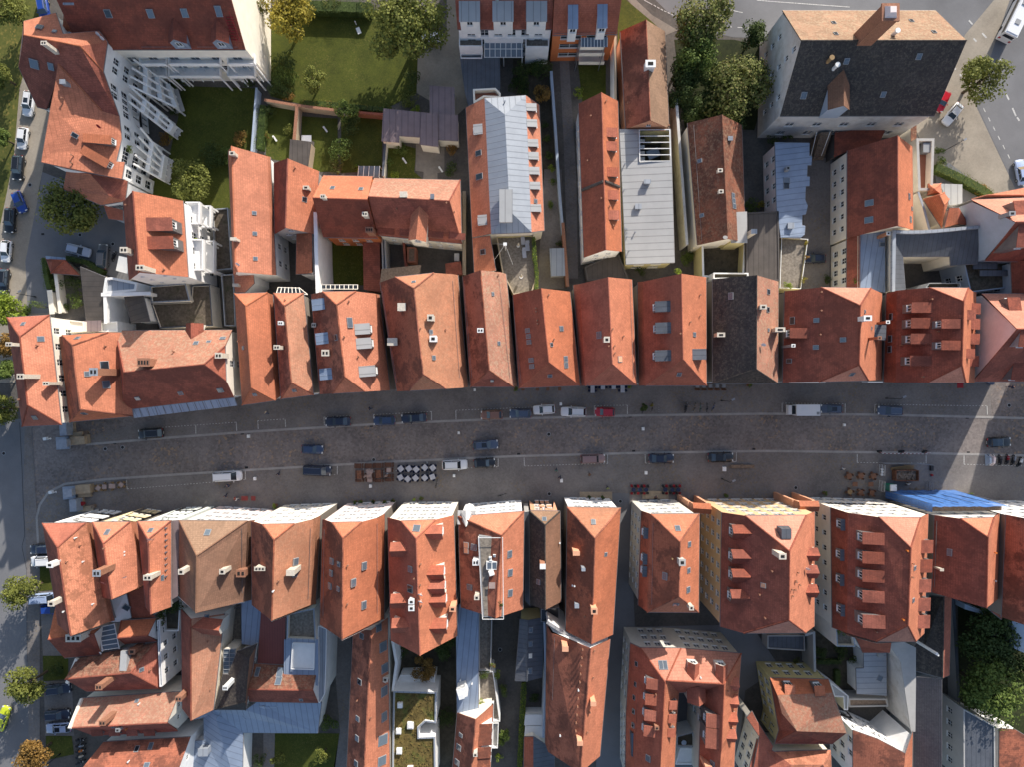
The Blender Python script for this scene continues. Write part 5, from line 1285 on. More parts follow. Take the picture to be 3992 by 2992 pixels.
b=house('small hipped orange house with a wedge shaped roof, right of the long narrow yard','B3',[(1345,60),(1525,0),(1565,55),(1500,300)],6,[(1480,20),(1520,105)],hr=9,roof='tile_orange',roofB='tile_orange',wall='wall_cream')
b=poly('orange link roof between the wedge house and the pale gabled house, right','B3',[(1570,130,7),(1650,130,8),(1740,280,7),(1528,302,7)],[(0,[(1570,130,7),(1650,130,8),(1640,270,8),(1528,302,7)]),(1,[(1650,130,8),(1740,280,7),(1640,270,8)])],roof=('tile_salmon','tile_red'),wall='wall_cream',name='town_house',cat='house')
b=house('small orange gabled house at the right edge below the corrugated canopy','B3',[(1760,58),(1860,40),(2300,-60),(2300,70)],9,[(1900,20),(2200,20)],hr=10,roof='tile_salmon',wall='wall_cream')
flat('white ribbed canopy roof beside the hedge, upper right','B3',[(1492,-68),(1668,-62),(1668,90),(1570,105)],2.6,'wall_grey','metal_pale',0,name='canopy',cat='canopy')
b=house('tiny pyramid-roofed orange kiosk at the end of the long narrow yard','A3',[(1385,1585),(1495,1580),(1505,1680),(1380,1680)],5,[(1435,1625),(1450,1640)],hr=7,roof='tile_salmon',wall='wall_cream')
b=flat('long narrow walled roof terrace with grey coping, upper right','A3',[(1283,1190),(1440,1190),(1425,1640),(1300,1640)],5.5,'wall_cream','wall_brickw',1.6,.45,pmat='wall_grey',name='roof_terrace',cat='terrace')
m=MB();q=at('A3',1350,1290,4);m.box((q.x,q.y,4.6),(1.7,1.7,1.2));m.build('roof_box','paint_grey',b.root)
gwall('A3',[(1258,1080),(1258,1250)],3.6,.9,'wall_cream','ivy topped stone wall stub below the hall corner',cap='tile_mossy')
gwall('B3',[(1300,0),(1345,130),(1395,320)],6.5,.25,'wall_cream','curved pale courtyard wall left of the wedge shaped orange house',cap='metal_zinc')
b=flat('grey facaded block with balconies in the shade, right edge of the courtyard','B3',[(1690,590),(2090,590),(2085,820),(1750,860)],7,'wall_bluew','gravel_roof',.6,.2,wins={3: dict(cols=1),2: dict(cols=4)})
for (u0,v0,u1,v1,hh) in ((1770,605,1980,660,7.6),(1830,670,2080,720,7.7)):
    a=at('B3',u0,v0,hh);e=at('B3',u1,v1,hh);m=MB();m.box(((a.x+e.x)/2,(a.y+e.y)/2,hh),(e.x-a.x,a.y-e.y,.12));m.build('balcony','metal_slate',b.root)
b=house('red roofed house behind the shaded balconies at the right edge','B3',[(2100,600),(2600,600),(2600,880),(2110,880)],9,[(2300,600),(2300,880)],hr=12,f=(1,1),roof='tile_deep',wall='wall_bluew',wins={3: dict(cols=3)})
flat('glass-sided balcony with white frame on the roof edge of the dormer house','B3',[(1395,778),(1665,778),(1665,822),(1362,822)],9,'paint_grey','ground_earth',.7,.12,name='balcony',cat='balcony')
# long zinc-topped building
b=poly('long mansard building with a pale seamed zinc roof and orange lower slopes, upper centre','A1',[(1805,925,7.5),(1965,845,10),(2321,820,10),(2436,903,7.5),(2481,1985,7.5),(2371,2000,10),(2022,2013,10),(1862,2045,7.5)],
   [(0,[(1805,925,7.5),(1965,845,10),(2022,2013,10),(1862,2045,7.5)]),(1,[(2321,820,10),(2436,903,7.5),(2481,1985,7.5),(2371,2000,10)]),(2,[(1965,845,10),(2141,985,11.6),(2182,1815,11.6),(2022,2013,10)]),(2,[(1965,845,10),(2321,820,10),(2141,985,11.6)]),(2,[(2321,820,10),(2371,2000,10),(2182,1815,11.6),(2141,985,11.6)]),(2,[(2022,2013,10),(2371,2000,10),(2182,1815,11.6)])],
   roof=('tile_orange','tile_salmon','metal_zinc'),wall='wall_cream',wins={3: dict(cols=9)},ridges=[])
feats(b,'A1',dm=[(2366,935,1.0,1.6,'pale'),(2371,1072,1.0,1.6,'pale'),(2380,1242,1.0,1.6,'pale'),(2384,1352,1.0,1.6,'pale'),(2391,1480,1.0,1.6,'pale'),(2397,1608,1.0,1.6,'pale'),(2405,1800,1.0,1.6,'pale')],sk=[(2404,1733,.6,.7),(1915,1318,.8,1.1,'glass_dark'),(1922,1520,.9,1.3,'glass_dark')],ve=[(2140,880,'steel')])
dormer(b,'A1',1912,1120,1.5,1.4,'pale');dormer(b,'A1',1950,1900,1.5,1.4,'pale')
m=MB();p=at('A1',2150,1830,11.7);m.box((p.x,p.y+1.0,11.9),(2.2,5.5,.7));m.build('roof_plant_room','metal_pale',b.root)
b=poly('orange single-pitch tail of the zinc-topped building beside the roof terrace','B1',[(1862,395,7.5),(2012,372,9.5),(2062,672,9.5),(1878,690,7.5)],[(0,[(1862,395,7.5),(2012,372,9.5),(2062,672,9.5),(1878,690,7.5)])],roof=('tile_orange',),wall='wall_cream',name='town_house',cat='house')
skylight(b,'B1',1952,512,.8,.9,'glass_dark')
b=flat('wooden roof terrace with loungers and planted edges behind the upper row, centre','B1',[(2066,372),(2385,362),(2425,690),(2375,862),(2215,880),(2120,690)],6.5,'wall_lemon','deck',.9,.2,pmat='wall_stone',name='roof_terrace',cat='terrace')
for k,(u_,v_) in enumerate(((2296,410),(2335,465),(2308,525))):
    q=at('B1',u_,v_,6);m=MB();m.box((q.x,q.y,5.9),(.7,1.5,.1),.1);m.box((q.x,q.y+.8,6.1),(.7,.5,.08),.1);m.box((q.x,q.y,5.7),(.6,1.4,.25),.1)
    o=thing('sun_lounger',m,'cloth_tabletop',['sun lounger nearest the zinc roof on the planted roof terrace','middle sun lounger near the planted edge of the roof terrace','lowest sun lounger on the planted roof terrace'][k],'sun lounger','loungers on the roof terrace')
# mast on that terrace
m=MB();q=at('B1',2145,500,5.6);top=Vector((q.x,q.y,11));m.tube((q.x,q.y,5.5),top,.07)
for a in ((2040,440),(2055,575),(2210,620)): m.tube(top,at('B1',*a,7.5),.03,None,4)
m.box((q.x,q.y,11.1),(.6,.5,.4));thing('antenna_mast',m,'paint_white','white guyed antenna mast on the roof terrace behind the upper row','mast')
# garden pavilion roofs
b=flat('mauve metal garden pavilion roof, L-shaped left section','A1',[(1100,942),(1425,975),(1412,1230),(1400,1180),(1225,1165),(1225,1222),(1086,1212)][:2]+[(1412,1178),(1225,1165),(1225,1222),(1086,1212)],3.6,'wall_greige','metal_copper',0,name='pavilion')
flat('mauve metal garden pavilion roof, narrow middle section reaching the paved patio','A1',[(1432,975),(1552,990),(1562,1260),(1412,1240)],3.9,'wall_greige','metal_copper',0,name='pavilion')
flat('mauve metal garden pavilion roof, right section by the zinc building','A1',[(1558,990),(1730,998),(1735,1210),(1566,1200)],3.6,'wall_greige','metal_copper',0,name='pavilion')
flat('mauve metal garage roof at the end of the driveway','A1',[(1500,745),(1700,760),(1702,985),(1500,975)],3.3,'wall_greige','metal_copper',0,name='garage')
flat('narrow grey shed with white garden furniture against it','A1',[(298,1208),(466,1228),(440,1430),(288,1370)],3.0,'wall_stone','metal_dark',0,name='shed')
gwall('A1',[(75,860),(335,905),(700,950)],2.4,.35,'wall_stone','old garden wall running below the flower bed, top left centre',cap='brick')
gwall('A1',[(350,915),(325,1205)],2.4,.45,'wall_stone','short garden wall beside the narrow grey shed',cap='brick')
gwall('A1',[(860,965),(1095,985)],2.2,.3,'brick','brick garden wall left of the mauve pavilion',cap='tile_red')
gwall('A1',[(1110,1230),(1090,1510)],2.2,.3,'wall_cream','pale garden wall left of the paved patio',cap='metal_slate')
gwall('A2',[(330,620),(365,1100),(400,1650),(430,2000)],2.4,.35,'wall_bluew','long pale garden wall between the narrow gardens, upper centre')
gwall('B2',[(430,270),(470,800)],2.6,.45,'brick','brick topped garden wall behind the upper row, centre')
gwall('A0',[(2211,760),(2170,1300),(2150,1420)],2.2,.25,'wall_bluew','pale wall along the right side of the big lawn, left')
q=at('A1',970,1480,0);rt=root('greenhouse',(q.x,q.y,0),'small glass greenhouse leaning on the orange roof, left of centre','greenhouse')
m=MB();
for k in range(5): m.tube(at('A1',882+k*45,1428,2.6),at('A1',872+k*46,1525,2.0),.05,None,4)
for a in ((882,1428),(1064,1430),(870,1525),(1060,1528)): p=at('A1',*a,2.2);m.box((p.x,p.y,1.1),(.08,.08,2.2))
m.build('frame','paint_white',rt);m=MB();m.slab([at('A1',880,1428,2.55),at('A1',1064,1430,2.55),at('A1',1058,1526,1.95),at('A1',870,1524,1.95)],.04);m.build('glass_roof','glass_sky',rt,weld=False)
flat('grey metal shed roof standing alone in the yard behind the upper row, centre','B2',[(322,490),(432,486),(442,712),(332,716)],2.6,'wall_grey','metal_zinc',0,name='shed')
# houses between gardens and upper row, left of centre
b=house('long orange house with a pale left verge and four small skylights, left of centre','A1',[(-245,1300),(95,1345),(128,2368),(-200,2368)],10,[(-215,1278),(-180,2368)],hr=13.2,f=(1,1),skirt={1: [(118,1350,8.5),(168,2368,8.5)]},roof='tile_orange',roofB='tile_salmon',wall='wall_white',wins={1: dict(cols=6)})
feats(b,'A1',ch=[(-170,2073,1.4,.4,.9,'chimney_plaster',0),(-185,1340,1.2,.5,.8,'chimney_plaster',1)],sk=[(-20,1835,.5,.6),(-15,2012,.5,.6),(-10,2228,.5,.6)],di=[(-145,2280)])
b=poly('low orange roof patch below the long orange house, beside the dark yard','B1',[(-195,690,8.5),(-30,680,8.5),(-20,780,8),(-100,860,8),(-185,862,8)],[(0,[(-195,690,8.5),(-30,680,8.5),(-20,780,8),(-100,860,8),(-185,862,8)])],roof=('tile_salmon',),wall='wall_white',name='town_house',cat='house')
chimney(b,'B1',-160,805,1.0,.4,.9,'chimney_plaster',0)
b=house('orange gabled house with a dark left slope and white window gable, left of centre','B1',[(150,-255),(540,-185),(495,355),(155,355)],9,[(268,-290),(248,315)],f=(1,1),roof='tile_deep',roofB='tile_salmon',wall='wall_grey',wins={2: dict(cols=3,w=.9,h=1)})
feats(b,'B1',ch=[(440,-30,.9,.5,.9,'chimney_plaster',1)],sk=[(412,60,.7,.8,'glass_dark')],ve=[(335,-210)])
b=house('maroon roof facing a small lawn, with a ridge chimney, left of centre','B1',[(575,385),(575,-148),(1000,-140),(1045,393)],8.5,[(495,46),(985,62)],f=(1,1),roof='tile_deep',roofB='tile_salmon',wall='wall_orangew',wins={3: dict(cols=3)})
feats(b,'B1',ch=[(590,50,1.2,.5,.7),(952,205,1.6,.6,.8,'chimney_plaster',2),(1000,350,2.6,.8,1.2,'brick',3)],sk=[(655,-40,.6,.9),(900,-30,.6,.8)])
b=house('maroon house with a lichen back slope and a narrow orange cross gable, centre','B1',[(1045,368),(1012,-125),(1755,-108),(1768,440)],8.5,[(1000,36),(1660,72)],f=(1,.0),roof='tile_deep',roofB='tile_lichen',roofH='tile_salmon',wall='wall_cream',wins={3: dict(cols=6,w=.9,h=.8,fl=2.6),2: dict(cols=2)})
feats(b,'B1',ch=[(1275,30,1.0,.8,1.1,'chimney_plaster',0),(1520,45,.8,.7,.5,'steel',0)],ve=[(1210,145),(1355,200),(1640,92),(1705,170)],sk=[])
dormer(b,'B1',1412,290,2.6,5.4,'gable',face='wall_cream',rmat='tile_salmon')
for k in range(4): dormer(b,'B1',1120+k*190+(40 if k > 1 else 0),335+k*14,2.6,.9,'tile',win=False)
b=poly('narrow weathered tiled roof beside a tall blinding white wall, left of centre','B1',[(345,352,8.5),(478,350,9.2),(500,700,9.2),(340,703,8.5)],[(0,[(345,352,8.5),(478,350,9.2),(478,692,9.2),(340,703,8.5)])],roof=('tile_patched',),wall='wall_white',name='outbuilding')
gwall('B1',[(508,180),(515,500),(528,868)],9.6,.5,'wall_white','tall blinding white fire wall left of the small lawn')
flat('red brick coloured lean-to roof along the right side of the small lawn','B1',[(925,400),(1055,400),(1062,850),(932,830)],3.6,'wall_brickw','tile_deep',0,name='outbuilding')
flat('dark flat courtyard roof below the maroon house, centre','B1',[(1075,380),(1110,380),(1125,690),(1085,695)],3.8,'wall_grey','metal_slate',.3,name='outbuilding')
flat('brown boarded flat roof strip in the dark courtyard, centre','B1',[(1300,470),(1372,470),(1372,600),(1300,600)],3.0,'wall_brickw','wood',.2,name='outbuilding')
flat('low red tiled shed in the corner of the dark courtyard, centre','B1',[(1635,620),(1755,600),(1770,700),(1640,705)],3.0,'wall_brickw','tile_deep',0,name='shed')
gwall('B1',[(1265,400),(1290,670)],2.6,.3,'wall_brickw','dark wall dividing the courtyards below the maroon house',cap='tile_deep')
gwall('B1',[(1790,0),(1790,700)],2.6,.5,'wall_stone','stone wall between the dark courtyard and the zinc-topped building')
m=MB();q=at('B1',1727,560,.6);m.box((q.x,q.y,.5),(.9,1.4,1.0));thing('storage_box',m,'paint_white','pale storage box by the wall in the dark courtyard','box')
# left block with white balconies
b=house('orange house with two tiled dormers and white balconies on its right wall, left','B0',[(1060,80),(1152,10)][:1]+[(1578,70),(1622,728),(1110,752)],12,[(1146,10),(1200,705)],f=(1,1),roof='tile_deep',roofB='tile_orange',wall='wall_white',wins={1: dict(cols=4,w=1.2,h=1.7),2: dict(cols=2,w=.6,h=.5)})
feats(b,'B0',dm=[(1420,295,1.9,3.6,'tile'),(1432,452,1.8,3.6,'tile')],ch=[(1140,520,2.4,.8,1.1,'chimney_plaster',2),(1290,672,2.8,.7,1.2,'chimney_plaster',2)],ve=[(1403,392),(1420,665),(1095,110)])
for (u0,v0,u1,v1,hh) in ((1590,78,1720,270,9),(1720,110,1815,300,6),(1625,400,1750,670,9),(1750,412,1845,690,6)):
    a=at('B0',u0,v0,hh);e=at('B0',u1,v1,hh);m=MB();cx,cy=(a.x+e.x)/2,(a.y+e.y)/2;L=e.x-a.x;Dp=a.y-e.y
    m.box((cx,cy,hh-1.0),(L,Dp,.2));m.box((e.x-.1,cy,hh-.5),(.2,Dp,1.0));m.box((cx,a.y-.1,hh-.5),(L-.3,.2,1.0));m.box((cx,e.y+.1,hh-.5),(L-.3,.2,1.0))
    for y_ in (a.y-.3,e.y+.3): m.box((e.x-.12,y_,(hh-1.1)/2),(.25,.3,hh-1.1))
    m.build('balcony','wall_white',b.root)
flat('dark gravel flat roof between the balconies and the long orange house, left','B0',[(1830,140),(1965,130),(2000,660),(1850,672)],3.0,'wall_grey','gravel_roof',.4,.2,pmat='metal_zinc')
b=flat('dark brown flat roof below the orange house with balconies, left','B0',[(1290,805),(1600,780),(1640,935),(1300,950)],5.0,'wall_cream','gravel_roof',.4,.25,pmat='metal_zinc')
flat('wide brown gravel roof beside the courtyard houses, left','B0',[(1300,955),(1640,940),(1650,800),(1810,795),(1835,1150),(1375,1170)],4.0,'wall_cream','gravel_roof',.4,.2,pmat='metal_slate')
flat('narrow dark yard roof strip with a pale edge, left','B0',[(1905,710),(2010,700),(2030,1150),(1935,1150)],3.5,'wall_grey','gravel_roof',.5,.15,pmat='metal_zinc')
b=poly('brown seamed metal roof with a zig-zag left gutter, left','B0',[(690,640,5.5),(905,728,6.5),(895,1108,6.5),(742,1112,5.5)],[(0,[(690,640,5.5),(905,728,6.5),(895,1108,6.5),(742,1112,5.5)])],roof=('metal_dark',),wall='wall_cream')
b=poly('narrow brown seamed metal roof between white walls, left','B0',[(1068,892,5.5),(1235,890,6.5),(1290,1110,6.5),(1130,1122,5.5)],[(0,[(1068,892,5.5),(1235,890,6.5),(1290,1110,6.5),(1130,1122,5.5)])],roof=('metal_dark',),wall='wall_white')
b=flat('white house block with pale blue parapets around a planted light well, left','B0',[(905,735),(960,728),(1185,775),(1170,850),(930,870),(880,895)],7.2,'wall_white','metal_zinc',.5,.4,pmat='paint_white')
gwall('B0',[(905,890),(912,1120)],7.0,.4,'wall_white','white wall dropping into the planted light well, left')
gwall('B0',[(885,880),(1290,870)],7.1,.5,'wall_white','white parapet bridging the two brown metal roofs, left')
flat('white flat roofed corner block above the weathered house, left','B0',[(870,1122),(1010,1110),(1015,1200),(850,1198)],6,'wall_white','paint_white',.3,.2)
flat('cream flat roof right of the far left house','B0',[(432,1078),(722,1112),(722,1195),(565,1212),(470,1240)],7.5,'wall_cream','wall_cream',.3,.2)
flat('brown seamed metal porch roof beside the cream flat roof, left','B0',[(724,1115),(868,1110),(868,1188),(724,1195)],6.5,'wall_cream','metal_copper',0)
b=house('red tiled garage roof with a blue ridge strip, left','B0',[(395,570),(560,585),(685,712),(440,695)],2.6,[(450,580),(560,585)],hr=3.4,roof='tile_deep',wall='wall_stone',name='garage',cat='garage')
m=MB();m.slab([at('B0',390,545,3.2),at('B0',560,560,3.2),at('B0',562,585,3.2),at('B0',396,572,3.2)],.2);m.build('ridge_strip','metal_blue',b.root)
gwall('B0',[(430,860),(450,1030)],1.8,.8,'wall_cream','cream stepped boundary wall beside the road, left');gwall('B0',[(480,700),(520,1030)],1.8,.5,'wall_cream','inner cream wall parallel to the stepped boundary wall, left')
b=poly('small maroon lean-to next to the parking court, left','B0',[(895,110,6),(1060,150,6),(1060,240,4.5),(935,225,4.5)],[(0,[(895,110,6),(1060,150,6),(1060,240,4.5),(935,225,4.5)])],roof=('tile_red',),wall='wall_bluew',name='outbuilding')
m=MB();m.slab([at('B0',1025,545,2.9),at('B0',1092,560,2.9),at('B0',1100,700,2.6),at('B0',998,672,2.6)],.08)
for a in ((1030,550),(1002,668),(1095,565)): p=at('B0',*a,2.6);m.tube((p.x,p.y,0),(p.x,p.y,2.7),.04)
thing('awning',m,'paint_white','white sail awning in the parking court, left','awning')
# off-frame neighbours at the right that throw the long street shadow
b=house('house just beyond the right end of the upper row','C3',[(2810,-700),(3500,-700),(3500,-10),(2810,-10)],11,[(3200,-680),(3200,-30)],hr=17,roof='tile_red')
# ---------------- south row of the market street ----------------
F3=dict(cols=3,ground_big=True,w=1.25,h=1.85);F4=dict(cols=4,ground_big=True,w=1.25,h=1.85);F5=dict(cols=5,ground_big=True,w=1.25,h=1.85);F6=dict(cols=6,ground_big=True,w=1.25,h=1.85)
b=house('corner house with a patchy orange roof and white front, left end of the lower row','C0',[(365,1200),(735,1195),(945,2050),(500,2075)],[14.6,14.6,12.5,12.5],[(495,1407),(605,2136)],hr=18.4,f=(0,1),wins={0: F3,3: dict(cols=6)},wall='wall_white',roof='tile_deep',roofB='tile_patched',roofH='tile_red',skirt={1: [(800,1195,11),(985,2040,10)]},side=(1,))
feats(b,'C0',ch=[(505,1530,2.0,.7,.9,'paint_white',1),(530,1850,2.4,.7,.9,'chimney_plaster',1)],ve=[(660,1322,'paint_white'),(585,1527),(700,1387),(728,1525,'paint_white'),(810,1890,'paint_white'),(560,1955,'paint_white')])
b=house('orange house with a yellow front, second from the left in the lower row','C0',[(795,1190),(1120,1187),(1240,1736),(880,1840)],[14.6,14.6,13,13],[(890,1375),(960,1825)],hr=18.2,f=(0,1),skirt={1: [(1175,1190,11),(1262,1725,10)]},wins={0: F3},wall='wall_yellow',roof='tile_deep',roofB='tile_salmon',roofH='tile_salmon',side=(1,3))
feats(b,'C0',sk=[(925,1277,.6,1.0),(1065,1645,.9,.7)],ch=[(940,1582,3.2,.9,1.1,'brick',2,0,'metal_zinc')],ve=[(905,1412),(1085,1440,'paint_white'),(1085,1468,'paint_white')])
m=MB();p,_=hit(b,'C0',905,1705);
dish(b,'C0',915,1700,'cloth_pinkc',.5)
b=house('narrow orange house with a pale mint front and a row of snow hooks','C0',[(1185,1185),(1475,1178),(1475,1920),(1255,1925)],14.3,[(1275,1340),(1300,1963)],hr=17.8,f=(0,1),wins={0: F3},wall='wall_mint',roof='tile_deep',roofB='tile_orange',roofH='tile_salmon',side=(1,3))
feats(b,'C0',sk=[(1298,1262,.6,.8),(1390,1672,.8,.7)],ch=[(1325,1640,1.8,.7,1.2,'chimney_plaster',2)],ve=[(1440,1237+k*52,'steel') for k in range(9)]);antenna(b,'C0',1330,1330)
flat('mauve metal gutter roof between the mint house and the brown roofed house','C0',[(1480,1182),(1540,1178),(1530,1820),(1478,1850)],13.4,'wall_mint','metal_copper',0)
b=house('broad brown-roofed house with cream chimneys and a pinkish front, lower row left','C0',[(1545,1175),(2130,1180),(2110,1875),(1535,1826)],[14.7,14.7,12.5,12.5],[(1695,1480),(1688,1959)],hr=19.4,f=(0,1),skirt={1: [(2192,1172,11),(2170,1860,10)]},wins={0: F5},wall='wall_pink',roof='tile_brown',roofB='tile_brown',roofH='tile_tan',side=(1,3))
feats(b,'C0',sk=[(1790,1280,.8,1.0),(1972,1513,1.0,.9)],ch=[(1625,1582,2.4,.7,.8,'chimney_plaster',1),(1975,1578,2.6,.7,.8,'chimney_plaster',1),(2150,1580,3.6,1.1,1.4,'brick',2)],gd=[[(2080,1240),(2085,1800)]])
c=MB();q=b.bvh;ends=[at('C0',1535,1826,12),at('C0',1688,1962,18.4),at('C0',2110,1875,12)];c.tube(ends[0],ends[1],.12,None,4);c.tube(ends[1],ends[2],.12,None,4);c.build('verge_board','paint_white',b.root)
b=house('orange half-hipped house with a cream front above two chimney pots, lower row','C1',[(-45,1180),(488,1168),(462,1905),(-40,1905)],[15.3,15.3,14,14],[(150,1345),(132,1989)],hr=21.3,f=(.5,1),skirt={1: [(552,1132,12.6),(510,1898,11.5)]},wins={0: F4},wall='wall_cream',roof='tile_sooty',roofB='tile_faded',roofH='tile_salmon',side=(1,3))
feats(b,'C1',sk=[(338,1530,1.0,.9),(330,1632,1.0,.8)],ch=[(335,1590,2.4,.8,1.2,'chimney_plaster',0),(45,1580,.8,.5,1.6,'chimney_plaster',3)],ve=[(150,1780,'paint_white'),(195,1690)],gd=[[(460,1240),(440,1850)]])
b=house('orange half-hipped house with a pink front and gutter dormer, lower row','C1',[(570,1165),(1045,1155),(1060,2036),(545,2071)],[15.5,15.8,14,14],[(745,1328),(738,2156)],hr=21.6,f=(.48,1),skirt={1: [(1105,1118,13),(1100,2028,11.5)]},wins={0: F4},wall='wall_pink',roof='tile_sooty',roofB='tile_orange',roofH='tile_salmon',side=(1,3))
feats(b,'C1',sk=[(648,1527,.8,1.0),(710,1552,.6,.8),(642,1628,.8,.9),(928,1567,1.1,.9),(835,1712,1.1,.9),(925,1905,1.1,.9),(632,1740,.8,.9),(705,1765,.6,.7)],ve=[(790,1558),(788,1890)] ,gd=[[(1035,1200),(1035,1980)],[(590,1250),(580,2000)]])
b=house('orange house with a cream front, many small gabled dormers and twin satellite dishes, lower row','C1',[(1130,1150),(1700,1130),(1730,2171),(1157,2211)],[15,13.6,13,14.2],[(1375,1330),(1408,2301)],hr=20.8,f=(.5,1),wins={0: F5},wall='wall_cream',roof='tile_red',roofB='tile_orange',roofH='tile_salmon',side=(1,3))
feats(b,'C1',sk=[(1380,1245,1.0,1.3),(1325,1595,.8,.9),(1325,1765,1.0,1.2,'glass_dark')],dm=[(1535,1268,2.0,2.4,'gable'),(1548,1615,2.0,2.4,'gable'),(1555,1735,2.0,2.4,'gable'),(1565,1850,2.0,2.4,'gable'),(1570,2070,2.2,2.5,'gable'),(1240,1420,2.0,2.6,'gable'),(1245,1860,2.0,2.6,'gable'),(1255,2070,2.0,2.6,'gable')],
      ch=[(1345,1855,1.2,.6,.8,'paint_white',1),(1345,1910,1.2,.7,.8,'paint_white',1),(1705,1880,3.4,.7,.9,'wall_salmonw',1)],di=[(1420,1800),(1420,1860)],ve=[(1418,1545),(1362,1670),(1415,1725),(1425,1905)])
b=house('orange house with a roof terrace cut along its ridge and a pale spired oriel','C1',[(1738,1140),(2306,1097),(2295,1941),(1762,1925)],12.9,[(2112,1305),(2060,2010)],hr=17.6,f=(0,1),wins={0: F5},wall='wall_white',roof='tile_sooty',roofB='tile_orange',roofH='tile_salmon',side=(1,3))
feats(b,'C1',sk=[(1808,1388,.8,.9,'wall_salmonw'),(1808,1435,.8,.8,'wall_salmonw'),(1875,1407,.9,1.0),(2180,1465,1.0,1.0),(2185,1625,1.0,.9),(2185,1800,1.0,.9),(1838,1750,.8,1.0)],ch=[(1895,1510,2.0,.8,.9,'paint_white',2),(1905,1800,2.4,.6,.7,'chimney_plaster',1)])
m=MB();a=[at('C1',u_,v_,16.6) for u_,v_ in ((1915,1312),(2122,1312),(2130,2008),(1950,2008))];m.slab(a,2.6);m.build('terrace_box','paint_grey',b.root)
m=MB();m.face([p+Vector((0,0,.03)) for p in [at('C1',u_,v_,16.6) for u_,v_ in ((1925,1322),(2113,1322),(2120,1998),(1960,1998))]]);m.build('terrace_floor','deck',b.root)
m=MB()
for i in range(4): m.tube(a[i]+Vector((0,0,1)),a[(i+1) % 4]+Vector((0,0,1)),.06,None,4);m.tube(a[i],a[i]+Vector((0,0,1)),.06,None,4)
m.build('terrace_railing','paint_white',b.root)
p=at('C1',2030,1560,17);m=MB();m.box((p.x,p.y,17.0),(1.8,1.3,.7));o=m.build('terrace_rooflight','paint_white',b.root);m=MB();m.box((p.x-.4,p.y,17.36),(.65,1.0,.04));m.box((p.x+.4,p.y,17.36),(.65,1.0,.04));m.build('pane','glass_sky',o,org=b.cen)
m=MB();p=at('C1',1812,1140,12.5);m.tube((p.x,p.y,5),(p.x,p.y,5.8),.3,1.0,8);m.tube((p.x,p.y,5.8),(p.x,p.y,12.3),1.0,1.0,8);m.build('oriel_tower','wall_white',b.root);m=MB();m.face([(p.x-1.5,p.y+1,12.5),(p.x+1.5,p.y+1,12.5),(p.x+1.5,p.y-1.2,13.2),(p.x-1.5,p.y-1.2,13.2)]);m.tube((p.x,p.y,12.5),(p.x,p.y-1.3,14.6),1.25,.05,8);m.build('oriel_spire','metal_pale',b.root)
b=house('slim brown-roofed house with a salmon front, lower row centre','C2',[(140,1092),(405,1095),(412,1878),(145,1901)],[12,12,11.5,11.5],[(275,1215),(277,1941)],f=(0,1),wins={0: F3},wall='wall_salmonw',roof='tile_black',roofB='tile_brown',roofH='tile_tan',side=(1,3))
feats(b,'C2',sk=[(270,1165,.6,.8),(220,1705,.7,.8)],ch=[(250,1535,2.6,.7,.8,'brick',0,0,'paint_white')],ve=[(402,1365,'paint_white')])
flat('narrow dark valley roof left of the slim brown house','C2',[(98,1110),(138,1105),(142,1895),(112,1860)],9,'wall_grey','metal_slate',0)
b=house('tall orange house with a white front, street end of the long roof, lower row centre','C2',[(468,1060),(928,1067),(860,2160),(455,2130)],[11.5,11.5,11,11],[(705,1330),(678,2221)],hr=16,f=(0,1),wins={0: F4},wall='wall_white',roof='tile_sooty',roofB='tile_orange',roofH='tile_faded',side=(1,3))
feats(b,'C2',sk=[(693,1190,.6,.9),(797,1467,.5,.6)],ch=[(535,1430,2.2,.6,1.0,'wall_salmonw',0),(598,1575,1.6,.4,.5,'metal_zinc',0),(545,1895,1.0,.6,.6,'metal_zinc',0),(690,1928,1.6,.9,.9,'wall_salmonw',1)],ve=[(510,1730,'paint_white'),(528,1735,'paint_white'),(615,1995)])
b=house('rear half of the long orange roof along the lane, bottom centre','D2',[(330,505),(838,560),(748,1568),(303,1530)],[11,11,10.5,10.5],[(674,581),(585,1655)],hr=16,f=(1,1),skirt={3: [(278,1460,8),(290,430,8)]},wall='wall_white',roof='tile_sooty',roofB='tile_orange',wins={1: dict(cols=8)})
feats(b,'D2',ch=[(440,590,2.6,.7,.9,'wall_salmonw',0),(680,1065,2.0,.6,.8,'wall_salmonw',0),(568,1405,1.8,.6,.8,'wall_salmonw',0)],ve=[(598,640),(592,710),(585,780),(580,850),(575,920),(562,990,'paint_white'),(560,1060),(555,1130),(550,1200),(543,1270),(540,1340),(405,1380,'paint_white'),(700,650),(690,880),(660,1180),(640,1350)],gd=[[(362,540),(345,1080)]])
b=house('orange house with a grey side wall and steep lower slope at the lane corner','C2',[(1190,1120),(1607,1118),(1600,1969),(1157,1966)],15.7,[(1440,1360),(1430,1831)],hr=20.4,f=(0,0),skirt={3: [(1080,1906,11.4),(1108,1092,11.4)]},wins={0: dict(cols=3,ground_big=True,w=1.3,h=1.6),3: dict(cols=7,w=.9,h=1.2)},wall='wall_greige',roof='tile_sooty',roofB='tile_orange',roofH='tile_salmon',side=(1,))
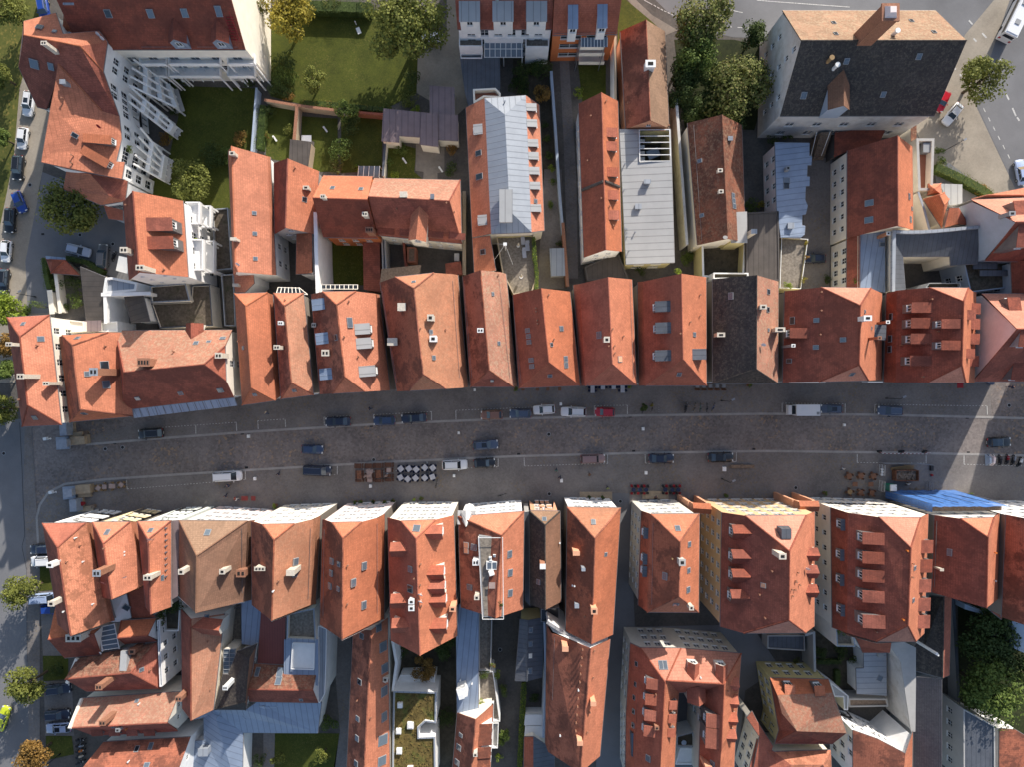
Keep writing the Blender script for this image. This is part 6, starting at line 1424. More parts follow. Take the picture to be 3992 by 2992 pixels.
feats(b,'C2',sk=[(1420,1245,.7,1.0),(1518,1380,.7,.8),(1512,1605,.7,.8),(1310,1655,1.0,.8),(1508,1772,.8,.9),(1405,1897,.8,.6)],ch=[(1442,1520,1.2,.9,.9,'wall_grey',1),(1515,1900,1.6,.6,.6,'chimney_plaster',1)],ve=[(1368,1500,'cloth_wicker')],dm=[(1150,1278,1.5,.9,'zinc',{'rmat': 'metal_slate'}),(1143,1500,1.5,.9,'zinc',{'rmat': 'metal_slate'}),(1140,1605,1.5,.9,'zinc',{'rmat': 'metal_slate'})],gd=[[(1212,1200),(1200,1900)]])
b=house('huge brick-red house with a yellow side wall and pink-lit tiled dormers, lower row right','C2',[(1800,1105),(2600,1100),(2598,2086),(1787,2091)],13.6,[(2383,1440),(2378,2036)],hr=22,f=(.36,.36),wins={0: F6,3: dict(cols=7,w=1.0,h=1.3)},wall='wall_ochre',roof='tile_deep',roofB='tile_orange',roofH='tile_pinkish',side=(1,))
feats(b,'C2',dm=[(1960,1270,2.0,2.8,'gable',{'face': 'gutter_zinc'}),(1955,1482,2.0,2.8,'gable',{'face': 'gutter_zinc'}),(1955,1642,2.0,2.8,'gable',{'face': 'gutter_zinc'}),(1945,1822,2.0,2.8,'gable',{'face': 'gutter_zinc'}),(2560,1465,1.8,2.0,'gable'),(2555,1615,1.8,2.0,'gable'),(2552,1780,1.8,2.0,'gable')],
      ch=[(2270,1450,2.4,.8,1.0,'chimney_plaster',1)],sk=[(2158,1735,.6,.7,'wall_salmonw')],ve=[(2225,1607),(2118,1808),(2165,2010),(2430,1690),(2435,1700),(2465,1725),(2400,1765),(2425,1768),(2405,1820),(2450,1620)],di=[(2525,1580)])
m=MB();p,_=hit(b,'C2',2325,1262);m.box((p.x,p.y-.2,p.z+.7),(1.9,1.9,1.6),0,0,.8);m.build('roof_lantern','metal_slate',b.root)
# flying buttress arches between the houses
for lb,t_,P0,P1,h_ in (('orange-capped buttress arch spanning the lane right of the grey-sided house','C2',(1548,1065),(1705,1075),10.0),('orange-capped buttress arch between the red house and the cream lettered house','C3',(270,1050),(440,1052),10.6)):
    a=at(t_,*P0,h_);e=at(t_,*P1,h_);m=MB();n_=8
    for k in range(n_):
        p0=a.lerp(e,k/n_);p1=a.lerp(e,(k+1)/n_);s0=2.2-1.7*math.sin(math.pi*k/n_);s1=2.2-1.7*math.sin(math.pi*(k+1)/n_)
        for y in (-.7,.7): m.face([(p0.x,p0.y+y,h_),(p1.x,p1.y+y,h_),(p1.x,p1.y+y,h_-s1),(p0.x,p0.y+y,h_-s0)])
        m.face([(p0.x,p0.y-.7,h_-s0),(p1.x,p1.y-.7,h_-s1),(p1.x,p1.y+.7,h_-s1),(p0.x,p0.y+.7,h_-s0)])
        m.face([(p0.x,p0.y-.9,h_),(p1.x,p1.y-.9,h_),(p1.x,p1.y,h_+.5),(p0.x,p0.y,h_+.5)],1);m.face([(p0.x,p0.y+.9,h_),(p1.x,p1.y+.9,h_),(p1.x,p1.y,h_+.5),(p0.x,p0.y,h_+.5)],1)
    for q in (a,e): m.box((q.x,q.y,h_/2-1),(.5,1.4,h_-2))
    thing('buttress_arch',m,['wall_salmonw','tile_orange'],lb,'arch')
b=house('cream lettered house with rows of brown tiled dormers, lower row right','C3',[(692,1108),(1388,1118),(1352,2150),(687,2148)],[15.7,14.6,14.3,15.4],[(1235,1410),(1210,2081)],hr=22,f=(.5,.5),skirt={3: [(560,2100,11),(548,1062,11)]},wins={0: F6,3: dict(cols=7,w=.9,h=1.2)},wall='wall_cream',roof='tile_deep',roofB='tile_orange',roofH='tile_pinkish',side=(1,))
feats(b,'C3',dm=[(885,1318,1.6,3.0,'tile'),(885,1482,1.6,3.0,'tile'),(885,1640,1.6,3.0,'tile'),(885,1815,1.6,3.0,'tile'),(880,2022,1.8,3.0,'tile'),(1345,1390,1.8,2.0,'tile'),(1338,1555,1.8,2.0,'tile'),(1328,1725,1.8,2.0,'tile'),(1322,1885,1.8,2.0,'tile'),(1318,2032,1.8,2.0,'tile'),
      (645,1205,1.6,.9,'zinc',{'rmat': 'metal_slate'}),(640,1465,1.6,.9,'zinc',{'rmat': 'metal_slate'}),(640,1680,1.6,.9,'zinc',{'rmat': 'metal_slate'}),(645,1940,1.6,.9,'zinc',{'rmat': 'metal_slate'})],sk=[(1268,1585,.5,1.0),(1255,1862,.5,.9)],ve=[(1195,1432,'cloth_orange'),(1245,1545),(1240,1660),(1160,2025,'cloth_orange'),(930,2130)])
# lettering on the shaded part of that front
W_=b.W;A_=at('C3',548,1062,11);B_=W_[1];dv=Vector((B_.x-A_.x,B_.y-A_.y,0));LW=dv.length;dv.normalize();nn=Vector((-dv.y,dv.x,0))
FONT={'C': ['0111','1000','1000','1000','1000','1000','0111'],'O': ['0110','1001','1001','1001','1001','1001','0110'],'L': ['1000','1000','1000','1000','1000','1000','1111'],'S': ['0111','1000','1000','0110','0001','0001','1110'],
        'E': ['1111','1000','1000','1110','1000','1000','1111'],'U': ['1001','1001','1001','1001','1001','1001','0110'],'M': ['10001','11011','10101','10101','10001','10001','10001']}
bas=Vector((A_.x,A_.y,0))+nn*(-.05);x=0;word='COLOSSEUM';m=MB();cw=.17;s0=LW*.78
for ch_ in word:
    g=FONT[ch_]
    for r_,row in enumerate(g):
        k=0
        while k < len(row):
            if row[k] == '1':
                e=k
                while e < len(row) and row[e] == '1': e += 1
                p=bas+dv*(s0-(x+(k+e)/2*cw));m.box((p.x,p.y,6.05+(6-r_)*.16),((e-k)*cw,.1,.165),math.atan2(dv.y,dv.x));k=e
            else: k += 1
    x += len(g[0])*cw+.42
m.build('lettering','black_plastic',b.root)
b=house('red house behind the blue scaffold netting, lower row right','C3',[(1440,1130),(2000,1112),(1988,1853),(1420,1797)],[14,12.6,12.6,14],[(1900,1320),(1888,1918)],hr=19.8,f=(.5,1),wins={0: F4},wall='wall_cream',roof='tile_deep',roofB='tile_orange',roofH='tile_salmon',side=(1,3))
feats(b,'C3',sk=[(1570,1450,1.0,.6)],ch=[(1455,1580,1.4,.3,.5,'chimney_plaster',0)],ve=[(1955,1450,'cloth_orange'),(1950,1690,'steel')],gd=[[(1462,1180),(1440,1750)]])
b=house('dark stained red house at the right edge of the lower row','C3',[(2060,1125),(2750,1125),(2750,2060),(2020,2010)],14,[(2480,1430),(2480,2060)],hr=21.5,f=(.5,1),wins={0: F5},wall='wall_white',roof='tile_sooty',roofB='tile_orange',roofH='tile_salmon',side=(1,3))
skylight(b,'C3',2200,1530,1.4,1.2);
b=poly('low orange curved roof between the two right end houses of the lower row','C3',[(1990,1850,9),(2020,1870,9),(2020,2030,8),(1930,1960,8)],[(0,[(1990,1850,9),(2020,1870,9),(2020,2030,8),(1930,1960,8)])],roof=('tile_red',),wall='wall_white',name='outbuilding')
# scaffold with blue netting
fa=at('C3',1010,925,.5);fb=at('C3',1660,955,.5);W0=at('C3',1440,1128,14);W1=at('C3',2005,1110,12.6)
rt=root('scaffold',((W0.x+W1.x)/2,(W0.y+W1.y)/2+1.2,0),'blue netted scaffold in front of the red house, lower row right','scaffold')
x0,x1=W0.x-.6,W1.x+.3;y0,y1=W0.y+1.9,W1.y+1.9;m=MB();N=26;Hn=8
for i in range(N):
    for j in range(Hn):
        def P(i,j): return (x0+(x1-x0)*i/N,y0+(y1-y0)*i/N-.5*j/Hn+.22*noise.noise(Vector((i*.6,j*.9,2)))*(1 if 0 < i < N else 0),.4+14.0*j/Hn)
        m.face([P(i,j),P(i+1,j),P(i+1,j+1),P(i,j+1)],0,[(0,0)]*4)
for j in range(Hn): m.face([(x0,y0,.4+14.0*j/Hn),(x0,y0-1.4,.4+14.0*j/Hn),(x0,y0-1.4,.4+14.0*(j+1)/Hn),(x0,y0,.4+14.0*(j+1)/Hn)],0,[(0,0)]*4)
m.build('netting','net_blue',rt)
for k in range(6):
    xx=x0+(x1-x0)*k/5;yy=y0+(y1-y0)*k/5;m=MB();m.tube((xx,yy-.1,0),(xx,yy-.1,13.2),.05,None,5);m.tube((xx,yy-1.1,0),(xx,yy-1.1,13.2),.05,None,5);m.build('standard','steel',rt)
for j in range(6):
    z=2+2.1*j;m=MB();m.box(((x0+x1)/2,(y0+y1)/2-1.15,z),(x1-x0,.75,.06),math.atan2(y1-y0,x1-x0));m.build('boards','wood',rt)

# ---------------- buildings behind the lower row ----------------
b=house('low orange house with a glazed roof inset, behind the left end of the lower row','D0',[(555,722),(478,278),(905,420),(868,690)],9,[(545,545),(740,522)],hr=12,f=(1,1),roof='tile_deep',roofB='tile_orange',wall='wall_cream',wins={0: dict(cols=3)})
chimney(b,'D0',745,485,3.4,1.1,2.4,'chimney_plaster',3)
q=at('D0',935,550,0);rt=root('conservatory',(q.x,q.y,0),'glazed conservatory roof in a white frame, behind the left end of the lower row','conservatory')
m=MB()
for k in range(6): m.tube(at('D0',852+k*6,458+k*39,9.3),at('D0',985+k*8,428+k*41,9.0),.08,None,4)
m.tube(at('D0',848,450,9.35),at('D0',885,665,9.35),.12,None,4);m.tube(at('D0',985,420,9),at('D0',1030,640,9),.1,None,4);m.tube(at('D0',740,515,10),at('D0',872,685,9.2),.12,None,4);m.build('frame','paint_white',rt)
m=MB();m.slab([at('D0',852,455,9.25),at('D0',985,425,8.95),at('D0',1028,635,8.95),at('D0',886,658,9.25)],.04);m.build('glass_roof','glass_sky',rt,weld=False)
m=MB();cc=[at('D0',855,455,9.1),at('D0',985,425,8.8),at('D0',1028,635,8.8),at('D0',886,658,9.1)];m.prism([(p.x,p.y) for p in cc][::-1],0,8.7);m.build('base','wall_cream',rt)
b=poly('white walled annex with a plain pale wall below the second house, left','D0',[(905,190,9.5),(1085,150,9.5),(1120,320,8.5),(1130,375,8.5),(1040,410,8.5),(950,410,9)],[(0,[(905,190,9.5),(1085,150,9.5),(1120,320,8.5),(1130,375,8.5),(1040,410,8.5),(950,410,9)])],roof=('paint_white',),wall='wall_white',thick=.1)
skylight(b,'D0',1090,285,.8,1.0,'glass_dark')
b=poly('orange valley roof between the second and third houses, left','D0',[(1090,130,9),(1240,100,9.5),(1265,290,9),(1345,370,8.5),(1130,375,8)],[(0,[(1090,130,9),(1240,100,9.5),(1265,290,9),(1345,370,8.5),(1130,375,8)])],roof=('tile_red',),wall='wall_white',name='outbuilding')
b=house('orange house with a white windowed right wall, behind the lower row, left','D0',[(1080,600),(1045,400),(1345,378),(1352,578)],9,[(1016,548),(1300,527)],hr=11.8,f=(0,1),roof='tile_deep',roofB='tile_orange',wall='wall_white',wins={2: dict(cols=1)})
b=flat('white facade block with two columns of windows above the dark passage, left','D0',[(1355,395),(1375,395),(1400,965),(1375,970)],9.5,'wall_white','metal_zinc',.2,.1,wins={1: dict(cols=4,w=1.0,h=1.3)})
b=flat('walled roof garden with evergreen shrubs behind the third house, left','D0',[(1395,260),(1555,200),(1540,490),(1412,490)],8,'wall_white','ground_earth',.8,.15,pmat='paint_white',name='roof_terrace',cat='terrace')
b=house('mossy hipped house with two brick chimneys and a flat dark dormer, left','D0',[(745,1010),(668,720),(1350,582),(1382,985)],8.5,[(612,898),(1125,850)],hr=12.6,f=(1,0),roof='tile_deep',roofB='tile_mossy',roofH='tile_red',wall='wall_white')
feats(b,'D0',ch=[(965,888,3.6,.8,1.0,'brick',2),(1200,622,2.2,.8,1.0,'brick',1)],sk=[(1218,820,.5,.7)],ve=[(1300,820)])
m=MB();m.slab([at('D0',1040,662,11),at('D0',1095,662,11),at('D0',1088,832,12.3),at('D0',1028,832,12.3)],1.4);m.build('dormer','paint_grey',b.root)
m=MB();m.tube(at('D0',580,935,9),at('D0',665,722,9),.35,None,4);m.build('parapet','wall_cream',b.root)
b=house('long weathered orange house with a sunlit slope and a white right gable, bottom left','D0',[(805,1392),(700,1068),(1550,1012),(1530,1352)],8,[(625,1322),(1435,1280)],hr=12,f=(1,1),roof='tile_deep',roofB='tile_lichen',wall='wall_cream',wins={2: dict(cols=2,w=.8,h=.8)})
feats(b,'D0',ch=[(975,1205,3.0,.7,1.0,'brick',2),(1042,1318,.9,.5,.6,'paint_grey',1)],sk=[(1180,1090,.5,.5),(980,1318,.5,.4)],ve=[(1205,1110,'paint_white'),(1098,1325,'cloth_orange')])
m=MB();m.tube(at('D0',600,1328,11.8),at('D0',705,1072,8.4),.3,None,4);m.build('parapet','wall_cream',b.root)
for k in range(4): dormer(b,'D0',850+k*150,1350,1.6,1.0,'tile')
b=house('dark stained orange roof with three slanted skylights, bottom left corner','D0',[(560,1980),(890,1445),(1640,1402),(1600,1960)],7.5,[(700,1740),(1580,1700)],hr=11.5,f=(1,1),roof='tile_red',roofB='tile_sooty',wall='wall_white',wins={2: dict(cols=2,w=.8,h=.9)})
feats(b,'D0',sk=[(1180,1505,.6,.9,'glass_dark'),(1300,1480,.6,1.0),(1265,1645,.8,.7)],ve=[(1115,1605,'paint_white')])
b=house('long orange roof running down from the brown house, with a small cross gable, left','D0',[(1560,300),(1932,340),(1838,1168),(1570,1158)],10,[(1642,260),(1646,1256)],f=(1,1),roof='tile_deep',roofB='tile_faded',wall='wall_cream')
feats(b,'D0',ch=[(1600,1015,2.4,.7,1.0,'brick',2)],sk=[(1780,372,.9,.6)],ve=[(1800,570),(1818,985),(1725,1040)])
dormer(b,'D0',1810,430,2.4,4.4,'gable',win=False,rmat='tile_red')
m=MB()
q=at('D0',1980,750,0);rt=root('conservatory',(q.x,q.y,0),'mossy glazed lean-to between the long orange roof and the cream tower house, left','conservatory')
for k in range(7): m.tube(at('D0',1925,645+k*35,9),at('D0',2032,645+k*35,8.6),.06,None,4)
for k in range(3): m.tube(at('D0',1928+k*50,645,8.9),at('D0',1925+k*50,858,8.9),.06,None,4)
m.build('frame','paint_grey',rt);m=MB();cc=[at('D0',1925,645,8.8),at('D0',2030,645,8.5),at('D0',2028,858,8.5),at('D0',1925,855,8.8)];m.slab(cc,.04);m.build('glass_roof','glass_sky',rt,weld=False)
m=MB();m.prism([(p.x,p.y) for p in cc][::-1],0,8.3);m.build('base','wall_cream',rt)
b=house('cream tower house with a dark brown roof and one white chimney, left','D0',[(2045,665),(2211,600),(2118,1168),(1845,1162)],[9.5,9.5,9,9],[(2145,720),(2110,1100)],hr=11.5,f=(0,0),roof='tile_black',roofB='tile_brown',wall='wall_cream',wins={1: dict(cols=2)})
chimney(b,'D0',2010,905,3.2,.6,.7,'paint_white',2)
b=poly('dark brown flat boarded roof below the white chimney, left','D0',[(1920,862,9.4),(2040,870,9.4),(2118,1168,9),(1845,1162,9)],[(0,[(1920,862,9.4),(2040,870,9.4),(2118,1168,9),(1845,1162,9)])],roof=('metal_dark',),wall='wall_cream')
b=poly('broad blue-grey metal roof with a hipped corner, bottom left','D0',[(1650,1255,6.5),(1840,1170,7),(2118,1168,7.4),(2215,1100,7.4),(2770,1104,7),(2738,1368,5),(2095,1365,5.2),(2085,1990,4.8),(1620,1990,5),(1632,1440,5),(1755,1430,5.4),(1755,1235,6)],[(0,[(1840,1170,7),(2118,1168,7.4),(2215,1100,7.4),(2770,1104,7),(2738,1368,5),(2095,1365,5.2)]),(0,[(1840,1170,7),(2095,1365,5.2),(2085,1990,4.8),(1620,1990,5),(1632,1440,5),(1755,1430,5.4),(1755,1235,6),(1650,1255,6.5)])],roof=('metal_blue',),wall='wall_white')
feats(b,'D0',ch=[(1770,1510,.9,1.2,1.6,'metal_zinc',0)],sk=[(2262,1165,1.0,1.6,'wall_bluew')]);antenna(b,'D0',1905,1190)
b=poly('blue metal roof strip behind the brown roofed house, left','D0',[(2080,205,8),(2262,240,8),(2255,620,7.5),(2085,600,7.5)],[(0,[(2080,205,8),(2262,240,8),(2255,620,7.5),(2085,600,7.5)])],roof=('metal_blue',),wall='wall_cream')
flat('dark narrow courtyard balcony between orange roof and blue metal strip, left','D0',[(1940,300),(2075,280),(2085,600),(1930,620)],5,'wall_grey','deck',.9,.12,pmat='metal_slate',name='balcony',cat='balcony')
b=poly('wine-red corrugated roof beside a boarded terrace, bottom left centre','D1',[(42,300,8.5),(252,345,8.5),(240,775,7.6),(8,770,7.6)],[(0,[(42,300,8.5),(252,345,8.5),(240,775,7.6),(8,770,7.6)])],roof=('metal_wine',),wall='wall_cream')
b=flat('boarded roof terrace with pale parapets behind the cream-front house','D1',[(262,340),(500,290),(512,572),(258,560)],8.8,'wall_cream','deck',.9,.25,pmat='metal_zinc',name='roof_terrace',cat='terrace')
b=flat('white paved light court framed by blue metal roofing and potted shrubs','D1',[(248,566),(524,566),(528,825),(524,948),(245,880)],8.6,'wall_white','metal_blue',0,.5)
m=MB();cc=[at('D1',*p,8.85) for p in ((318,585),(505,592),(500,812),(305,805))];m.slab(cc,.12);m.build('court_floor','paint_white',b.root)
m=MB()
for i in range(4): m.tube(cc[i]+Vector((0,0,.4)),cc[(i+1) % 4]+Vector((0,0,.4)),.1,None,4);
m.build('court_railing','paint_white',b.root)
planter('D1',445,755,.5,1.0,'dark','potted shrub in the white light court, middle one of the bottom row')
b=house('horizontal orange ridge roof crossing above the blue-grey metal roof, bottom left centre','D1',[(-60,1098),(-55,768),(525,800),(530,1108)],7.8,[(-60,992),(523,1000)],hr=10.6,f=(1,1),roof='tile_deep',roofB='tile_mossy',wall='wall_white')
feats(b,'D1',sk=[(202,845,.9,1.5),(190,918,.9,1.3),(8,840,.6,1.4),(385,1080,.5,.6)])
b=flat('pale blue-white wall block with gutter ledges along the passage, bottom left centre','D1',[(530,440),(605,470),(600,760),(590,1030),(545,1110),(528,1100),(525,600)],7.6,'wall_white','metal_zinc',.2,.12,wins={0: dict(cols=1)})
b=house('very long orange roof with a column of skylights running off the bottom edge','D1',[(832,480),(1130,375),(1150,1800),(772,1800)],9,[(985,478),(922,1800)],f=(1,1),roof='tile_sooty',roofB='tile_orange',wall='wall_cream')
feats(b,'D1',sk=[(908,530,.8,1.0,'glass_dark'),(890,925,.8,1.0,'glass_dark'),(873,1243,.7,.9),(868,1412,.8,.9),(860,1630,.8,.9),(1052,460,1.1,1.2),(1090,622,1.5,1.7),(1103,808,1.4,1.5),(1100,1005,1.5,1.5),(1100,1225,1.4,1.2),(1088,1425,1.6,1.7),(1080,1605,1.4,1.5)],ch=[(1120,885,1.0,.7,.7,'chimney_plaster',1)],di=[(1110,910)],ve=[(870,1080),(990,1225)])
b=flat('flat roof covered in brown-green sedum with white cube rooflights, bottom','D1',[(1178,1005),(1552,1015),(1548,1285),(1455,1272),(1398,1325),(1400,1405),(1540,1400),(1545,1800),(1165,1800)],7.0,'wall_white','moss_roof',.35,.28,pmat='metal_zinc')
for u_,v_,s_ in ((1240,1118,.9),(1330,1292,1.1),(1228,1342,.9),(1233,1513,.95),(1328,1668,1.0)):
    p,_=hit(b,'D1',u_,v_);m=MB();m.box((p.x,p.y,p.z+.3),(s_,s_,.6));o=m.build('rooflight','paint_white',b.root);m=MB();m.box((p.x,p.y,p.z+.64),(s_*.8,s_*.8,.08),0,0,.8);m.build('dome','wall_white',o,org=b.cen)
for k in range(40):
    u_=RN.uniform(1190,1380);v_=RN.uniform(1030,1640);
sedum=MB();
for k in range(500):
    u_=RN.uniform(1185,1535);v_=RN.uniform(1030,1655)
    if (u_ > 1385 and 1260 < v_ < 1420) or noise.noise(Vector((u_*.02,v_*.02,0))) < -.15: continue
    p=at('D1',u_,v_,6.7);s_=RN.uniform(.12,.24);sedum.box((p.x,p.y,p.z),(s_,s_*RN.uniform(.7,1.3),RN.uniform(.1,.3)),RN.uniform(0,3),0,.5)
o=sedum.build('sedum_clumps','moss_roof',b.root,weld=False);o['kind']='stuff'
b=flat('blinding white terrace block above the sedum roof, bottom','D1',[(1240,868),(1542,858),(1530,1012),(1180,990)],3.2,'wall_white','paint_white',.1,.2)
gwall('D1',[(1170,560),(1205,760),(1175,1000)],6.5,.3,'wall_white','curved white wall along the shaded garden, bottom centre')
b=poly('long narrow blue-grey metal roof with a white box chimney, bottom centre','D1',[(1745,258,8),(1915,330,8),(1912,1208,7.4),(1728,1190,7.4),(1722,520,7.8)],[(0,[(1745,258,8),(1915,330,8),(1912,1208,7.4),(1728,1190,7.4),(1722,520,7.8)])],roof=('metal_blue',),wall='wall_cream')
m=MB();p,_=hit(b,'D1',1780,960);m.box((p.x,p.y,p.z+1.4),(1.5,1.6,2.9),.3);m.box((p.x-.1,p.y-.5,p.z+3.0),(.9,.8,.4),.3);m.build('chimney','paint_white',b.root)
ve=[vent(b,'D1',1758,905,'paint_white'),vent(b,'D1',1858,935,'paint_white')]
b=flat('long dark wooden balcony with plants beside the narrow metal roof, bottom centre','D1',[(1918,330),(2030,370),(2020,830),(1918,830)],6.2,'wall_grey','deck',.9,.14,pmat='wall_grey',name='balcony',cat='balcony')
flat('planted lower balcony behind the green climbing plants, bottom centre','D1',[(1918,850),(2040,835),(2100,1270),(2035,1270),(2040,1110),(1918,1150)],5.4,'wall_white','deck',.9,.14,pmat='paint_white',name='balcony',cat='balcony')
b=house('stained orange roof with white triangular dormer cheeks, bottom centre','D1',[(1730,1195),(2040,1120),(2010,1800),(1680,1800)],7.6,[(1892,1215),(1838,1800)],f=(1,1),roof='tile_sooty',roofB='tile_orange',wall='wall_cream')
feats(b,'D1',sk=[(1762,1385,.5,.8),(1745,1490,.8,1.1),(1730,1620,.8,1.1)],ch=[(1890,1515,1.4,.5,.6,'chimney_plaster',1)],dm=[(1975,1305,1.6,2.0,'tile',{'face': 'wall_white'}),(1970,1395,1.6,2.0,'tile',{'face': 'wall_white'}),(1965,1505,1.6,2.0,'tile',{'face': 'wall_white'}),(1960,1600,1.6,2.0,'tile',{'face': 'wall_white'})])
flat('stack of small white balconies right of the stained orange roof, bottom centre','D1',[(2035,1280),(2088,1280),(2080,1500),(2028,1500)],5.4,'wall_white','wall_grey',.8,.14,pmat='paint_white',name='balcony',cat='balcony')
b=house('dark slate-grey metal roof with four rooflights in the shaded yard, bottom centre','D2',[(62,385),(262,372),(250,888),(18,920)],6.0,[(130,380),(120,905)],hr=6.8,f=(1,1),roof='metal_slate',roofB='metal_slate',wall='wall_lemon')
feats(b,'D2',sk=[(152,478,.8,.6),(150,597,.8,.6),(148,700,.8,.6,'wall_cream'),(146,830,.9,.6)])
flat('dark glass canopy behind the slim brown house, bottom centre','D2',[(242,300),(400,285),(392,400),(240,410)],6.5,'paint_grey','glass_dark',.1,.1,name='canopy',cat='canopy')
gwall('D2',[(270,420),(282,900),(262,1400)],7.0,.25,'wall_bluew','tall bluish wall along the left side of the long orange roof')
gwall('D2',[(300,415),(480,530),(668,590)],11.6,.4,'wall_white','stepped white fire wall crossing the long orange roof',cap='metal_pale')
for k,(v0,v1,lb) in enumerate(((1212,1290,'upper white garage roof in the narrow shaded yard, bottom centre'),(1310,1395,'lower white garage roof in the narrow shaded yard, bottom centre'))): flat(lb,'D2',[(112,v0),(262,v0),(262,v1),(104,v1)],3,'wall_white','paint_white',0,name='garage',cat='garage')
b=poly('red-and-grey striped pitched roof at the bottom edge, centre','D2',[(98,1402,4.5),(175,1400,5.4),(300,1480,4.5),(358,1560,4.2),(355,1800,4.2),(90,1800,4.5)],[(0,[(98,1402,4.5),(175,1400,5.4),(175,1800,5.4),(90,1800,4.5)]),(1,[(175,1400,5.4),(300,1480,4.5),(358,1560,4.2),(355,1800,4.2),(175,1800,5.4)])],roof=('tile_red','metal_slate'),wall='wall_cream')
# U-shaped block
b=poly('large U-shaped orange-roofed block with a pale front, bottom right of centre','D2',
  [(1012,592,8.6),(1098,632,10.5),(1447,636,10.5),(1968,682,10.5),(1945,1000,10),(1915,1450,10),(1900,1800,10),(1600,1800,9.5),(1612,1380,9.5),(1640,1010,10),(1430,1020,10),(1405,1345,9.5),(1400,1480,9.5),(1385,1800,9.5),(968,1800,7.5),(975,1200,8)],
  [(2,[(1098,632,10.5),(1447,636,10.5),(1310,925,14.6)]),(2,[(1447,636,10.5),(1968,682,10.5),(1820,945,14.6),(1330,915,14.6),(1310,925,14.6)]),
   (0,[(1098,632,10.5),(1310,925,14.6),(1278,1518,14.6),(1265,1800,14.6),(1040,1800,10.2),(1060,1200,10.3)]),(0,[(1012,592,8.6),(1098,632,10.5),(1060,1200,10.3),(1040,1800,10.2),(968,1800,7.5),(975,1200,8)]),
   (1,[(1310,925,14.6),(1330,915,14.6),(1430,1020,10),(1405,1345,9.5),(1400,1480,9.5),(1385,1800,9.5),(1265,1800,14.6),(1278,1518,14.6)]),
   (0,[(1330,915,14.6),(1820,945,14.6),(1640,1010,10),(1430,1020,10)]),(1,[(1968,682,10.5),(1945,1000,10),(1915,1450,10),(1900,1800,10),(1775,1800,14.2),(1795,1520,14.4),(1820,945,14.6)]),
   (0,[(1820,945,14.6),(1795,1520,14.4),(1775,1800,14.2),(1600,1800,9.5),(1612,1380,9.5),(1640,1010,10)])],
  roof=('tile_red','tile_orange','tile_pinkish'),wall='wall_greige',name='apartment_building',wins={0: dict(cols=1,w=.8,h=.9),1: dict(cols=3),2: dict(cols=5),14: dict(cols=6),15: dict(cols=5),8: dict(cols=3)},ridges=[((1310,925,14.6),(1278,1518,14.6)),((1330,915,14.6),(1820,945,14.6)),((1820,945,14.6),(1795,1520,14.4)),((1098,632,10.5),(1310,925,14.6)),((1968,682,10.5),(1820,945,14.6)),((1447,636,10.5),(1322,918,14.6))])
feats(b,'D2',dm=[(1195,925,1.5,1.8,'tile'),(1185,1060,1.5,1.8,'tile'),(1178,1195,1.5,1.8,'tile'),(1172,1330,1.5,1.8,'tile'),(1545,830,1.6,2.8,'gable'),(1785,840,1.6,2.8,'gable'),(1890,945,1.9,1.6,'gable'),(1885,1095,1.9,1.6,'gable'),(1875,1245,1.9,1.6,'gable'),(1865,1390,1.9,1.6,'gable'),(1705,1220,2.0,2.2,'tile'),(1700,1370,3.0,2.2,'tile'),(1370,1110,1.2,1.2,'tile'),(1362,1225,1.2,1.2,'tile'),(1355,1345,1.2,1.2,'tile'),(1570,1000,2.8,3.0,'gable')],
      sk=[(1275,782,.6,1.4),(1312,782,.6,1.4),(1165,1585,.9,.8),(1720,1632,.8,.9),(1065,770,.7,.5,'glass_dark'),(1055,945,.7,.5,'glass_dark'),(1045,1060,.7,.5,'glass_dark'),(1040,1180,.7,.5,'glass_dark'),(1035,1300,.7,.5,'glass_dark')],ch=[(1230,1300,.9,.5,.6,'brick',1),(1650,1600,2.4,.6,1.0,'wall_salmonw',0)],ve=[(1612,880,'paint_white'),(1850,995),(1228,1025)])
flat('white glazed link roof inside the U-shaped block, bottom','D2',[(1440,1500),(1575,1500),(1575,1640),(1400,1640)],4,'wall_white','paint_white',.2,.2)
flat('courtyard deck with a round table inside the U-shaped block, bottom','D2',[(1415,1395),(1555,1360),(1570,1490),(1412,1490)],4.5,'wall_white','ground_earth',.5,.15,pmat='metal_zinc',name='roof_terrace',cat='terrace')
flat('long dark glass roof ramp set in the left wing of the U-shaped block','D2',[(1015,1365),(1058,1375),(1060,1575),(1022,1570)],9.8,'metal_slate','glass_sky',.1,.08,name='glass_canopy',cat='canopy')
# yellow block
b=poly('pale yellow windowed house with a faded salmon roof, bottom right','D3',[(22,892,7.8),(525,905,7.8),(575,1060,10.5),(682,1368,10),(640,1395,9),(560,1462,7.5),(65,1460,7.8),(100,1345,8.2)],
  [(0,[(22,892,7.8),(525,905,7.8),(560,1020,10.4),(85,1040,10.4)]),(1,[(85,1040,10.4),(560,1020,10.4),(575,1060,10.5),(682,1368,10),(255,1352,12.4),(125,1200,11)]),(2,[(125,1200,11),(255,1352,12.4),(682,1368,10),(640,1395,9),(560,1462,7.5),(65,1460,7.8),(100,1345,8.2)]),(2,[(22,892,7.8),(85,1040,10.4),(125,1200,11),(100,1345,8.2)])],
  roof=('tile_orange','tile_lichen','tile_deep'),wall='wall_lemon',wins={0: dict(cols=4),7: dict(cols=4),6: dict(cols=2)},name='town_house',cat='house')
feats(b,'D3',dm=[(175,975,1.5,1.4,'tile'),(425,980,1.5,1.4,'tile')],sk=[(228,1408,.6,.8),(335,1408,.6,.8)],ve=[(470,1130),(500,1180)])
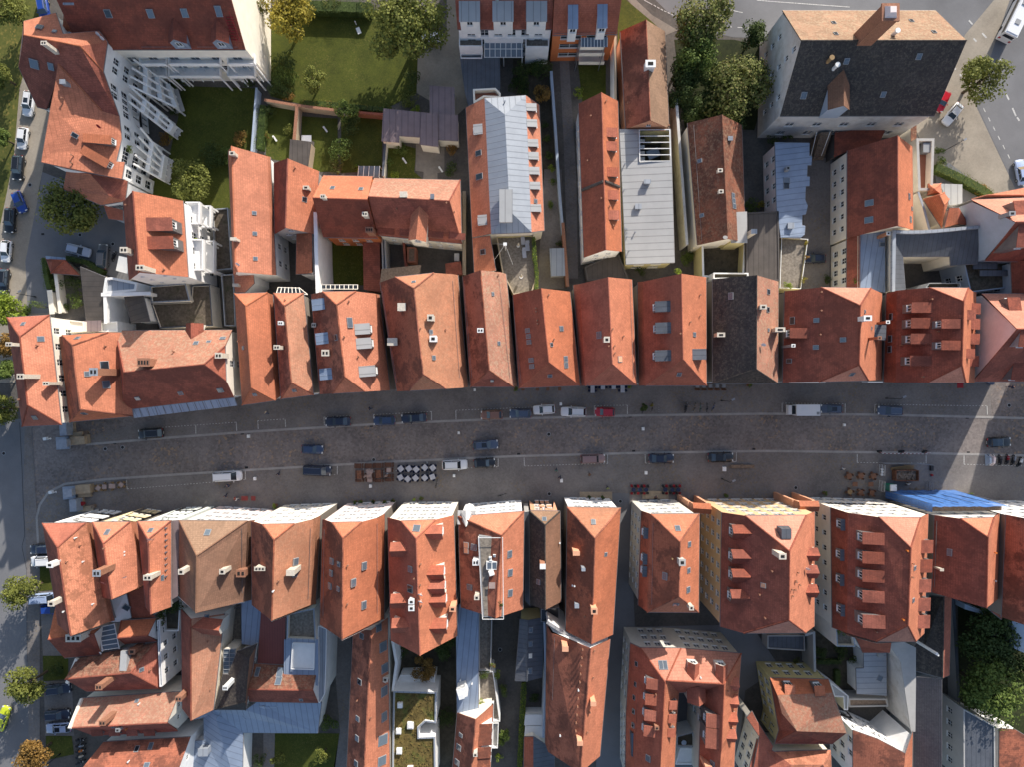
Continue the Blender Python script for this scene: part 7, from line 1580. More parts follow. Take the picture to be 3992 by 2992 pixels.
b=poly('old orange roof with a blue gutter edge below the yellow house, bottom edge','D3',[(60,1530,7),(545,1515,7),(560,1800,7),(60,1800,7),(-190,1800,7),(-90,1420,7),(20,1505,7)],[(0,[(60,1530,7),(545,1515,7),(480,1640,9),(200,1640,9)]),(1,[(60,1530,7),(200,1640,9),(240,1800,9),(-190,1800,7),(-90,1420,7),(20,1505,7)]),(0,[(545,1515,7),(560,1800,7),(240,1800,9),(200,1640,9),(480,1640,9)])],roof=('tile_patched','tile_red'),wall='wall_cream',name='town_house',cat='house',wins={5: dict(cols=3),4: dict(cols=3)})
b=poly('white cream-walled wing with scattered windows left of the yellow house base, bottom','D2',[(2015,1235,8),(2060,1180,8),(2100,1260,8),(2240,1480,7),(2150,1800,7),(2050,1800,7),(2125,1400,8)],[(0,[(2015,1235,8),(2060,1180,8),(2100,1260,8),(2240,1480,7),(2150,1800,7),(2050,1800,7),(2125,1400,8)])],roof=('tile_red',),wall='wall_cream',wins={6: dict(cols=1),5: dict(cols=4,w=.8,h=1.1)},name='town_house',cat='house')
b=poly('bright white windowed house with a dark red roof, bottom right','D3',[(738,1345,9.5),(950,1420,10.5),(1188,1545,11.5),(1252,1355,9.0),(1245,1800,9),(738,1800,9)],[(0,[(738,1345,9.5),(950,1420,10.5),(1188,1545,11.5),(1165,1800,11.5),(738,1800,9)]),(1,[(1188,1545,11.5),(1252,1355,9),(1245,1800,9),(1165,1800,11.5)])],roof=('tile_sooty','tile_orange'),wall='wall_white',wins={0: dict(cols=3,w=1.1,h=1.3,fl=2.7),1: dict(cols=3,w=1.3,h=1.4,fl=2.7),5: dict(cols=3)},name='town_house',cat='house')
b=poly('long grey slab roof beside a tall blank pale wall, bottom right','D3',[(1268,885,8),(1505,900,11),(1502,1800,11),(1258,1800,8)],[(0,[(1268,885,8),(1505,900,11),(1502,1800,11),(1258,1800,8)])],roof=('tile_greyslab',),wall='old_plaster')
b=poly('dark maroon roof with a narrow lit right slope and a pale tube chimney, right','D3',[(1270,630,8),(1372,400,8),(1400,180,8),(1520,190,11),(1588,200,9),(1568,870,9),(1508,895,11),(1283,835,8)],[(0,[(1270,630,8),(1372,400,8),(1400,180,8),(1520,190,11),(1508,895,11),(1283,835,8)]),(1,[(1520,190,11),(1588,200,9),(1568,870,9),(1508,895,11)])],roof=('tile_black','tile_red'),wall='old_plaster',ridges=[((1520,190,11),(1508,895,11))])
m=MB();a=at('D3',1320,600,10.5);e=at('D3',1462,695,17.5);e=Vector((a.x+.6,a.y-.3,14));m.tube(Vector((a.x,a.y,8)),e,.25,None,10);m.tube(Vector((a.x+.4,a.y-.3,8)),e+Vector((.5,-.4,-.4)),.16,None,8);m.build('flue_pipes','paint_white',b.root)
flat('pale flat roof strip left of the tall blank wall, right','D3',[(1030,570),(1265,600),(1272,880),(1262,1340),(1240,1330),(1185,1200),(1150,800)][:1]+[(1150,575),(1268,632),(1268,1345),(1240,1345),(1150,750)],8.0,'old_plaster','wall_grey',0)
b=poly('grey-blue seamed metal roof with a square hatch in the shaded yard, right','D3',[(830,672,4.5),(1025,680,4.5),(1028,1045,4),(770,1030,4),(765,812,4),(832,810,4.2)],[(0,[(830,672,4.5),(1025,680,4.5),(1028,1045,4),(770,1030,4),(765,812,4),(832,810,4.2)])],roof=('metal_zinc',),wall='wall_white')
feats(b,'D3',sk=[(968,895,.8,.9)],ch=[(965,690,.4,.6,.8,'metal_pale',0)])
flat('brown boarded roof strip above the bright white house, right','D3',[(700,1070),(1030,1072),(1045,1140),(705,1145)],3.5,'wall_grey','wood',.2)
flat('grey angular concrete terrace right of the yellow house, bottom right','D3',[(540,930),(700,1050),(695,1170),(660,1170),(655,1060),(580,1055)],6.5,'wall_white','wall_grey',.2,.15,name='roof_terrace',cat='terrace')
b=poly('maroon lean-to roof with a large bay window under the lettered house, right','D3',[(750,530,9),(905,560,10),(1070,575,10),(1055,675,8.5),(822,675,8.5),(800,620,8.5)],[(0,[(750,530,9),(905,560,10),(1070,575,10),(1055,675,8.5),(822,675,8.5),(800,620,8.5)])],roof=('tile_red',),wall='wall_white',wins={5: dict(cols=1,w=1.2,h=1.6)},name='outbuilding')
flat('sunken balcony with green plants at the rear of the lettered house','D3',[(590,465),(742,495),(760,625),(598,622)],9.5,'wall_cream','deck',1.0,.2,pmat='metal_zinc',name='balcony',cat='balcony')
b=flat('shaded grey house with small windows behind the big dark tree, right edge','D3',[(1690,1160),(1780,1165),(1958,1310),(1960,1800),(1690,1800)][:1]+[(1962,1310),(1965,1800),(1692,1800)],8.5,'wall_grey','metal_slate',.2,.2,wins={3: dict(cols=5,w=1.0,h=1.3)})
b=poly('dark red roof behind the big tree, lower right corner','D3',[(2000,1330,8),(2140,1340,8),(2400,1500,8),(2400,1800,8),(1995,1800,8)],[(0,[(2000,1330,8),(2140,1340,8),(2400,1500,8),(2400,1800,8),(1995,1800,8)])],roof=('tile_sooty',),wall='wall_white',name='town_house',cat='house')
flat('pale angular wall block at the right edge above the big tree','D3',[(2110,405),(2400,440),(2400,760),(2130,640)],7,'wall_bluew','wall_bluew',.2)
flat('white walled carport between the row and the dark garden, right','D3',[(1700,255),(1925,345),(1860,345),(1700,300)],5,'wall_bluew','wall_bluew',.1,name='carport')
flat('dark car park ramp roof below the red house, right of centre','D3',[(0,525),(322,525),(325,660),(140,650),(0,640)],2.8,'wall_grey','metal_slate',.2,.2,name='carport')
gwall('D3',[(330,520),(400,500),(408,830)],5,.3,'wall_grey','grey yard wall below the red house, right of centre')
gwall('D3',[(1600,200),(1640,900),(1645,1130)],2.6,.4,'wall_grey','long shaded garden wall right of the maroon roof',cap='metal_slate')
# ---------------- trees and plants ----------------
T=tree
T('A0',60,90,3.6,9,'olive','yellow-green tree in the top left corner beside the dark blue car')
T('A0',-10,640,2.6,7,'olive','small yellowish tree cut by the left edge above the white cars')
T('A0',0,1180,2.0,6,'green','small dark tree cut by the left edge beside the second white car')
T('A0',1650,1570,4.2,8,'olive','round light green tree at the bottom of the big lawn, left')
bush('A0',1820,1340,2.3,2.6,'dark','dark green shrub beside the rusty bush on the big lawn, left')
bush('A0',1960,1330,1.7,2.2,'green','mid green shrub between the dark shrub and the rusty bush, left')
bush('A0',2065,1195,1.5,2.2,'rust','rusty pink flowering bush on the right side of the big lawn, left')
bush('A0',1100,500,.7,9.5,'dark','dark climber at the upper balcony of the pergola block, top left')
bush('A0',1110,1280,.7,1.6,'lime','fresh green potted bush on the lower balcony of the pergola block',z0=7)
for k,(u_,v_,r_,c_,l_) in enumerate(((1480,730,1.3,'dark','dark shrub at the end of the upper pergola beams'),(1540,690,1.2,'green','green shrub in the corner between the two apartment blocks, top left'),(1500,960,1.0,'dark','dark shrub beside the middle pergola beams'),(1420,1180,1.4,'rust','brownish shrub between the middle and lower pergola'),(1470,1160,.8,'lime','light green shrub between the middle and lower pergola'),(2150,720,1.0,'dark','dark shrub under the right pergola at the top edge of the lawn'))):
    bush('A0',u_,v_,r_,1.6,c_,l_)
T('B0',605,150,5.6,10,'olive','broad dark green tree over the parking court, left',cat='tree')
T('B0',60,1010,3.2,8,'lime','yellow-green tree left of the far left house',dens=1.1)
bush('B0',180,990,1.9,2.5,'green','green bush at the road bend above the far left house')
bush('B0',325,975,.75,6.0,'green','slim columnar thuja at the road side above the far left house',dens=1.6)
T('B0',35,1300,2.4,7,'rust','rusty autumn tree left of the far left house')
T('B0',30,1560,2.6,7,'green','green tree at the left edge beside the far left house')
T('C0',30,210,2.8,7,'olive','yellow-lit tree at the left edge where the two roads meet')
hedge('B0',[(370,560),(385,700),(415,830)],1.1,1.8,'green','ivy covered hedge along the left road beside the red garage')
hedge('B0',[(560,560),(740,600),(880,690)],1.2,1.6,'dark','dark hedge below the parked silver car, left')
bush('B0',480,800,1.3,2.0,'green','green bush between the cream walls, left')
bush('B0',620,790,1.6,2.4,'dark','dark bush in the small garden left of the brown metal roof')
bush('B0',560,995,.85,1.3,'dark','clipped round bush above the far left house',dens=1.8,solid=.92)
bush('B0',640,930,1.5,2.0,'green','green bush by the paved path left of the brown metal roof')
for k,(u_,v_,l_) in enumerate(((1010,930,'green shrub at the top of the white light well'),(1020,1040,'rust-tinged shrub in the middle of the white light well'),(1045,1170,'shrub at the bottom of the white light well'))): bush('B0',u_,v_,1.1,2.2,['green','rust','dark'][k],l_)
bush('B0',1690,405,.4,.8,'lime','small lime green plant on the white balcony, left',z0=8.2)
T('A1',275,150,4.6,10,'gold','golden yellow tree beside the bare gable wall, top left')
T('A1',1300,235,7.4,14,'olive','largest green tree over the park lawn, top centre',ry=6.6)
T('A1',-10,20,2.2,9,'autumn','thin brownish crown in front of the bare gable wall at the top edge')
bush('A1',230,520,2.2,3,'dark','dark shrub along the left edge of the park lawn, upper one')
bush('A1',240,650,2.3,3,'green','green shrub along the left edge of the park lawn, middle one')
bush('A1',200,760,2.0,2.6,'dark','dark shrub along the left edge of the park lawn, lowest one')
bush('A1',285,845,1.2,1.8,'rust','orange-red bush in the corner of the old garden wall')
T('A1',495,690,2.5,5.5,'olive','small grey-green fruit tree on the park lawn',dens=.9)
hedge('A1',[(380,40),(600,45),(860,55),(990,60)],2.6,2.4,'dark','thick dark hedge along the top edge of the park lawn')
bush('A1',650,20,1.6,3,'chestnut','pale flowering shrub at the top edge above the hedge')
hedge('A1',[(400,880),(620,895),(700,900)],1.3,1.0,'flower','flower bed with red blooms above the old garden wall, left part')
hedge('A1',[(830,915),(1000,930),(1160,940)],1.2,.9,'flower','flower bed with red blooms above the brick garden wall, right part')
T('A1',770,950,2.3,5,'green','green tree standing in the flower bed by the garden walls')
bush('A1',800,1060,2.0,3.2,'dark','dark evergreen shrub below the flower bed tree',dens=1.4)
bush('A1',728,1275,2.2,3.6,'green','large clipped ball-shaped bush in the walled garden',dens=2.0,solid=.93)
bush('A1',690,1425,1.6,2.2,'chestnut','loose brownish bush below the ball-shaped bush')
bush('A1',275,1110,1.1,1.8,'olive','olive shrub left of the short garden wall')
hedge('A1',[(55,900),(40,1080),(20,1280)],1.6,1.8,'green','long green hedge beside the pale lawn wall')
bush('A1',80,1150,.9,1.2,'flower','red-tipped shrub beside the long green hedge')
bush('A1',110,960,1.2,2,'dark','dark shrub at the top of the long green hedge')
bush('A1',1235,1285,1.3,1.8,'green','green shrub at the corner of the paved patio')
bush('A1',1185,1500,.9,1.2,'lime','bright lime shrub at the foot of the patio lawn')
bush('A1',1140,1390,.8,1.2,'green','small green shrub at the pale garden wall')
bush('A1',1665,1280,1.2,1.6,'rust','brown-green shrub right of the patio, upper one')
bush('A1',1670,1450,1.4,1.8,'dark','dark shrub right of the patio, lower one')
bush('A1',860,1445,.6,1.0,'lime','lime coloured bush beside the small greenhouse')
bush('A1',1340,680,1.7,3.0,'dark','dark bush at the left edge of the driveway')
bush('A1',1310,840,1.7,1.6,'olive','low olive bush at the lower end of the driveway')
bush('A1',1370,930,.9,1.2,'lime','lime bush at the wall above the mauve pavilion')
bush('A1',1120,915,.9,1.2,'green','green bush in the right flower bed')
T('A2',1630,160,5.4,13,'chestnut','big autumn-tinged tree beside the main road, top right of centre')
T('A2',1590,470,4.4,11,'green','fresh green tree just below the autumn-tinged tree')
T('A2',1930,790,5.8,12,'chestnut','big chestnut-coloured tree left of the massive hall')
T('A2',2080,300,2.6,9,'dark','dark conifer beside the left wall of the massive hall')
T('A2',1450,780,3.6,8,'dark','dark tree in the shade between mossy house and brown house')
T('A2',1700,900,3.4,7,'dark','dark lower tree under the chestnut-coloured tree')
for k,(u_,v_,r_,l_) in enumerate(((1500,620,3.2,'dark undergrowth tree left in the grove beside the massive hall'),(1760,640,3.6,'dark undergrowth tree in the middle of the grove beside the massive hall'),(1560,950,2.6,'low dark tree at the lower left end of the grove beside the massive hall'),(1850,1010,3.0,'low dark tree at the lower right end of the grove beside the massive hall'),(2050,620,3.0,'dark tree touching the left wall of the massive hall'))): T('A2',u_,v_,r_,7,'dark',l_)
bush('A2',560,795,1.1,2.0,'lime','bright yellow-green bush above the slim orange house')
T('A2',245,810,1.8,4.5,'rust','small reddish tree beside the zinc-topped building')
bush('A2',240,560,2.2,3,'dark','dark bush below the conservatory, top centre')
bush('A2',60,610,1.9,2.4,'dark','dark bush in the shaded garden left of the path, top centre')
bush('A2',160,600,1.2,1.6,'green','green bush in the shaded garden, top centre')
bush('A2',60,740,2.2,1.2,'dark','low wide shrub above the zinc roof')
for k,v_ in enumerate((1080,1190,1330,1440,1560)): bush('A2',270+k*20,v_,.8,1.3,['dark','green','green','lime','green'][k],'shrub number %s from the top in the narrow garden along the zinc-topped building' % ['one','two','three','four','five'][k])
hedge('B2',[(178,380),(186,560),(205,690),(200,830)],.7,1.4,'lime','row of box plants along the roof terrace edge, centre',z0=5.6)
bush('B2',320,110,.9,1.3,'green','green bush in the yard right of the zinc-topped building')
bush('B2',395,430,.7,1.1,'dark','dark shrub above the standing grey shed roof')
bush('B2',1490,560,1.5,2.5,'green','green shrub below the large pale metal roof')
bush('B2',1100,665,1.2,1.5,'dark','dark shrubs under the yellowish wall, centre')
bush('B2',1410,690,.8,1.0,'lime','lime plant on the balcony behind the three dormer house',z0=6)
bush('B2',1735,650,.9,1.4,'lime','spiky palm in the walled patio');bush('B2',1810,580,1.3,1.8,'green','green shrub in the walled patio');bush('B2',1700,560,.8,1.2,'rust','brown shrub in the walled patio')
bush('B2',2060,110,1.4,1.6,'green','leafy shrub on the roof beside the satellite dishes');bush('B2',2140,95,.8,1.2,'gold','yellow flowering plant beside the satellite dishes')
T('A3',1850,690,4.3,9,'olive','wind-swept olive green tree at the road right of the massive hall',ry=3.8)
hedge('A3',[(1460,1430),(1700,1540),(1880,1640),(1950,1700)],1.9,2.0,'olive','diagonal yellow-green hedge below the forecourt, right')
bush('A3',1490,1300,1.0,1.5,'green','upper green bush beside the long narrow terrace, right');bush('A3',1500,1390,1.0,1.4,'green','lower green bush beside the long narrow terrace, right')
bush('A3',180,1165,1.1,1.6,'green','round green bush at the foot of the massive hall');bush('A3',40,1160,1.6,2.2,'dark','dark bush below the left corner of the massive hall')
bush('B3',175,800,.9,1.2,'lime','bright green plant at the lower end of the wooden roof deck',z0=5);bush('B3',340,430,.5,.9,'gold','upper yellowing plant on the rail of the wooden deck',z0=5)
bush('B3',318,750,.6,1.0,'gold','lower yellowing plant on the rail of the wooden deck',z0=5);bush('B3',340,560,.45,.8,'rust','rusty plant on the rail of the wooden deck',z0=5)
bush('B3',510,745,.75,1.4,'dark','ball-shaped potted tree in the cobbled courtyard',dens=1.8,solid=.9)
bush('B3',765,760,.6,1.2,'flower','red flowering plant at the edge of the blue metal roof',z0=7)
bush('B3',1850,-10,1.6,1.6,'rust','rusty shrub behind the pale gabled house roof, right')
T('D0',190,145,3.3,9,'olive','street tree leaning over the left road, upper one',ry=3.0)
T('D0',235,940,3.9,9,'olive','street tree leaning over the left road, middle one',ry=3.3)
T('D0',290,1570,3.6,8,'rust','rusty brown street tree in the bottom left corner')
bush('D0',480,820,1.4,1.2,'dark','low dark shrub on the grass strip, left');
for k,(u_,v_) in enumerate(((1450,300),(1520,260),(1400,380))): bush('D0',u_,v_,1.3,2.0,'dark',['left evergreen on the walled roof garden','right evergreen on the walled roof garden','lower evergreen on the walled roof garden'][k],z0=7.4)
T('D1',190,1590,1.3,3.2,'olive','small grey-green tree at the bottom edge, left one on the lawn');T('D1',570,1560,1.5,4,'olive','small grey-green tree at the bottom edge, right one on the lawn')
bush('D1',625,1290,1.7,2.2,'green','green shrub at the end of the passage beside the white wall')
bush('D1',30,1600,1.3,1.6,'dark','dark shrub on the terrace at the bottom edge, left')
bush('D1',1235,670,1.4,3.0,'dark','dark shrub against the curved white wall');T('D1',1445,800,2.4,5,'rust','brown leaved tree casting shade on the white terrace block')
T('D1',1600,620,2.8,5,'dark','dark tree in the shaded garden behind the orange gabled house');bush('D1',1640,1250,1.8,2.4,'dark','dark shrub right of the sedum roof')
bush('D1',2028,790,.6,1.2,'flower','pink-red flowering plant on the balcony parapet',z0=5.5);bush('D1',2080,870,.8,1.8,'lime','fresh green climber below the red flowers',z0=3.5)
bush('D1',1960,860,.9,1.0,'green','green plants on the long dark balcony',z0=5.4);bush('D1',1945,1110,.7,.8,'lime','lime plant at the end of the long dark balcony',z0=5.4)
bush('D1',2140,1000,1.1,2.4,'green','green bush in the narrow courtyard, upper one');T('D1',2125,1400,1.5,4,'green','leafy young tree in the narrow courtyard');bush('D1',2090,1580,.8,2.0,'lime','lime bush in the narrow courtyard, lowest one')
hedge('D2',[(95,940),(85,1150),(70,1400),(55,1700)],.9,2.2,'lime','strip of ivy growing along the courtyard wall, bottom centre')
bush('D2',190,1080,1.1,1.4,'dark','dark bush in the tiny yard above the white garages')
T('D3',1890,990,6.0,12,'green','large glossy green tree in the lower right corner',ry=6.2);T('D3',1900,480,5.6,9,'dark','dark shaded tree behind the right end of the lower row');T('D3',2130,800,4.6,9,'dark','dark shaded tree at the right edge beside the large glossy tree');
bush('D3',460,680,1.2,2.4,'dark','left ball-clipped tree in the shaded formal garden',dens=1.8,solid=.92);bush('D3',640,675,1.4,2.4,'dark','right ball-clipped tree in the shaded formal garden',dens=1.8,solid=.92)
hedge('D3',[(430,760),(640,755)],1.0,1.0,'dark','clipped hedge between the two ball-clipped trees');hedge('D3',[(610,830),(610,960)],1.2,1.2,'dark','clipped hedge beside the white wall lamp')
bush('D3',770,740,1.4,1.6,'green','green shrub beside the grey-blue metal roof');bush('D3',235,755,1.0,1.0,'olive','flowering shrub above the yellow house facade');bush('D3',640,500,.8,1.0,'green','green plant in the sunken balcony',z0=9)
for t,u_,v_,r_,c_,l_ in (('C2',1835,955,.5,'green','potted bush in front of the huge brick-red house'),('C3',492,938,.55,'green','potted bush in front of the cream lettered house'),('C3',1745,958,.6,'green','potted bush right of the blue netting'),('C2',655,970,.4,'dark','left potted shrub at the stone doorstep of the white front'),('C2',768,975,.4,'dark','right potted shrub at the stone doorstep of the white front'),
     ('C1',165,1045,.6,'lime','lime green potted shrub at the pink front, lower row'),('C1',855,1012,.45,'green','first potted plant before the pink front'),('C1',900,1010,.5,'green','second potted plant before the pink front'),('C1',1010,1010,.45,'dark','third potted plant before the pink front'),('C1',1100,1010,.5,'green','fourth potted plant before the pink front'),('C1',1180,1005,.45,'dark','fifth potted plant before the pink front'),('C1',1360,990,.45,'green','left potted plant before the cream front with dormers'),('C1',1425,988,.45,'green','right potted plant before the cream front with dormers'),
     ('C2',1005,22,.5,'lime','potted shrub beside the row of white tables, upper pavement'),('C2',2030,5,.6,'green','potted shrub under the black mossy roof, upper pavement'),('C2',20,40,.5,'green','potted shrub at the corner under the eight skylight roof')): planter(t,u_,v_,r_,1.1,c_,l_)

# ---------------- vehicles ----------------
CS='cars parked along the market street';CL='cars parked along the left road'
car('C0',1297,425,184,'suv','black','black SUV with silver roof rails at the left end of the upper parking row',CS)
car('C0',1965,793,3,'van','white','white minivan parked alone at the left end of the lower parking row',CS)
car('C1',700,322,182,'saloon','navy','dark navy saloon alone in its own short marked bay, upper parking row',CS)
car('C1',1100,313,182,'hatch','blue','blue hatchback left of another dark car in the long marked bay, upper row',CS)
car('C1',1355,292,184,'saloon','navy','very dark blue saloon at the right end of the long marked bay, upper row',CS)
car('C1',2025,265,181,'hatch','bronze','bronze hatchback at the left end of the group of five cars',CS)
car('C1',480,562,-2,'hatch','blue','blue hatchback driving in the middle of the street with its headlights on, left',None,name='moving_car')
car('C1',525,745,-2,'van','navy','long dark van parked left of the brown beer tables',CS)
car('C1',1975,523,4,'estate','slate','slate blue estate with a dark sunroof driving in the middle of the street',None,sunroof=True,name='moving_car')
car('C1',1710,695,2,'suv','white','white SUV parked right of the white café tables',CS)
car('C1',1965,680,3,'hatch','black','black hatchback parked right of the white SUV',CS)
car('C2',62,253,180,'hatch','slate','slate blue hatchback, second from the left in the group of five cars',CS)
car('C2',268,218,184,'hatch','white','white hatchback parked slightly askew in the middle of the group of five cars',CS)
car('C2',522,237,179,'estate','white','white estate car between the white hatchback and the small red car',CS)
car('C2',790,240,179,'small','red','small bright red car at the right end of the group of five cars',CS)
car('C2',690,643,2,'old','rose','old brownish pink wagon with a long bonnet, lower parking row',CS)
car('C2',1280,640,0,'saloon','navy','dark blue saloon with bright windows, lower parking row centre',CS)
car('C2',1792,630,1,'saloon','black','black saloon in front of the long bench, lower parking row',CS)
car('C3',552,212,179,'hatch','slate','slate blue car with sunroof touching the back of the white van',CS,sunroof=True)
car('C3',1060,227,178,'estate','slate','slate blue estate at the left end of the long bay, upper row right',CS)
car('C3',2000,500,3,'cabrio','black','black car driving at the right end of the street with a glowing tail light',None,name='moving_car')
car('C0',350,1425,182,'hatch','navy','dark car half hidden beside the left wall of the corner house',CL);car('C0',385,1525,182,'van','white','white car below the dark car beside the corner house wall',CL)
car('D0',390,205,4,'van','paleblue','pale blue boxy car under the upper leaning street tree',CL);car('D0',440,300,2,'hatch','royal','bright blue car below the pale blue boxy car',CL)
car('D0',500,988,6,'suv','navy','dark blue car half under the middle leaning street tree',CL);car('D0',490,1212,4,'estate','navy','dark navy estate above the silver-white estate, bottom left',CL)
car('D0',502,1325,184,'estate','paleblue','silver-blue estate with roof opening below the navy estate, bottom left',CL,sunroof=True)
car('D0',20,1245,70,'saloon','lime','lime yellow car driving at the bottom left edge',None,name='moving_car')
car('A0',375,75,-80,'suv','royal','dark blue car at the top left corner beside the block',CL)
car('A0',247,890,-98,'suv','white','white car with a large dark sunroof, topmost of the white cars on the left',CL,sunroof=True)
car('A0',192,1190,-97,'hatch','white','plain white hatchback between the sunroof car and the black car',CL)
car('A0',155,1445,-95,'suv','black','black SUV below the plain white hatchback, left',CL)
car('B0',165,80,-68,'hatch','royal','bright blue hatchback parked askew on the left road',CL)
car('B0',82,240,-94,'estate','black','black estate below the askew blue hatchback, left',CL)
car('B0',50,505,-95,'hatch','white','white compact car below the black estate, left',CL)
car('B0',28,765,-95,'estate','black','black car with red tail lights at the left edge',CL);car('B0',5,930,-95,'hatch','black','car tail just above the yellow-green tree at the left edge',CL)
car('B0',672,497,-14,'estate','silver','silver-blue estate in the shaded parking court, left');car('B0',885,550,86,'suv','grey','grey SUV parked upright beside the motorcycle, left')
car('A3',1600,980,231,'saloon','white','white saloon parked diagonally right of the massive hall');car('A3',1512,870,245,'hatch','red','red car half hidden behind the corner of the massive hall')
car('A3',2190,1480,100,'saloon','paleblue','pale car at the right edge of the main road');car('B3',410,567,180,'hatch','navy','dark blue car in the narrow cobbled courtyard beside the wooden deck')
car('A1',1515,312,175,'hatch','white','white car mostly hidden under the largest green tree')
# white delivery van
q=at('C3',312,222,1.3);rt=root('delivery_van',(q.x,q.y,0),'white box van with a cab in front, upper parking row right','van',None,R(180))
m=MB();m.box((-1.4,0,1.5),(2.2,2.05,2.0));link('cargo_box',m.mesh('cargo_box','car_white'),rt)
m=MB();m.box((.75,0,1.55),(2.1,2.05,2.15));m.box((.8,0,2.66),(.5,.45,.08));link('high_roof',m.mesh('high_roof','car_white'),rt)
m=MB();m.box((2.3,0,.85),(1.1,1.9,1.1),0,0,.9);link('body',m.mesh('body','car_white'),rt)
m=MB();m.face([(2.2,-.8,1.42),(2.2,.8,1.42),(1.82,.72,2.2),(1.82,-.72,2.2)]);m.box((1.85,0,1.7),(.1,1.5,.6));link('windscreen',m.mesh('windscreen','glass_dark'),rt)
m=MB();m.box((-2.1,.55,2.53),(.5,.5,.05));link('roof_hatch',m.mesh('roof_hatch','paint_grey'),rt)
m=MB();m.tube((0,-.12,0),(0,.12,0),.36,None,14);wm_=m.mesh('wheel','rubber')
for x_ in (1.9,-1.7):
    for s in (-.88,.88): link('wheel',wm_,rt,(x_,s,.36))
m=MB();m.box((0,0,0),(.12,.3,.18));hm_=m.mesh('headlight','lamp_clear')
for s in (-.7,.7): link('headlight',hm_,rt,(2.83,s,.8))
# large van / motorhome upper right corner
q=at('A3',2155,120,1.5);rt=root('bus',(q.x,q.y,0),'white bus with red tail lights in the upper right corner','bus',None,R(64))
m=MB()
for x0_,x1_,w_,z1_ in ((-5,5,2.45,2.95),): m.box((0,0,1.7),(10,w_,2.5));m.box((0,0,3.0),(9.7,w_*.9,.14),0,0,.97)
link('body',m.mesh('body','car_white'),rt)
m=MB();m.box((0,0,2.1),(9.4,2.5,.8));m.box((5.0,0,1.9),(.06,2.2,1.3));m.box((-5.0,0,2.2),(.06,1.9,.7));link('windows',m.mesh('windows','glass_dark'),rt)
m=MB();m.box((1.5,0,3.14),(1.6,1.5,.18));m.box((-2.5,0,3.14),(.9,.9,.1));link('roof_unit',m.mesh('roof_unit','paint_grey'),rt)
m=MB();m.tube((0,-.15,0),(0,.15,0),.48,None,14);wm_=m.mesh('wheel','rubber')
for x_ in (3,-3):
    for s in (-1.1,1.1): link('wheel',wm_,rt,(x_,s,.48))
m=MB();m.box((0,0,0),(.1,.35,.4));hm_=m.mesh('taillight','lamp_red')
for s in (-1,1): link('taillight',hm_,rt,(-5.02,s,1.2))
drop_protos()
for k,(u_,v_,c_,l_) in enumerate(((2005,655,'black_plastic','black motorcycle, leftmost of the uncovered ones at the right end of the street'),(2065,650,'cloth_red','motorcycle with a red tank in the line at the right end of the street'),(2118,655,'steel','silver-grey motorcycle third in the line at the right end of the street'),(2175,672,'paint_white','motorcycle with a white fairing at the right edge of the street'))): moto('C3',u_,v_,92-k*8,c_,l_)
moto('C3',1905,655,92,'cloth_blue','motorcycle under a blue and white cover beside the sunlit wedge','wall_bluew');moto('C3',1940,655,84,'cloth_pinkc','motorcycle under a pale pink cover beside the sunlit wedge','wall_pink')
for k,(v_,c_,l_) in enumerate(((1425,'black_plastic','uppermost dark motorcycle on the pavement, bottom left'),(1475,'steel','second motorcycle from the top on the pavement, bottom left'),(1520,'cloth_orange','motorcycle with an orange-brown tank on the pavement, bottom left'),(1568,'cloth_beige','motorcycle with a cream fairing on the pavement, bottom left'),(1620,'black_plastic','lowest dark motorcycle on the pavement, bottom left'))): moto('D0',690,v_,8+k*4,c_,l_)
moto('B0',980,550,70,'black_plastic','black motorcycle beside the grey SUV in the parking court');moto('C2',1490,200,80,'black_plastic','black scooter left of the bicycles on the upper side of the street')
BY=[('C2',1565,195,75,'cloth_wicker','bicycle with a beige child seat, first in the row of bicycles'),('C2',1615,200,85,'cloth_teal','teal bicycle in the row of bicycles, upper side of the street'),('C2',1672,200,88,'black_plastic','thin black bicycle between the teal and blue bicycles'),('C2',1728,195,70,'cloth_blue','blue bicycle at the right end of the row of bicycles'),('C2',1125,215,75,'black_plastic','black bicycle leaning beside the small dark tree in the street'),('C2',1200,195,85,'cloth_brown','brown bicycle between the small dark tree and the steel rack'),
      ('C1',2115,955,15,'black_plastic','black bicycle leaning at the white front, lower row centre'),('C1',1550,860,80,'black_plastic','dark bicycle right of the white café tables')]
for a in BY: bicycle(*a)
planter('C2',1195,182,.35,.9,'gold','small yellow-green plant tub beside the brown bicycle')
# ---------------- people ----------------
person('C1',80,243,60,'cloth_beige','cloth_denim','person in a light top walking beside the empty bay near the upper left houses')
person('C1',975,208,110,'cloth_navy','cloth_denim','person in dark clothes walking above the long marked bay')
person('C1',185,775,200,'cloth_navy','cloth_navy','person in black walking left of the long dark van');person('C0',1940,965,200,'cloth_navy','cloth_navy','person in black walking towards the brown roofed house')
person('C0',2028,985,90,'cloth_red','cloth_beige','person in red standing with a pale bag by the red tables');person('C0',2040,992,250,'paint_white','cloth_denim','person in white beside the person in red')
person('C2',372,745,180,'cloth_teal','cloth_navy','person in a green jacket walking below the dashed bay, centre');person('C2',662,783,30,'cloth_brown','cloth_brown','person in brown walking below the old pink wagon')
person('C2',403,805,150,'cloth_navy','cloth_navy','person in dark clothes beside the small white box');person('C2',815,897,200,'cloth_lime','cloth_navy','person in a yellow-green jacket before the white front')
person('C2',1235,975,180,'cloth_brown','cloth_navy','person crouching at the doorway between the red chairs',pose='sit');person('C3',2110,22,100,'cloth_navy','cloth_navy','person with red hair walking at the upper right end of the street',hair='cloth_red')
person('C3',655,730,0,'paint_white','cloth_denim','person in white left of the brown round tables');person('C3',1215,862,20,'paint_white','cloth_brown','worker in white among the tools on the building site')
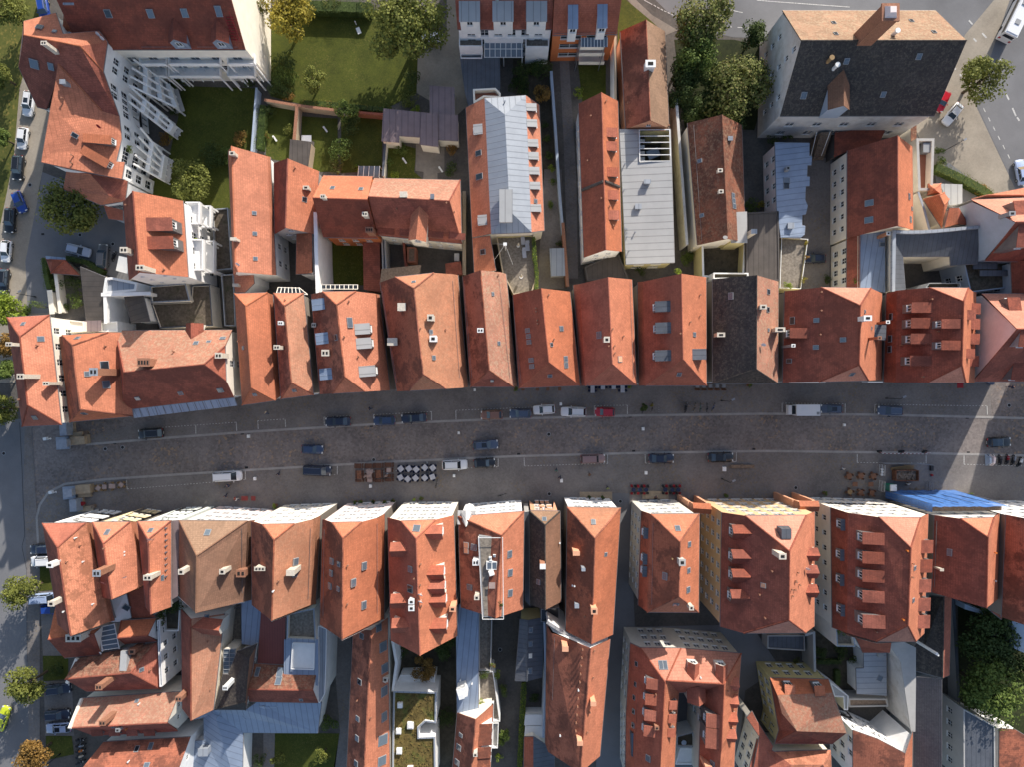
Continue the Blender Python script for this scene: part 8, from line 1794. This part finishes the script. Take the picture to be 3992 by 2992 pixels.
b_=bicycle('C0',1955,880,20,'steel','bicycle ridden below the white minivan');person('C0',1955,878,-70,'cloth_navy','cloth_denim','cyclist in dark clothes riding below the white minivan',pose='ride')
# ---------------- café furniture ----------------
G1='white square café tables in the street';G1c='dark chairs round the white café tables'
pos=((1243,730,38),(1313,728,35),(1376,735,42),(1450,720,45),(1519,722,38),(1240,805,30),(1303,818,42),(1370,810,40),(1450,808,42),(1516,800,20))
for k,(u_,v_,a_) in enumerate(pos): table_set('C1',u_,v_,a_,.95,'cloth_tabletop','cloth_navy','white square café table, %s from the left in the %s line of five' % (['first','second','third','fourth','fifth'][k % 5],'upper' if k < 5 else 'lower'),'dark navy chair drawn up to a white square café table in the street',G1,G1c)
G2='white tables under the upper row';
for k,(u_,v_,l_) in enumerate(((686,28,'white table at the left end under the upper row, nearer the wall'),(686,56,'white table at the left end under the upper row, nearer the street'),(775,26,'second white table under the upper row, left of the potted shrub'),(868,24,'third white table under the upper row, left of the potted shrub'),(945,22,'white table beside the potted shrub, nearer the wall'),(945,54,'white table beside the potted shrub, nearer the street'))): table_set('C2',u_,v_,0,.75,'cloth_tabletop','cloth_navy',l_,'dark chair at a white table under the upper row',G2,'dark chairs at the white tables under the upper row',angs=(0,180),dist=.6)
for k in range(5): table_set('C2',1590+k*57,15,0,.62,'paint_grey','cloth_brown','grey square table under the three dormer house, %s from the left' % ['first','second','third','fourth','fifth'][k],'brown chair at a grey square table under the three dormer house','grey square tables under the upper row','brown chairs at the grey square tables',angs=(-110,-70),dist=.6)
for k,u_ in enumerate((85,210,300,402)): table('C2',u_,38,0,.6,.7,'cloth_brown','brown side table at the wall under the eight skylight roof, %s from the left' % ['first','second','third','fourth'][k],'brown tables under the upper row')
# beer tables
for k,(u_,v_,w_,l_,mt,lb) in enumerate(((880,705,1.0,.9,'dark_wood','dark wooden table in the top left corner of the beer garden'),(970,705,1.0,.9,'dark_wood','dark wooden table second in the top line of the beer garden'),(1052,702,1.0,.9,'dark_wood','dark wooden table third in the top line of the beer garden'),(1140,695,1.0,.8,'dark_wood','dark wooden table in the top right corner of the beer garden'),(885,780,.85,1.5,'rust','long rusty brown table at the left of the beer garden'),(1052,775,.85,1.5,'rust','long rusty brown table in the middle of the beer garden'),(970,790,.9,1.0,'cloth_rosetop','pale wooden table between the two closed parasols'),(975,825,.9,.8,'cloth_rosetop','pale wooden table at the bottom of the beer garden'),(885,832,.9,.5,'dark_wood','dark low table at the bottom left of the beer garden'),(1055,832,.9,.6,'dark_wood','dark low table at the bottom centre of the beer garden'),(1140,742,.85,.8,'cloth_rosetop','pale square table at the right of the beer garden'),(1142,790,.9,.6,'dark_wood','dark table below the pale square table in the beer garden'),(1142,825,.9,.6,'dark_wood','dark table in the bottom right corner of the beer garden'))):
    table('C1',u_,v_,0,w_,l_,mt,lb,'wooden tables of the beer garden',name='beer_table')
    tb=at('C1',u_,v_,.75)
    for s in (-1,1):
        m=MB();m.box((tb.x+s*(w_/2+.22),tb.y,.44),(.26,l_,.05))
        for y in (-l_*.4,l_*.4): m.box((tb.x+s*(w_/2+.22),tb.y+y,.21),(.22,.06,.42))
        thing('bench',m,'dark_wood','dark narrow bench beside a wooden table of the beer garden','bench','benches of the beer garden')
m=MB();q=at('C1',975,752,.8)
for k in range(9): 
    a=RN.uniform(0,6.28);m.box((q.x+math.cos(a)*.35,q.y+math.sin(a)*.22,.8+k*.03),(.6,.45,.03),a)
thing('blanket_pile',m,'cloth_rosetop','crumpled pale cloth heaped on the beer garden table between the parasols','blanket')
parasol('C1',935,795,0,'cloth_rosetop','closed pinkish parasol on the left of the beer garden');parasol('C1',1115,790,0,'cloth_rosetop','closed pinkish parasol on the right of the beer garden')
parasol('B1',2254,500,0,'cloth_beige','closed cream parasol on the upper part of the roof terrace, centre');parasol('B1',2278,760,0,'cloth_beige','closed cream parasol on the lower part of the roof terrace, centre')
for o in C.objects:
    if o.name.startswith('closed_parasol') and 'roof terrace' in o['label']: o.location.z=5.6
# red chairs
for k,u_ in enumerate((1040,1095,1148,1312,1375,1425)):
    table('C2',u_,911,0,.78,.78,'cloth_navy','round dark table, %s in the row of six before the grey-sided house' % ['first','second','third','fourth','fifth','last'][k],'round dark tables before the grey-sided house',True)
    q=at('C2',u_,911,.75)
    for dx,dy,mt in ((-.32,.7,'cloth_red'),(.34,.66,'black_plastic'),(-.32,-.7,'cloth_red'),(.32,-.66,'black_plastic')):
        if k > 2: dx=-dx
        chair(q.x+dx,q.y+dy,0 if dy > 0 else 180,mt,'crimson cushioned chair at a round dark table before the grey-sided house' if mt == 'cloth_red' else 'black wire chair at a round dark table before the grey-sided house','crimson chairs before the grey-sided house' if mt == 'cloth_red' else 'black chairs before the grey-sided house','steel')
# brown wicker sets
for k,(u_,v_,a_,mt) in enumerate(((705,792,20,'cloth_brown'),(807,790,30,'cloth_brown'),(915,792,25,'cloth_brown'),(712,930,10,'cloth_wicker'),(805,935,40,'cloth_brown'),(903,938,30,'cloth_brown'))):
    table_set('C3',u_,v_,a_,.9,mt,'cloth_brown','brown table, %s in the %s line before the lettered house' % (['left','middle','right'][k % 3],'upper' if k < 3 else 'lower'),'brown wicker chair round a table before the lettered house','brown tables before the lettered house','brown wicker chairs before the lettered house',rnd=(k > 2))
for k,(u_,l_) in enumerate(((755,'small square table between the two lines, left one before the lettered house'),(892,'small square table between the two lines, right one before the lettered house'))): table('C3',u_,862,0,.95,.8,'cloth_brown',l_,'brown tables before the lettered house')
# beige sets at the left end
for k,(u_,v_,a_,mt) in enumerate(((845,897,55,'cloth_rosetop'),(899,885,0,'cloth_rosetop'),(965,880,0,'cloth_rosetop'),(1043,868,50,'cloth_rosetop'))):
    table_set('C0',u_,v_,a_,1.2 if k == 2 else .8,mt,'cloth_wicker','pinkish table, %s of the four at the left end of the street' % ['first','second','third','last'][k],'wicker armchair at a pinkish table at the left end of the street','pinkish tables at the left end of the street','wicker armchairs at the left end of the street',angs=((0,90,180,270) if k in (0,3) else (90,270)),l=.8)
for k,(u_,w_) in enumerate(((2108,1.2),(2183,.8))): table('C0',u_,985,0,w_,.8,'cloth_maroon',['larger red table standing before the brown roofed house','smaller red table standing before the brown roofed house'][k],'red tables before the brown roofed house')
# round table on the D2 courtyard and the terrace
q=at('D2',1475,1455,5);r_=table('D2',1475,1455,0,.9,.9,'wall_bluew','round pale table in the courtyard of the U-shaped block',None,True);r_.location=(at('D2',1475,1455,4.9).x,at('D2',1475,1455,4.9).y,4.02)
for u_,v_,l_ in (('C1',0,0),)[:0]: pass
for k,(u_,v_) in enumerate(((2015,1500),(2052,1478),(2020,1528))):
    p=at('C1',u_,v_,17);m=MB();m.box((p.x,p.y,16.9),(.45,.45,.5));m.box((p.x,p.y+.2,17.25),(.45,.06,.4));thing('stool',m,'paint_white',['left white stool on the ridge roof terrace','right white stool on the ridge roof terrace','lower white stool on the ridge roof terrace'][k],'stool')
q=at('C1',2030,1750,17);r_=table('C1',2030,1735,0,1.0,1.0,'cloth_rosetop','weathered square table on the ridge roof terrace',None);r_.location=(at('C1',2030,1735,17.3).x,at('C1',2030,1735,17.3).y,16.63)
p=at('C1',2025,1625,17.3);m=MB();m.box((p.x,p.y,17.2),(.9,.9,1.1),.3,0,.85);thing('covered_chair',m,'paint_white','white covered armchair on the ridge roof terrace below the rooflight','armchair')
p=at('D1',2095,265,17.3);bush('D1',2100,255,.6,.9,'chestnut','dry potted palm at the end of the ridge roof terrace',z0=16.6)
# ---------------- street furniture ----------------
def steps(label,t,boxes,mats,name,cat):
    m=MB()
    for (u0,v0,u1,v1,z0,z1,mi) in boxes:
        a=at(t,u0,v0,z1);e=at(t,u1,v1,z1);m.box(((a.x+e.x)/2,(a.y+e.y)/2,(z0+z1)/2),(abs(e.x-a.x),abs(a.y-e.y),z1-z0),R(4),mi)
    return thing(name,m,mats,label,cat)
steps('blue-grey stone plinth with a square cap at the left end of the street, upper one','C0',[(482,455,595,562,0,.5,0),(492,478,568,540,.5,2.6,0),(486,472,574,546,2.6,2.8,0)],['granite'],'stone_plinth','plinth')
steps('blue-grey stone plinth with a square cap at the left end of the street, lower one','C0',[(540,882,650,992,0,.5,0),(550,912,612,968,.5,2.6,0),(545,906,618,974,2.6,2.8,0)],['granite'],'stone_plinth','plinth')
steps('blue-grey stone wall leading up to the houses, upper left end of the street','C0',[(512,325,578,445,0,2.2,0),(518,330,572,440,2.2,2.35,0)],['granite'],'stone_wall','wall')
steps('blue-grey stone wall leading down to the corner house, lower left end of the street','C0',[(597,992,662,1100,0,2.2,0),(602,996,656,1096,2.2,2.35,0)],['granite'],'stone_wall','wall')
steps('sandstone coloured terrace block with several levels, upper left end of the street','C0',[(590,325,642,415,0,.5,0),(595,412,710,460,0,.7,0),(605,452,728,522,0,1.3,0),(710,402,752,438,0,.4,1),(728,435,765,512,0,.5,0)],['sandstone','wood'],'stone_block','stone block')
steps('sandstone coloured terrace block with several levels, lower left end of the street','C0',[(650,870,775,945,0,1.3,0),(668,945,778,975,0,.7,0),(665,975,718,1100,0,.5,0),(725,1050,800,1095,0,.4,0),(783,1040,815,1070,0,.6,1)],['sandstone','wood'],'stone_block','stone block')
for k,(u_,v_,l_) in enumerate(((392,470,'small white stone bollard group beside the upper grey plinth'),(440,932,'small white stone bollard group beside the lower grey plinth'))):
    q=at('C0',u_,v_,.3);m=MB();m.box((q.x,q.y,.3),(.75,.6,.6),.2,0,.8);m.tube((q.x+.7,q.y,0),(q.x+.7,q.y,.5),.22,.02,6);thing('stone_marker',m,'wall_white',l_,'bollard')
q=at('C0',712,1030,.9);m=MB();m.cyl((q.x,q.y,.5),.3,.5,14);m.cyl((q.x,q.y,1.0),.38,.06,14);thing('round_stool',m,'cloth_red','small round red stool on the lower sandstone block','stool')
for k,(t,u_,v_,w_,l_) in enumerate((('C0',2140,450,.5,'white stone slab standing right of the black SUV bay'),('C0',2196,815,.5,'white stone slab right of the white minivan'),('C1',1742,420,.4,'white stone marker above the slate blue estate'),('C1',1702,790,.45,'white stone marker below the white SUV'),('C1',982,880,.5,'white stone marker below the beer garden'),('C2',1122,385,.5,'white stone marker alone in the middle of the street'),('C2',1147,765,.5,'white stone marker above the crimson chairs'),('C2',418,832,.55,'small white box carried beside the walking person'),('C2',1822,732,.7,'flat pale stone left of the long bench'),('C3',664,352,.4,'white stone marker below the slate blue car with sunroof'),('C2',412,170,.45,'white stone marker above the askew white hatchback'),('C1',1880,48,.4,'small pale post at the corner of the wide stained house'))):
    q=at(t,u_,v_,.3);m=MB();m.box((q.x,q.y,.22),(w_,w_*1.25,.44),0,0,.9);thing('marker_stone',m,'wall_white',l_,'marker stone')
m=MB();a=at('C2',1878,712,.45);e=at('C2',2080,706,.45);cx,cy=(a.x+e.x)/2,(a.y+e.y)/2
m.box((cx,cy,.45),(e.x-a.x,.55,.08));
for x_ in (a.x+.3,cx,e.x-.3): m.box((x_,cy,.2),(.45,.6,.4),0,1)
thing('long_bench',m,['wood','sandstone'],'long wooden bench on stone feet right of the black saloon','bench')
for t,u_,v_,u2,v2,l_ in (('C2',1795,142,0,0,'street lamp above the row of bicycles'),('C2',1800,815,0,0,'street lamp before the huge brick-red house'),('C3',1020,120,0,0,'street lamp above the slate blue estate, upper right'),('A3',1520,1300,0,0,'lamp post on the forecourt right of the narrow terrace'),('D0',520,1545,0,0,'lamp post with a blue-grey head on the grass strip, bottom left'),('B0',310,900,0,0,'dark lamp post beside the columnar thuja, left')): lamp(t,u_,v_,u2,v2,l_)
m=MB();
for k in range(5): q=at('C2',1258,175+k*15,.5);m.tube((q.x,q.y,0),(q.x,q.y,.8),.03)
thing('bicycle_rack',m,'steel','steel bicycle rack right of the brown bicycle','bicycle rack')
T('C2',1130,195,.8,3.0,'dark','small dark leafed young tree in the street beside the steel rack')
# door steps
for t,u_,v_,w_,d_,l_ in (('C2',715,965,6.0,1.6,'broad stone doorstep before the white front, lower row'),('C2',1228,955,4.8,1.5,'broad stone doorstep between the crimson chairs')):
    q=at(t,u_,v_,.1);m=MB();m.box((q.x,q.y,.08),(w_,d_,.16));m.box((q.x,q.y-.25,.2),(w_*.8,d_*.6,.12));thing('doorstep',m,'sandstone',l_,'steps')
# ---------------- building site ----------------
q=at('C3',1190,785,.8);rt=root('skip_container',(q.x,q.y,0),'rusty open skip half full of rubble beside the blue netting','skip');m=MB();L_,D_=4.1,1.9
for x_,y_,w_,d_ in ((0,D_/2,L_,.1),(0,-D_/2,L_,.1),(L_/2,0,.1,D_),(-L_/2,0,.1,D_)): m.box((x_,y_,.75),(w_,d_,1.4))
m.box((0,0,.1),(L_,D_,.1));link('container',m.mesh('container','rust'),rt);m=MB()
for k in range(60): m.box((RN.uniform(-1.8,1.8),RN.uniform(-.8,.8),.75+RN.uniform(0,.2)),(RN.uniform(.2,.8),RN.uniform(.1,.4),.15),RN.uniform(0,3))
m.box((0,0,.4),(4.0,1.8,.6));link('rubble',m.mesh('rubble','debris'),rt)
for k,(u_,v_,a_,l_) in enumerate(((1150,722,.06,'long planks'),(1180,730,.1,'planks'))):
    q=at('C3',u_,v_,.5);m=MB()
    for i in range(4): m.box((q.x,q.y+i*.16-.2,.3+.1*i),(3.6,.13,.05),a_+i*.03)
    thing('plank_stack',m,'cloth_wicker',['upper stack of pale planks behind the skip','lower stack of pale planks touching the skip'][k],'planks')
def fence_panel(t,P0,P1,h,label,posts=8,mat='steel',sheet=None):
    a=at(t,*P0,h);e=at(t,*P1,h);a.z=e.z=0;m=MB()
    for k in range(posts+1): p=a.lerp(e,k/posts);m.tube((p.x,p.y,0),(p.x,p.y,h),.025,None,4)
    for z in (.1,h*.5,h): m.tube((a.x,a.y,z),(e.x,e.y,z),.03,None,4)
    if sheet: m.face([(a.x,a.y,.1),(e.x,e.y,.1),(e.x,e.y,h),(a.x,a.y,h)],1)
    thing('site_fence',m,[mat,sheet or mat],label,'fence')
fence_panel('C3',(1005,685),(1290,690),2.0,'grey site fence along the upper side of the building site, left panel',10,'steel','wall_grey');fence_panel('C3',(1290,686),(1440,700),2.0,'grey site fence along the upper side of the building site, right panel',6)
fence_panel('C3',(1015,700),(1012,790),2.0,'left end panel of the site fence beside the white buckets',8,'paint_white');fence_panel('C3',(1015,842),(1008,930),2.0,'left end panel of the site fence beside the portable toilet',8,'paint_white');fence_panel('C3',(1395,845),(1400,925),1.2,'right end barrier grid of the building site',6);fence_panel('C3',(1425,845),(1430,925),1.2,'outer right barrier grid of the building site',6)
q=at('C3',1085,895,2.2);rt=root('portable_toilet',(q.x,q.y,0),'green portable toilet with a white roof beside the blue netting','portable toilet');m=MB();m.box((0,0,1.1),(1.15,1.15,2.2));link('cabin',m.mesh('cabin','cloth_green'),rt);m=MB();m.box((0,0,2.3),(1.25,1.25,.22),0,0,.85);link('roof',m.mesh('roof','paint_white'),rt);m=MB();m.box((-.58,0,1.1),(.04,.75,1.9));link('door',m.mesh('door','cloth_teal'),rt);m=MB();m.tube((.35,.35,2.3),(.35,.35,2.6),.05);link('vent_pipe',m.mesh('vent_pipe','black_plastic'),rt)
a=at('C3',985,598,1.0);e=at('C3',1395,602,1.0);m=MB();n_=24
for k in range(n_):
    p=a.lerp(e,k/n_);r2_=a.lerp(e,(k+1)/n_);m.box(((p.x+r2_.x)/2,(p.y+r2_.y)/2,1.0),(r2_.x-p.x+.0,.05,.22),0,k % 2)
for k in (0,.45,.95): p=a.lerp(e,k);m.box((p.x,p.y+.3,.06),(.8,.4,.12),0,2);m.tube((p.x,p.y,0),(p.x,p.y,1.05),.03,None,5,2)
thing('road_barrier',m,['paint_white','cloth_red','rubber'],'long red and white road barrier above the building site','barrier')
for k,(u_,l_) in enumerate(((988,'red and white striped beacon board, left one on the barrier'),(1182,'red and white striped beacon board, middle one on the barrier'),(1380,'red and white striped beacon board, right one on the barrier'))):
    q=at('C3',u_,588,.8);m=MB()
    for i in range(6): m.box((q.x+(i-2.5)*.13,q.y,.9),(.13,.06,.5),0,i % 2)
    m.box((q.x,q.y+.1,.08),(.7,.5,.16),0,2);thing('beacon_board',m,['cloth_red','paint_white','rubber'],l_,'beacon board')
for k,(u_,v_) in enumerate(((990,735),(990,758),(988,780))): q=at('C3',u_,v_,.4);m=MB();m.cyl((q.x,q.y,0),.2,.4,12,0,.24);thing('bucket',m,'paint_white',['top','middle','bottom'][k]+' white bucket of the three at the left site fence','bucket')
q=at('C3',1415,725,.3);m=MB();m.box((q.x,q.y,.25),(.5,.9,.5));thing('tool_box',m,'black_plastic','black tool box at the upper right corner of the building site','tool box')
q=at('C3',1265,915,.3);m=MB()
for k in range(14): m.box((q.x+RN.uniform(-.9,.9),q.y+RN.uniform(-.3,.3),.1+RN.uniform(0,.15)),(RN.uniform(.3,.9),.12,.1),RN.uniform(0,3))
thing('scrap_pile',m,'debris','heap of scrap at the foot of the blue netting','scrap heap')
q=at('C3',1420,785,.3);m=MB();m.box((q.x,q.y,.2),(.35,.35,.4));thing('fuel_can',m,'cloth_red','red can right of the skip','can')
q=at('A1',880,262,.4);m=MB();m.box((q.x,q.y,.4),(.7,1.2,.1),.4);m.tube((q.x-.5,q.y+1.3,0),(q.x-.5,q.y+1.3,1.2),.1);thing('garden_chair',m,'paint_white','pale blue-white garden lounger on the shaded park lawn','garden chair')
for t,u_,v_,l_ in (('A1',160,1195,'white garden ornament on the narrow lawn left of the grey shed'),('A1',595,1115,'white garden ornament on the lawn right of the grey shed'),('A1',1278,1385,'white garden ornament on the small patio lawn'),('A1',1590,1460,'white folded chair at the right edge of the paved patio')):
    q=at(t,u_,v_,.4);m=MB();m.box((q.x,q.y,.3),(.3,1.0,.15),.6);m.cyl((q.x-.3,q.y+.4,0),.18,.6,10);thing('garden_ornament',m,'paint_white',l_,'ornament')
m=MB();q=at('A1',430,1195,.7);m.box((q.x,q.y,.7),(1.8,1.3,.08));
for x_ in (-.7,.7):
    for y_ in (-.5,.5): m.box((q.x+x_,q.y+y_,.35),(.08,.08,.7))
thing('garden_table',m,'cloth_tabletop','pale garden table at the head of the narrow grey shed','table')
